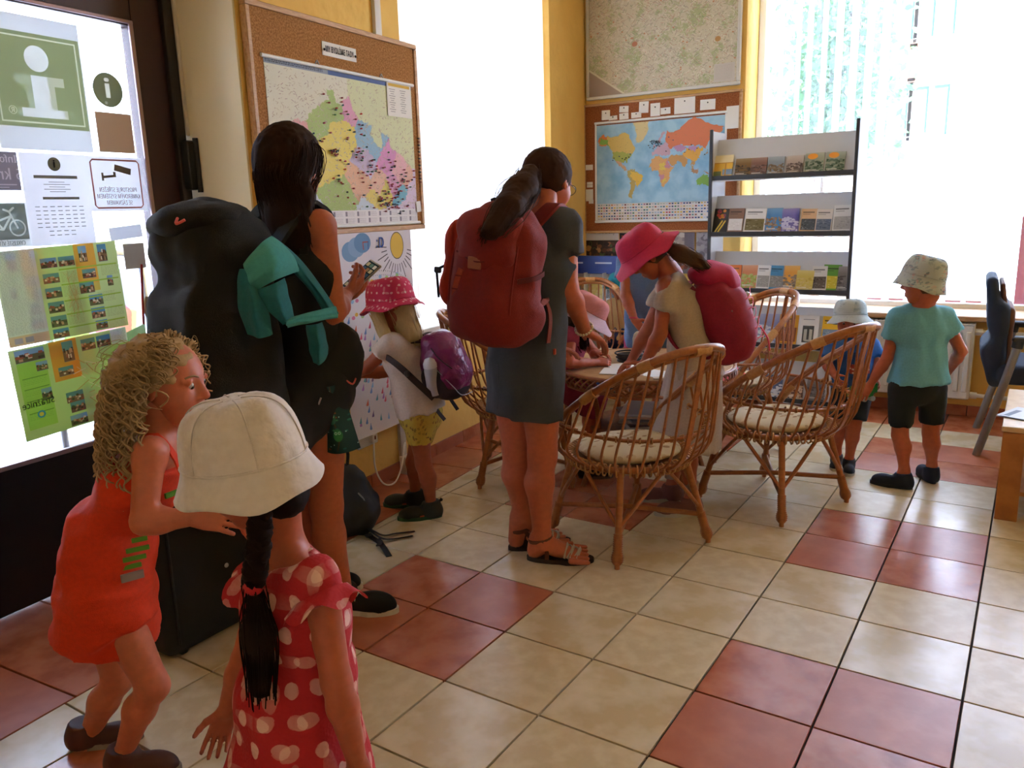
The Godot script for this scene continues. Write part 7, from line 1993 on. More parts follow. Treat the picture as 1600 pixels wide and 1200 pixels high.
func girl_white_hat() -> void:
	var b0 := Vector3(0.88, 0, 1.43)
	var J := {pel = b0 + Vector3(0.02, 0.48, 0.0), waist = Vector3(0.924, 0.502, 1.401), chest = Vector3(0.919, 0.659, 1.404), neck = Vector3(0.905, 0.773, 1.414), head = Vector3(0.872, 0.929, 1.447),
		sL = Vector3(1.022, 0.742, 1.438), sR = Vector3(0.796, 0.679, 1.365), eL = Vector3(1.063, 0.57, 1.453), wL = Vector3(1.069, 0.391, 1.425), eR = Vector3(0.713, 0.47, 1.384), wR = Vector3(0.671, 0.35, 1.412),
		hL = b0 + Vector3(0.05, 0.47, 0.05), hR = b0 + Vector3(-0.02, 0.47, -0.06), kL = b0 + Vector3(0.03, 0.27, 0.05), kR = b0 + Vector3(-0.05, 0.27, -0.05), aL = b0 + Vector3(0.06, 0.065, 0.06), aR = b0 + Vector3(-0.02, 0.065, -0.05),
		d_face = -IR * 0.85 + IA * 0.25 - UP * 0.38, d_up = UP - IR * 0.25, d_tL = -IR, d_tR = -IR + IA * 0.2, d_hR = -IR * 0.35 - UP * 0.9, d_hL = -UP + IR * 0.15, d_pR = -IA + IR * 0.2, d_pL = IA, leg = 0.85}
	var sk := skin_mat("b07658")
	var t := human("small girl in a white cotton hat and red dotted dress, nearest the camera", J, {b = 0.72, H = 0.2, cell = 0.008, hcell = 0.0045, fcell = 0.0036, skin = sk, hand = 0.115, curlR = 0.45, curlL = 0.4, foot = 0.17})
	var im := pic(512, 512, "b81c26")
	var r := RandomNumberGenerator.new()
	r.seed = 4
	for gy in 6:
		for gx in 6:
			var x := 42 + gx * 85 + (40 if gy % 2 else 0) + r.randf_range(-9, 9)
			var y := 42 + gy * 85 + r.randf_range(-9, 9)
			for ox in [0, -512]:
				for oy in [0, -512]:
					for k in 9: disc(im, x + ox + r.randf_range(-6, 6), y + oy + r.randf_range(-8, 8), 14, 17, "e6a79a" if k < 4 else "ecc0b2")
	var dm := tri_mat(tex(im), 2.9, 0.85, {normal_enabled = true, normal_texture = weave, normal_scale = 0.3})
	shirt(t, J, 0.72, dm, {sleeve = 0.0, called = "dress", cell = 0.008, inf = 0.014, hem = b0 + Vector3(0.02, 0.24, 0.0) - t.position, hem_r = 0.165, hx = 1.1, hz = 1.0, cut = [Plane((UP * 0.9 - IR * 0.3).normalized(), (UP * 0.9 - IR * 0.3).normalized().dot(J.neck - UP * 0.005 + IR * 0.015))], amp = 0.010, freq = 7.0, fs = Vector3(1.6, 0.35, 1.6)})
	# ruffle round the near armhole
	for s in ["L", "R"]:
		var c: Vector3 = J["s" + s]
		var ax: Vector3 = (J["e" + s] - c).normalized()
		var out: Vector3 = (c - J.neck).normalized()
		var u1 := (out - ax * out.dot(ax)).normalized()
		var u2 := ax.cross(u1)
		part(G.new().surf(48, 5, func(a: float, v: float) -> Vector3:
			var th := a * TAU
			var rr := 0.050 + 0.026 * v + 0.006 * sin(th * 6) * v
			return c + ax * (0.02 + 0.026 * v + 0.010 * sin(th * 6 + 1) * v - 0.02 * cos(th)) + u1 * cos(th) * rr + u2 * sin(th) * rr, true), "sleeve_ruffle", dm, t)
	var B := dir_frame(J.d_face, J.d_up)
	var hm := hair_mat("1a0d09", 0.5)
	var f := Sdf.new()
	f.cell = 0.007; f.k0 = 0.03; f.amp = 0.004; f.noise = noise(60.0, 8, 2)
	f.ell(J.head + B * Vector3(0, 0.02, -0.015), Vector3(0.080, 0.085, 0.090), B).ell(J.head + B * Vector3(0, -0.04, 0.11), Vector3(0.075, 0.09, 0.07), B, 0.01, 1)
	f.ell(J.head + B * Vector3(0, -0.055, -0.05), Vector3(0.06, 0.05, 0.04), B)
	var hr := sculpt(part(null, "hair", hm, t), [f])
	var bp := [Vector3(0.959, 0.886, 1.498) - t.position, Vector3(0.964, 0.834, 1.512) - t.position, Vector3(0.955, 0.763, 1.524) - t.position]
	var bd := G.new()
	for k in 3:   # braid: three strands wound together
		var q := PackedVector3Array()
		var c := curve(bp, 40)
		for i in c.size(): q.append(c[i] + (IR * cos(i * 0.55 + k * TAU / 3) - IA * 0.6 * sin(i * 1.1 + k * TAU / 3)) * 0.011)
		bd.tube(q, 0.0125, 8)
	part(bd, "braid", hm, hr)
	part(ball(bp[2] - UP * 0.004, 0.017), "hair_tie", mat("c01f2c", 0.7), hr, "red hair tie")
	tail(t, [bp[2] - UP * 0.02, Vector3(0.968, 0.676, 1.534) - t.position, Vector3(0.958, 0.568, 1.535) - t.position], [0.014, 0.028, 0.020], hm, "braid_end", 50, 0.6, 9, IR)
	var wm := tri_mat(ntex(0.05, ["d8cdc4", "e2d8d0"], 9, 128), 6.0, 0.9, {normal_enabled = true, normal_texture = bump(0.03, 15, 128, 5.0), normal_scale = 0.5})
	var hc: Vector3 = J.head + B * Vector3(0, 0.028, -0.008)
	var ht := bucket(t, hc, dir_frame(J.d_face + UP * 0.30, J.d_up), 0.103, 0.112, 0.022, 0.052, wm, 0.007, 3, null, "white cotton bucket hat with a wavy brim", 2.2)
	var HB := dir_frame(J.d_face + UP * 0.30, J.d_up)
	for i in 6:
		var th := TAU * i / 6 + 0.3
		var q := PackedVector3Array()
		for k in 14:
			var v := k / 13.0 * 0.985
			var rr := 0.1035 * (1.06 - 0.10 * v) * sqrt(maxf(1 - pow(v, 2.2), 0.0))
			q.append(hc + HB * Vector3(cos(th) * rr * 0.93, 0.1125 * sin(v * PI / 2), sin(th) * rr * 1.07))
		part(G.new().tube(q, 0.0016, 5), "panel_seam", wm, ht)
	for s in ["R", "L"]: shoe(t, J["a" + s], J["d_t" + s], 0.165, mat("5a3a30", 0.6), mat("b8a898", 0.8), 1)

func girl_polka_hat() -> void:
	var J := {pel = Vector3(-0.253, 0.502, -0.381), waist = Vector3(-0.275, 0.622, -0.367), chest = Vector3(-0.297, 0.755, -0.352), neck = Vector3(-0.317, 0.852, -0.339), head = Vector3(-0.345, 0.987, -0.321),
		sL = Vector3(-0.296, 0.816, -0.245), sR = Vector3(-0.336, 0.769, -0.434), eL = Vector3(-0.388, 0.72, -0.197), wL = Vector3(-0.513, 0.688, -0.187), eR = Vector3(-0.474, 0.657, -0.404), wR = Vector3(-0.575, 0.646, -0.338),
		hL = Vector3(-0.234, 0.491, -0.334), hR = Vector3(-0.27, 0.465, -0.43), kL = Vector3(-0.227, 0.256, -0.351), kR = Vector3(-0.329, 0.234, -0.403), aL = Vector3(-0.199, 0.057, -0.356), aR = Vector3(-0.36, 0.061, -0.431),
		d_face = -IR * 0.8 + IA * 0.6 - UP * 0.1, d_up = UP - IR * 0.08, d_tL = -IR * 0.9 - IA * 0.15, d_tR = -IR * 0.95 + IA * 0.1, d_hL = -IR, d_pL = -UP, d_pR = -UP, leg = 0.88}
	var sk := skin_mat("a06a4c")
	var t := human("girl in a pink dotted hat and yellow shorts, facing the painting", J, {b = 0.74, H = 0.2, skin = sk, hand = 0.115, foot = 0.18})
	shirt(t, J, 0.74, cloth("cdb9ae", "d8c6bc"), {sleeve = 0.42, inf = 0.014, hem = Vector3(-0.249, 0.496, -0.384) - t.position, hem_r = 0.112, amp = 0.009})
	var im := pic(256, 256, "c2a23e")
	for i in 60:
		var x := rng.randf() * 256
		var y := rng.randf() * 256
		disc(im, x, y, 5, 8, ["6a3220", "8a4a2a", "4a3a20"][i % 3]); line(im, Vector2(x, y), Vector2(x + 6, y - 10), 2, "4f5a2a")
	shorts(t, J, 0.74, tri_mat(tex(im), 5.0, 0.9), 0.55, 0.016)
	var hm := hair_mat("cbb080", 0.42)
	hm.uv1_scale = Vector3(26, 4, 26)
	tail(t, [J.head + IR * 0.035 - UP * 0.01, J.neck + IR * 0.045 - IA * 0.02, J.neck + IR * 0.06 - UP * 0.07 - IA * 0.03], [0.075, 0.062, 0.030], hm, "hair", 60, 0.8, 12)
	tail(t, [J.head - IR * 0.05 - IA * 0.06 - UP * 0.03, J.neck - IR * 0.055 - IA * 0.075 + UP * 0.02, J.neck - IR * 0.03 - IA * 0.075 - UP * 0.05], [0.03, 0.026, 0.012], hm, "side_lock", 24, 0.8, 13)
	var pk := pic(256, 256, "c2284f")
	for gy in 4:
		for gx in 4: disc(pk, 32 + gx * 64 + (32 if gy % 2 else 0) - (256 if gx == 3 and gy % 2 and false else 0), 32 + gy * 64, 10, 10, "ecd0cc")
	bucket(t, J.head + Vector3(0, 0.012, 0) + IR * 0.005, dir_frame(-IR * 0.75 + IA * 0.6 - UP * 0.18, UP), 0.104, 0.105, 0.034, 0.030, tri_mat(tex(pk), 8.0, 0.85), 0.006, 4, null, "pink hat with white dots")
	for s in ["R", "L"]: closed_sandal(t, J["a" + s], J["d_t" + s], 0.195)
	# purple rucksack
	var bp := Transform3D(dir_frame(IR * 0.9 - IA * 0.35, UP - IR * 0.25), Vector3(-0.147, 0.725, -0.427))
	var bag := thing("backpack", "shiny purple child's backpack with a bottle in its side pocket", "backpack", bp)
	var pm := mat("7a1f5a", 0.28, {normal_enabled = true, normal_texture = bump(0.02, 19, 128, 6.0), uv1_triplanar = true, uv1_scale = Vector3(6, 6, 6)})
	var f := Sdf.new()
	f.k0 = 0.05; f.amp = 0.010; f.noise = noise(8.0, 32, 2); f.cell = 0.009
	f.ell(Vector3(0, -0.01, 0.02), Vector3(0.11, 0.155, 0.085)).ell(Vector3(0, -0.05, 0.06), Vector3(0.095, 0.10, 0.065)).rbox(Vector3(0, 0, -0.03), Vector3(0.09, 0.13, 0.04), 0.035)
	sculpt(part(null, "body", pm, bag), [f])
	var dk := mat("2a1620", 0.8)
	f = Sdf.new()
	f.k0 = 0.03; f.cell = 0.009
	f.ell(Vector3(-0.085, -0.06, 0.0), Vector3(0.035, 0.085, 0.07))
	sculpt(part(null, "side_pocket", dk, bag, "dark mesh side pocket"), [f])
	f = Sdf.new()
	f.cell = 0.009; f.k0 = 0.03
	f.ell(Vector3(0, -0.11, 0.03), Vector3(0.105, 0.06, 0.085))
	sculpt(part(null, "bottom", dk, bag), [f])
	part(G.new().tube(curve([Vector3(-0.112, 0.0, 0.02), Vector3(-0.10, -0.08, 0.09), Vector3(-0.06, -0.13, 0.11), Vector3(0.02, -0.14, 0.125)], 16), 0.002, 5), "piping", M.steel, bag)
	part(G.new().tube(curve([Vector3(-0.10, 0.09, 0.0), Vector3(-0.115, 0.05, 0.04), Vector3(-0.095, 0.0, 0.09)], 10), 0.003, 5), "zip", dk, bag)
	for s in [1, -1]:
		part(G.new().ribbon(curve([Vector3(s * 0.06, 0.11, -0.05), Vector3(s * 0.08, 0.10, -0.13), Vector3(s * 0.085, 0.02, -0.21), Vector3(s * 0.10, -0.08, -0.16), Vector3(s * 0.085, -0.12, -0.04)], 24), Vector3(1, 0.3, 0.2), 0.026, 0.005), "shoulder_strap", mat("2c1512", 0.6), bag)
		part(G.new().ribbon(curve([Vector3(s * 0.07, -0.12, -0.04), Vector3(s * 0.075, -0.19, -0.02), Vector3(s * 0.07, -0.25, 0.02)], 10), Vector3(1, 0, 0.3), 0.02, 0.003), "strap_end", dk, bag)
	part(G.new().box(Vector3(-0.10, -0.05, -0.18), Vector3(0.012, 0.022, 0.024), 0.003), "buckle", M.steel, bag)
	var w2 := bp.affine_inverse()
	part(G.new().ribbon(curve([w2 * Vector3(-0.301, 0.785, -0.206), w2 * Vector3(-0.22, 0.736, -0.217), w2 * Vector3(-0.162, 0.66, -0.261), w2 * Vector3(-0.124, 0.582, -0.322)], 18), UP, 0.028, 0.006), "chest_strap", mat("2c1512", 0.6), bag)
	part(G.new().box(w2 * Vector3(-0.187, 0.706, -0.227), Vector3(0.02, 0.024, 0.02), 0.004), "buckle", mat("3a3430", 0.4), bag)
	var bt := thing("water_bottle", "pale bottle tucked in the purple backpack's side pocket", "bottle", bp * Transform3D(Basis(Vector3(0, 0, 1), 0.1), Vector3(-0.112, 0.01, -0.005)))
	part(G.new().lathe([Vector2(0.001, -0.13), Vector2(0.028, -0.13), Vector2(0.030, -0.02), Vector2(0.028, 0.0)], 18), "body", mat("b8b4c0", 0.3), bt)
	part(G.new().lathe([Vector2(0.0305, -0.002), Vector2(0.0305, 0.016), Vector2(0.022, 0.034), Vector2(0.001, 0.042)], 18), "cap", mat("d8d4dc", 0.3), bt)
func closed_sandal(t: Node3D, a: Vector3, d: Vector3, L: float) -> void:
	var s := shoe(t, a, d, L, mat("1a201c", 0.6), mat("2f5a3c", 0.6), 1, "dark sandal with green sole and coloured straps")
	d = Vector3(d.x, 0, d.z).normalized()
	var B := Basis(UP.cross(d), UP, d)
	var o := Vector3(a.x, 0, a.z) - d * 0.22 * L
	for k in 2: part(G.new().ribbon(curve([o + B * Vector3(-0.165 * L, 0.10 * L, (0.45 + 0.2 * k) * L), o + B * Vector3(0, (0.29 - 0.05 * k) * L, (0.47 + 0.2 * k) * L), o + B * Vector3(0.165 * L, 0.10 * L, (0.45 + 0.2 * k) * L)], 10), d, 0.02, 0.004), "coloured_strap", mat(["b0502c", "7a8a4a"][k], 0.7), s)
	part(G.new().tube(curve([o + B * Vector3(0, 0.36 * L, 0.04 * L), o + B * Vector3(0, 0.46 * L, -0.04 * L), o + B * Vector3(0, 0.40 * L, -0.02 * L)], 8), 0.006, 6), "heel_loop", M.black, s)

func girl_pink_pack() -> void:
	var J := {pel = Vector3(0.808, 0.638, -1.025), waist = Vector3(0.794, 0.754, -1.016), chest = Vector3(0.749, 0.941, -0.987), neck = Vector3(0.708, 1.095, -0.959), head = Vector3(0.63, 1.172, -0.909),
		sL = Vector3(0.735, 1.042, -0.858), sR = Vector3(0.666, 1.043, -1.064), eL = Vector3(0.718, 0.847, -0.835), wL = Vector3(0.648, 0.713, -0.836), eR = Vector3(0.566, 0.81, -1.034), wR = Vector3(0.502, 0.682, -1.016),
		hL = Vector3(0.814, 0.608, -0.957), hR = Vector3(0.805, 0.579, -1.095), kL = Vector3(0.789, 0.33, -0.941), kR = Vector3(0.721, 0.297, -1.088), aL = Vector3(0.822, 0.102, -0.962), aR = Vector3(0.68, 0.096, -1.085),
		d_face = -IR * 0.85 + IA * 0.15 - UP * 0.75, d_up = UP * 0.75 - IR * 0.6, d_tL = -IR, d_tR = -IR * 0.95 + IA * 0.1, d_hL = -IR * 0.6 - UP * 0.6, d_pL = -IR * 0.4 + IA * 0.6, d_hR = -IR * 0.6 - UP * 0.5, d_pR = -UP, leg = 0.92}
	var sk := skin_mat("a8704f")
	var t := human("girl in a bright pink bucket hat and white tee, bent over the table", J, {b = 0.80, H = 0.205, skin = sk, hand = 0.13, curlL = 0.5, foot = 0.2, eyes = true})
	shirt(t, J, 0.80, cloth("b9a692", "c8b6a2"), {sleeve = 0.52, inf = 0.012, flare = 0.006, hem = Vector3(0.821, 0.617, -1.034) - t.position, hem_r = 0.115, cut = [Plane((UP * 0.7 - IR * 0.7).normalized(), (UP * 0.7 - IR * 0.7).normalized().dot(J.neck) - 0.004)], amp = 0.010})
	var f := Sdf.new()
	f.k0 = 0.03; f.amp = 0.008; f.noise = noise(8.0, 42, 2); f.fs = Vector3(1.4, 0.5, 1.4)
	f.cone(J.pel + UP * 0.05, J.pel + Vector3(0, -0.32, 0) - IR * 0.04, 0.125, 0.17, 1.1, 0.95, IA, -1, 3)
	sculpt(part(null, "skirt", cloth("c2b0a4", "cebeb2"), t), [f])
	var pk := cloth("c91a4a", "d42456", 9.0, 0.75)
	var hatB := dir_frame(-IR * 0.80 + IA * 0.15 - UP * 0.62, UP * 0.8 - IR * 0.65)
	bucket(t, J.head + hatB * Vector3(0, 0.045, 0.005), hatB, 0.096, 0.085, 0.055, 0.045, pk, 0.007, 4, null, "bright pink bucket hat")
	var hm := hair_mat("5a4434", 0.4)
	hm.uv1_scale = Vector3(5, 26, 26)
	f = Sdf.new()
	f.cell = 0.008; f.k0 = 0.03; f.amp = 0.003; f.noise = noise(60.0, 8, 2)
	var B := dir_frame(J.d_face, J.d_up)
	f.ell(J.head + B * Vector3(0, 0.02, -0.02), Vector3(0.078, 0.082, 0.092), B).ell(J.head + B * Vector3(0, -0.04, 0.11), Vector3(0.075, 0.10, 0.075), B, 0.01, 1)
	var hr := sculpt(part(null, "hair", hm, t), [f])
	var p0: Vector3 = Vector3(0.719, 1.208, -0.907) - t.position
	tail(t, [p0, Vector3(0.776, 1.179, -0.908) - t.position, Vector3(0.828, 1.15, -0.943) - t.position, Vector3(0.867, 1.109, -0.992) - t.position], [0.022, 0.036, 0.034, 0.014], hm, "ponytail", 60, 0.8, 16)
	var tp := PackedVector3Array()
	for i in 14: tp.append(p0 + (UP * cos(TAU * i / 14) + IA * sin(TAU * i / 14)) * 0.02)
	part(G.new().tube(tp, 0.007, 6, true), "hair_tie", pk, hr)
	for s in ["R", "L"]:
		shoe(t, J["a" + s], J["d_t" + s], 0.205, cloth("7a4a44", "8a5850"), mat("b9aea2", 0.7), 0, "dusky pink trainer")
		part(G.new().tube(PackedVector3Array([J["a" + s] + UP * 0.02, J["a" + s] + UP * 0.055]), 0.034, 12), "sock", cloth("a88c7c"), t)
	# crimson rucksack
	var bp := Transform3D(dir_frame(IR * 0.90 - IA * 0.15 + UP * 0.30, UP * 0.95 - IR * 0.30), Vector3(0.891, 0.902, -1.08))
	var bag := thing("backpack", "crimson pink backpack with cord lacing on the girl at the table", "backpack", bp)
	var rm := cloth("930a30", "", 7.0, 0.7)
	f = Sdf.new()
	f.k0 = 0.06; f.amp = 0.013; f.noise = noise(6.5, 43, 2); f.cell = 0.010
	f.rbox(Vector3(0, -0.02, 0), Vector3(0.125, 0.19, 0.085), 0.07).ell(Vector3(0, -0.09, 0.04), Vector3(0.125, 0.11, 0.095)).ell(Vector3(0, 0.02, 0.06), Vector3(0.10, 0.11, 0.07))
	sculpt(part(null, "body", rm, bag), [f])
	f = Sdf.new()
	f.k0 = 0.04; f.amp = 0.012; f.noise = noise(8.0, 44, 2); f.cell = 0.010
	f.ell(Vector3(0, 0.185, 0.015), Vector3(0.115, 0.055, 0.095), Basis(Vector3.RIGHT, 0.3)).ell(Vector3(0, 0.13, 0.085), Vector3(0.09, 0.05, 0.04))
	sculpt(part(null, "lid", cloth("b3124a", "c01a54", 7.0, 0.7), bag), [f])
	var cord := mat("e0405c", 0.5)
	for i in 5:
		var y := 0.06 - i * 0.045
		part(G.new().tube(curve([Vector3(-0.105, y, 0.07), Vector3(-0.06, y - 0.015, 0.135), Vector3(0.02, y - 0.035, 0.155)], 10), 0.0018, 5), "cord", cord, bag)
		part(G.new().tube(curve([Vector3(-0.105, y - 0.03, 0.07), Vector3(-0.06, y - 0.01, 0.137), Vector3(0.02, y + 0.012, 0.158)], 10), 0.0018, 5), "cord", cord, bag)
	for i in 3: part(G.new().box(Vector3(-0.122, 0.02 - i * 0.05, 0.045), Vector3(0.008, 0.022, 0.018), 0.003), "cord_guide", mat("8a6a74", 0.4), bag)
	part(G.new().tube(curve([Vector3(-0.0, -0.1, 0.15), Vector3(-0.02, -0.16, 0.165), Vector3(-0.0, -0.22, 0.16)], 10), 0.004, 6), "hanging_cord", cord, bag)
	part(ball(Vector3(-0.02, 0.05, 0.135), 0.016), "reflector", mat("d8dce8", 0.15, {metallic = 0.6}), bag)
	for s in [1, -1]:
		part(G.new().ribbon(curve([Vector3(s * 0.06, 0.16, -0.07), Vector3(s * 0.085, 0.175, -0.13), Vector3(s * 0.105, 0.12, -0.21), Vector3(s * 0.115, 0.0, -0.23), Vector3(s * 0.12, -0.10, -0.17), Vector3(s * 0.10, -0.15, -0.06)], 28), Vector3(1, 0.2, 0.1), 0.045, 0.010), "shoulder_strap", cloth("8a0f30"), bag)

func child_seated() -> void:
	var J := {pel = Vector3(0.058, 0.506, -1.11), waist = Vector3(0.076, 0.611, -1.121), chest = Vector3(0.104, 0.718, -1.14), neck = Vector3(0.132, 0.792, -1.158), head = Vector3(0.173, 0.861, -1.185),
		sR = Vector3(0.158, 0.768, -1.044), sL = Vector3(0.09, 0.749, -1.262), eR = Vector3(0.181, 0.648, -0.999), wR = Vector3(0.244, 0.624, -1.16), eL = Vector3(0.144, 0.619, -1.357), wL = Vector3(0.194, 0.655, -1.223),
		hR = Vector3(0.088, 0.499, -1.057), hL = Vector3(0.05, 0.478, -1.176), kR = Vector3(0.211, 0.411, -1.186), kL = Vector3(0.184, 0.402, -1.312), aR = Vector3(0.173, 0.12, -1.184), aL = Vector3(0.154, 0.116, -1.292),
		d_face = IR * 0.75 + IA * 0.3 - UP * 0.65, d_up = UP * 0.8 + IR * 0.6, d_tR = IR, d_tL = IR, d_hR = IR * 0.9 + IA * 0.15, d_pR = -UP * 0.6 + IA * 0.5, d_hL = IR * 0.9 - IA * 0.2, d_pL = -UP, leg = 0.85}
	var sk := skin_mat("b67a5c")
	var t := human("dark haired child in a pale pink hat drawing at the table", J, {b = 0.72, H = 0.195, skin = sk, hand = 0.115, curlR = 0.75, curlL = 0.5, foot = 0.17, eyes = true})
	shirt(t, J, 0.72, cloth("a83a5c", "b5486a"), {sleeve = 0.25, inf = 0.013})
	var f := Sdf.new()
	f.k0 = 0.04; f.amp = 0.006; f.noise = noise(8.0, 52, 2)
	f.cone(J.pel + UP * 0.03, J.kR.lerp(J.kL, 0.5) - UP * 0.03, 0.115, 0.105, 1.25, 0.8, IA, -1, 2)
	sculpt(part(null, "skirt", cloth("a02c50", "b03a60"), t), [f])
	var hatB := dir_frame(IR * 0.75 + IA * 0.3 - UP * 0.45, UP * 0.85 + IR * 0.5)
	bucket(t, J.head + hatB * Vector3(0, 0.02, 0), hatB, 0.094, 0.082, 0.062, 0.050, cloth("cf7f7c", "d98c88", 9.0), 0.006, 4, cloth("c9a8b4", "d4b6c0"), "pale pink bucket hat")
	var hm := hair_mat("24150f", 0.4)
	tail(t, [J.head - hatB.z * 0.02 - UP * 0.01, J.neck - IR * 0.01 - IA * 0.05, J.chest + IR * 0.06 - IA * 0.09 + UP * 0.0], [0.082, 0.065, 0.024], hm, "hair", 60, 0.8, 18)
	for s in ["R", "L"]: shoe(t, J["a" + s], J["d_t" + s], 0.17, mat("2a1a18", 0.6), mat("6a5a50", 0.8), 1)

func child_mint_hat() -> void:
	var b0 := Vector3(0.20, 0, -1.92)
	var J := {pel = b0 + Vector3(0.0, 0.62, 0.0), waist = b0 + Vector3(0.0, 0.74, 0.0), chest = b0 + Vector3(0.0, 0.88, 0.0), neck = b0 + Vector3(0.0, 1.0, 0.0), head = Vector3(0.24, 1.151, -1.772),
		sL = Vector3(0.343, 1.055, -1.815), sR = Vector3(0.153, 1.084, -1.714), eL = Vector3(0.382, 0.863, -1.817), wL = Vector3(0.356, 0.7, -1.704), eR = Vector3(0.173, 0.901, -1.655), wR = Vector3(0.247, 0.778, -1.609),
		hL = b0 + Vector3(0.07, 0.61, -0.02), hR = b0 + Vector3(-0.07, 0.61, 0.02), kL = b0 + Vector3(0.07, 0.35, 0.0), kR = b0 + Vector3(-0.07, 0.35, 0.02), aL = b0 + Vector3(0.07, 0.065, 0), aR = b0 + Vector3(-0.07, 0.065, 0),
		d_face = -IA * 0.85 + IR * 0.2 - UP * 0.4, d_up = UP, d_tL = -IA + IR * 0.3, d_tR = -IA - IR * 0.2, d_hR = IR * 0.5 - UP * 0.6 - IA * 0.4, d_pR = IR * 0.6 + IA * 0.3, d_hL = -UP, d_pL = -IR, leg = 0.9}
	J.pel = (J.hL + J.hR) / 2 + UP * 0.03
	var mid: Vector3 = (J.sL + J.sR) / 2
	J.neck = mid + UP * 0.05
	J.chest = mid - UP * 0.12
	J.waist = (J.chest + J.pel) / 2 - UP * 0.02
	var sk := skin_mat("a8704f")
	var t := human("child in a mint hat and blue tee standing beyond the table", J, {b = 0.78, H = 0.2, skin = sk, hand = 0.125, curlR = 0.8, foot = 0.19, eyes = true})
	shirt(t, J, 0.78, cloth("5f7aa8", "6d88b6"), {sleeve = 0.45, inf = 0.018, hem = J.pel - UP * 0.03, hem_r = 0.115, amp = 0.01})
	shorts(t, J, 0.78, cloth("a01f4c", "ac2a58"), 0.6)
	bucket(t, J.head + UP * 0.015, dir_frame(J.d_face + UP * 0.25, UP), 0.095, 0.085, 0.05, 0.03, cloth("7fb0a0", "92c2b2", 9.0), 0.006, 4, null, "mint green hat")
	for s in ["R", "L"]: shoe(t, J["a" + s], J["d_t" + s], 0.19, mat("2a2a30", 0.6), mat("8a8078", 0.8))
	var tp := PackedVector3Array()
	for i in 12: tp.append(J.wR + t.position - (J.wR - J.eR).normalized() * 0.012 + Vector3(cos(TAU * i / 12) * 0.024, sin(TAU * i / 12) * 0.006, sin(TAU * i / 12) * 0.024))
	solo(G.new().tube(tp, 0.004, 6, true), "wristband", mat("c02a4a", 0.6), "red band round the blue shirted child's wrist", "bracelet")
	# plush toy held over the table
	var pl := thing("plush_toy", "small pale plush toy with a lilac head held over the table", "toy", Transform3D(dir_frame(-IA, UP), Vector3(0.335, 0.67, -1.547)))
	var cream := cloth("b9a58c", "c7b49c", 14.0)
	var f := Sdf.new()
	f.cell = 0.007; f.k0 = 0.02; f.amp = 0.004; f.noise = noise(30.0, 62, 2)
	f.ell(Vector3(-0.035, 0.0, 0), Vector3(0.032, 0.065, 0.03)).ell(Vector3(-0.035, -0.07, 0.01), Vector3(0.035, 0.04, 0.035)).cone(Vector3(-0.03, -0.02, 0), Vector3(0.03, 0.0, 0), 0.02, 0.016)
	sculpt(part(null, "body", cream, pl), [f])
	f = Sdf.new()
	f.cell = 0.007; f.k0 = 0.02; f.amp = 0.005; f.noise = noise(40.0, 63, 2)
	f.ell(Vector3(0.04, 0.02, 0.01), Vector3(0.042, 0.046, 0.04)).ball(Vector3(0.015, 0.055, 0.0), 0.016).ball(Vector3(0.068, 0.055, 0.0), 0.016)
	sculpt(part(null, "head", cloth("b8a0bc", "c4aec8", 14.0), pl), [f])
	for x in [0.028, 0.054]: part(ball(Vector3(x, 0.02, 0.047), 0.006), "eye", M.black, pl)

func child_teal_cap() -> void:
	var b0 := Vector3(-0.50, 0, -3.03)
	var J := {pel = b0 + Vector3(0, 0.44, 0), waist = b0 + Vector3(0, 0.52, 0), chest = b0 + Vector3(0, 0.61, 0), neck = b0 + Vector3(0, 0.70, 0), head = b0 + Vector3(0.0, 0.81, 0.02),
		sL = b0 + Vector3(0.10, 0.66, 0.02), sR = b0 + Vector3(-0.10, 0.66, -0.02), eL = b0 + Vector3(0.14, 0.54, 0.04), wL = b0 + Vector3(0.09, 0.47, 0.12), eR = b0 + Vector3(-0.14, 0.54, 0.0), wR = b0 + Vector3(-0.08, 0.47, 0.1),
		hL = b0 + Vector3(0.05, 0.43, 0.01), hR = b0 + Vector3(-0.05, 0.43, -0.01), kL = b0 + Vector3(0.06, 0.25, 0.03), kR = b0 + Vector3(-0.06, 0.25, 0.0), aL = b0 + Vector3(0.06, 0.06, 0), aR = b0 + Vector3(-0.06, 0.06, 0),
		d_face = -IR * 0.7 - IA * 0.6 - UP * 0.2, d_up = UP, d_tL = -IA, d_tR = -IA - IR * 0.3, d_pL = -UP, d_pR = -UP, leg = 0.85}
	var t := human("small child in a teal cap behind the far wicker chair", J, {b = 0.66, H = 0.19, skin = skin_mat("b57c58"), hand = 0.1, foot = 0.15, eyes = true})
	shirt(t, J, 0.66, cloth("c79a62", "7a6a8a", 22.0), {sleeve = 0.45, inf = 0.014})
	shorts(t, J, 0.66, cloth("26305a", "2f3a68"), 0.6)
	var tl := cloth("13798c", "1a899c", 9.0)
	bucket(t, J.head + UP * 0.01, dir_frame(J.d_face + UP * 0.1, UP), 0.092, 0.092, 0.012, 0.012, tl, 0.002, 4, null, "teal cap with a peak")
	var fd: Vector3 = (Vector3(J.d_face.x, 0, J.d_face.z)).normalized()
	var sd := UP.cross(fd)
	var hd: Vector3 = J.head
	part(G.new().surf(16, 6, func(a: float, v: float) -> Vector3:
		var th := (a - 0.5) * 2.2
		return hd + UP * (0.012 - 0.015 * v - 0.012 * pow(absf(a - 0.5) * 2, 2)) + (fd * cos(th) + sd * sin(th)) * (0.092 + 0.06 * v * cos(th))), "peak", tl, t)
	for s in ["R", "L"]: shoe(t, J["a" + s], J["d_t" + s], 0.15, mat("2a2a30", 0.6), mat("8a8078", 0.8))

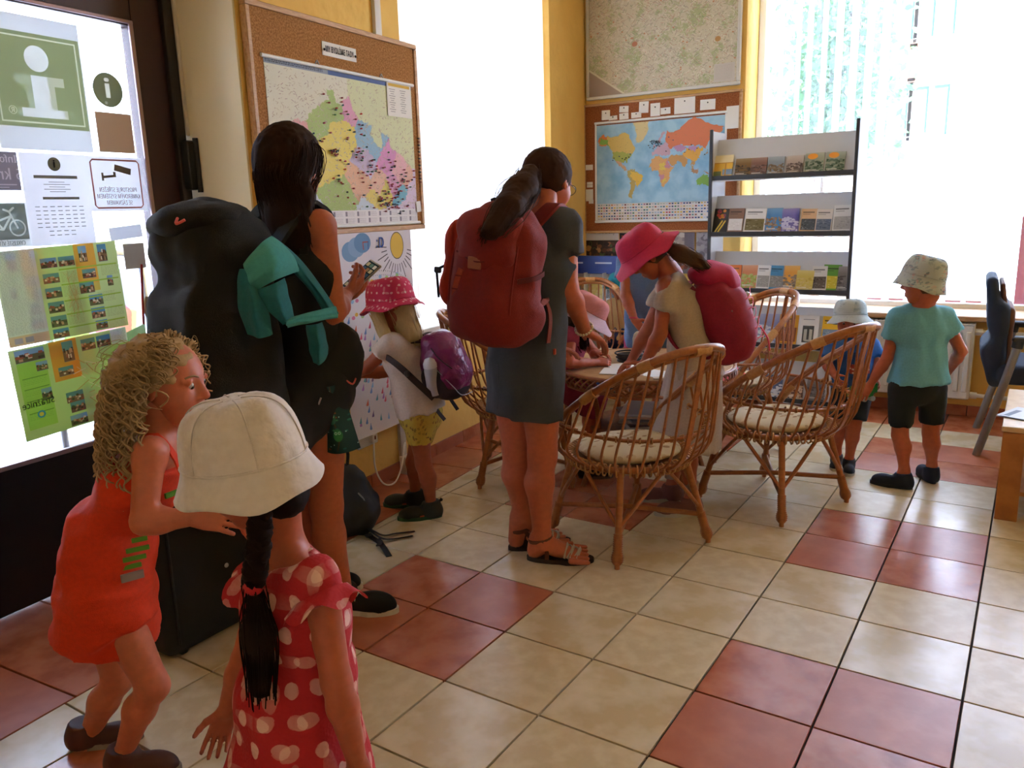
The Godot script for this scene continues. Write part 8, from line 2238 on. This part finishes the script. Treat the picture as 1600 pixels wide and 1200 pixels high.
func hat_print(bg: String, cs: Array, sd: int) -> StandardMaterial3D:
	var im := pic(256, 256, bg)
	var r := RandomNumberGenerator.new()
	r.seed = sd
	for i in 42:
		var x := r.randf() * 256
		var y := r.randf() * 256
		for k in 6: disc(im, x + r.randfn(0, 8), y + r.randfn(0, 8), 3 + r.randf() * 5, 2 + r.randf() * 3, cs[i % cs.size()])
		line(im, Vector2(x - 12, y), Vector2(x + 12, y + r.randf_range(-8, 8)), 2, cs[(i + 1) % cs.size()])
	return tri_mat(tex(im), 4.2, 0.9)

func toddler() -> void:
	var J := {pel = Vector3(1.301, 0.452, -2.004), waist = Vector3(1.291, 0.547, -1.997), chest = Vector3(1.287, 0.631, -1.994), neck = Vector3(1.278, 0.687, -1.989), head = Vector3(1.272, 0.786, -1.961),
		sR = Vector3(1.202, 0.647, -1.915), sL = Vector3(1.363, 0.638, -2.045), eR = Vector3(1.189, 0.559, -1.882), wR = Vector3(1.242, 0.511, -1.846), eL = Vector3(1.401, 0.549, -2.033), wL = Vector3(1.4, 0.492, -1.949),
		hR = Vector3(1.264, 0.419, -1.98), hL = Vector3(1.331, 0.417, -2.023), kR = Vector3(1.251, 0.234, -1.971), kL = Vector3(1.325, 0.228, -1.948), aR = Vector3(1.243, 0.08, -1.99), aL = Vector3(1.314, 0.062, -1.941),
		d_face = -IA * 0.85 - IR * 0.4 - UP * 0.25, d_up = UP, d_tR = -IA * 0.8 - IR * 0.4, d_tL = -IA * 0.8 - IR * 0.3, d_hR = -UP * 0.5 - IA, d_hL = -UP * 0.4 - IA * 0.6 + IR * 0.2, d_pR = IR, d_pL = -IR, leg = 0.95}
	var t := human("toddler in a pale bucket hat and blue tee behind the wicker chair", J, {b = 0.62, H = 0.185, skin = skin_mat("b57c5c"), hand = 0.095, foot = 0.14, curlL = 0.6, curlR = 0.6, eyes = true, cell = 0.010})
	var im := pic(256, 256, "2a5a9c")
	rct(im, 40, 110, 176, 90, "a84a42")
	for i in 40: disc(im, 40 + rng.randf() * 176, 110 + rng.randf() * 90, 8, 8, ["c8b8a8", "8a3a34", "d8c8b8", "2f4a7c"][i % 4])
	shirt(t, J, 0.62, cloth("2d66b0", "2458a0"), {sleeve = 0.6, inf = 0.016, hem = J.pel - UP * 0.01, hem_r = 0.098, amp = 0.008})
	part(G.new().surf(12, 8, func(a: float, v: float) -> Vector3: return J.chest.lerp(J.pel, v * 0.8) - IA * 0.108 + IR * (a - 0.5) * 0.15 + IA * 0.06 * pow(absf(2 * a - 1), 2)), "shirt_print", mat(tex(im), 0.9), t, "red and white print")
	shorts(t, J, 0.62, cloth("14222c", "1c2c38"), 0.8)
	bucket(t, J.head + UP * 0.022, dir_frame(J.d_face + UP * 0.40, UP - IR * 0.05), 0.082, 0.082, 0.026, 0.036, hat_print("b9c4c6", ["7d8e98", "8f9fa8", "a4b0ac"], 3), 0.004, 4, cloth("c2cdd2", "ccd6da"), "pale printed bucket hat with a white brim lining")
	for s in ["R", "L"]: shoe(t, J["a" + s], J["d_t" + s], 0.15, cloth("20242e", "3a2a22"), mat("c0b8a8", 0.7), 1)
	var lc := thing("toy_train", "bright green toy locomotive held by the toddler", "toy", Transform3D(dir_frame(-IA * 0.9 + IR * 0.2, UP), Vector3(1.37, 0.434, -1.846)))
	var gm := mat("1f8a34", 0.4)
	part(G.new().box(Vector3(-0.01, 0.0, 0), Vector3(0.13, 0.035, 0.045), 0.008).tube(PackedVector3Array([Vector3(-0.06, 0.025, 0), Vector3(0.04, 0.025, 0)]), 0.02, 12), "body", gm, lc)
	part(G.new().box(Vector3(0.055, 0.03, 0), Vector3(0.035, 0.05, 0.045), 0.004), "cab", gm, lc)
	part(G.new().tube(PackedVector3Array([Vector3(-0.045, 0.04, 0), Vector3(-0.045, 0.065, 0)]), 0.007, 8), "chimney", gm, lc)
	for x in [-0.05, 0.0, 0.045]: part(G.new().tube(PackedVector3Array([Vector3(x, -0.022, -0.026), Vector3(x, -0.022, 0.028)]), 0.013, 12), "wheel", mat("c8ccc8", 0.4), lc)

func boy_turquoise() -> void:
	var J := {pel = Vector3(1.613, 0.509, -1.862), waist = Vector3(1.613, 0.628, -1.862), chest = Vector3(1.608, 0.767, -1.859), neck = Vector3(1.603, 0.88, -1.856), head = Vector3(1.602, 0.99, -1.843),
		sL = Vector3(1.513, 0.826, -1.797), sR = Vector3(1.698, 0.825, -1.918), eL = Vector3(1.477, 0.627, -1.809), wL = Vector3(1.409, 0.491, -1.824), eR = Vector3(1.779, 0.667, -1.924), wR = Vector3(1.72, 0.533, -2.052),
		hL = Vector3(1.552, 0.486, -1.823), hR = Vector3(1.674, 0.482, -1.902), kL = Vector3(1.557, 0.249, -1.826), kR = Vector3(1.682, 0.257, -1.907), aL = Vector3(1.591, 0.095, -1.776), aR = Vector3(1.696, 0.089, -1.941),
		d_face = -IR * 0.85 + IA * 0.55 - UP * 0.05, d_up = UP, d_tL = IA * 0.9 - IR * 0.4, d_tR = IA * 0.9 + IR * 0.1, d_hL = -IR * 0.5 - UP * 0.7 - IA * 0.1, d_pL = IR * 0.4 + IA * 0.6, d_hR = -IR * 0.6 - UP * 0.4 + IA * 0.2, d_pR = IR, leg = 0.92}
	J.d_tL = IA * 0.5 + IR * 0.25 - IR * 0.9
	var sk := skin_mat("b47a58")
	var t := human("boy in a turquoise tee and black shorts, seen from behind, hand on hip", J, {b = 0.71, H = 0.2, skin = sk, hand = 0.115, foot = 0.18, curlL = 0.5, eyes = true})
	shirt(t, J, 0.71, cloth("6cb4cc", "7fc0b8"), {sleeve = 0.50, inf = 0.014, flare = 0.012, hem = Vector3(1.618, 0.515, -1.865) - t.position, hem_r = 0.122, amp = 0.009, fs = Vector3(1.4, 0.6, 1.4)})
	shorts(t, J, 0.71, cloth("0c1418", "111a1f"), 0.78, 0.010)
	var hm := mat("6a4a30", 0.5)
	var f := Sdf.new()
	f.cell = 0.008; f.k0 = 0.03; f.amp = 0.004; f.noise = noise(50.0, 8, 2)
	var B := dir_frame(J.d_face, J.d_up)
	f.ell(J.head + B * Vector3(0, 0.015, -0.02), Vector3(0.074, 0.078, 0.078), B).ell(J.head + B * Vector3(0, -0.04, 0.11), Vector3(0.078, 0.10, 0.075), B, 0.01, 1)
	sculpt(part(null, "hair", hm, t), [f])
	bucket(t, J.head + UP * 0.030, dir_frame(J.d_face + UP * 0.30, UP + IR * 0.15), 0.088, 0.098, 0.020, 0.056, hat_print("b3bcba", ["2f4660", "4f6478", "c98a80", "6d8490"], 9), 0.004, 3, null, "pale bucket hat printed in blue and coral")
	for s in ["R", "L"]: shoe(t, J["a" + s], J["d_t" + s], 0.185, cloth("1a2236", "222c44"), mat("1f2430", 0.7), 0, "navy trainer")
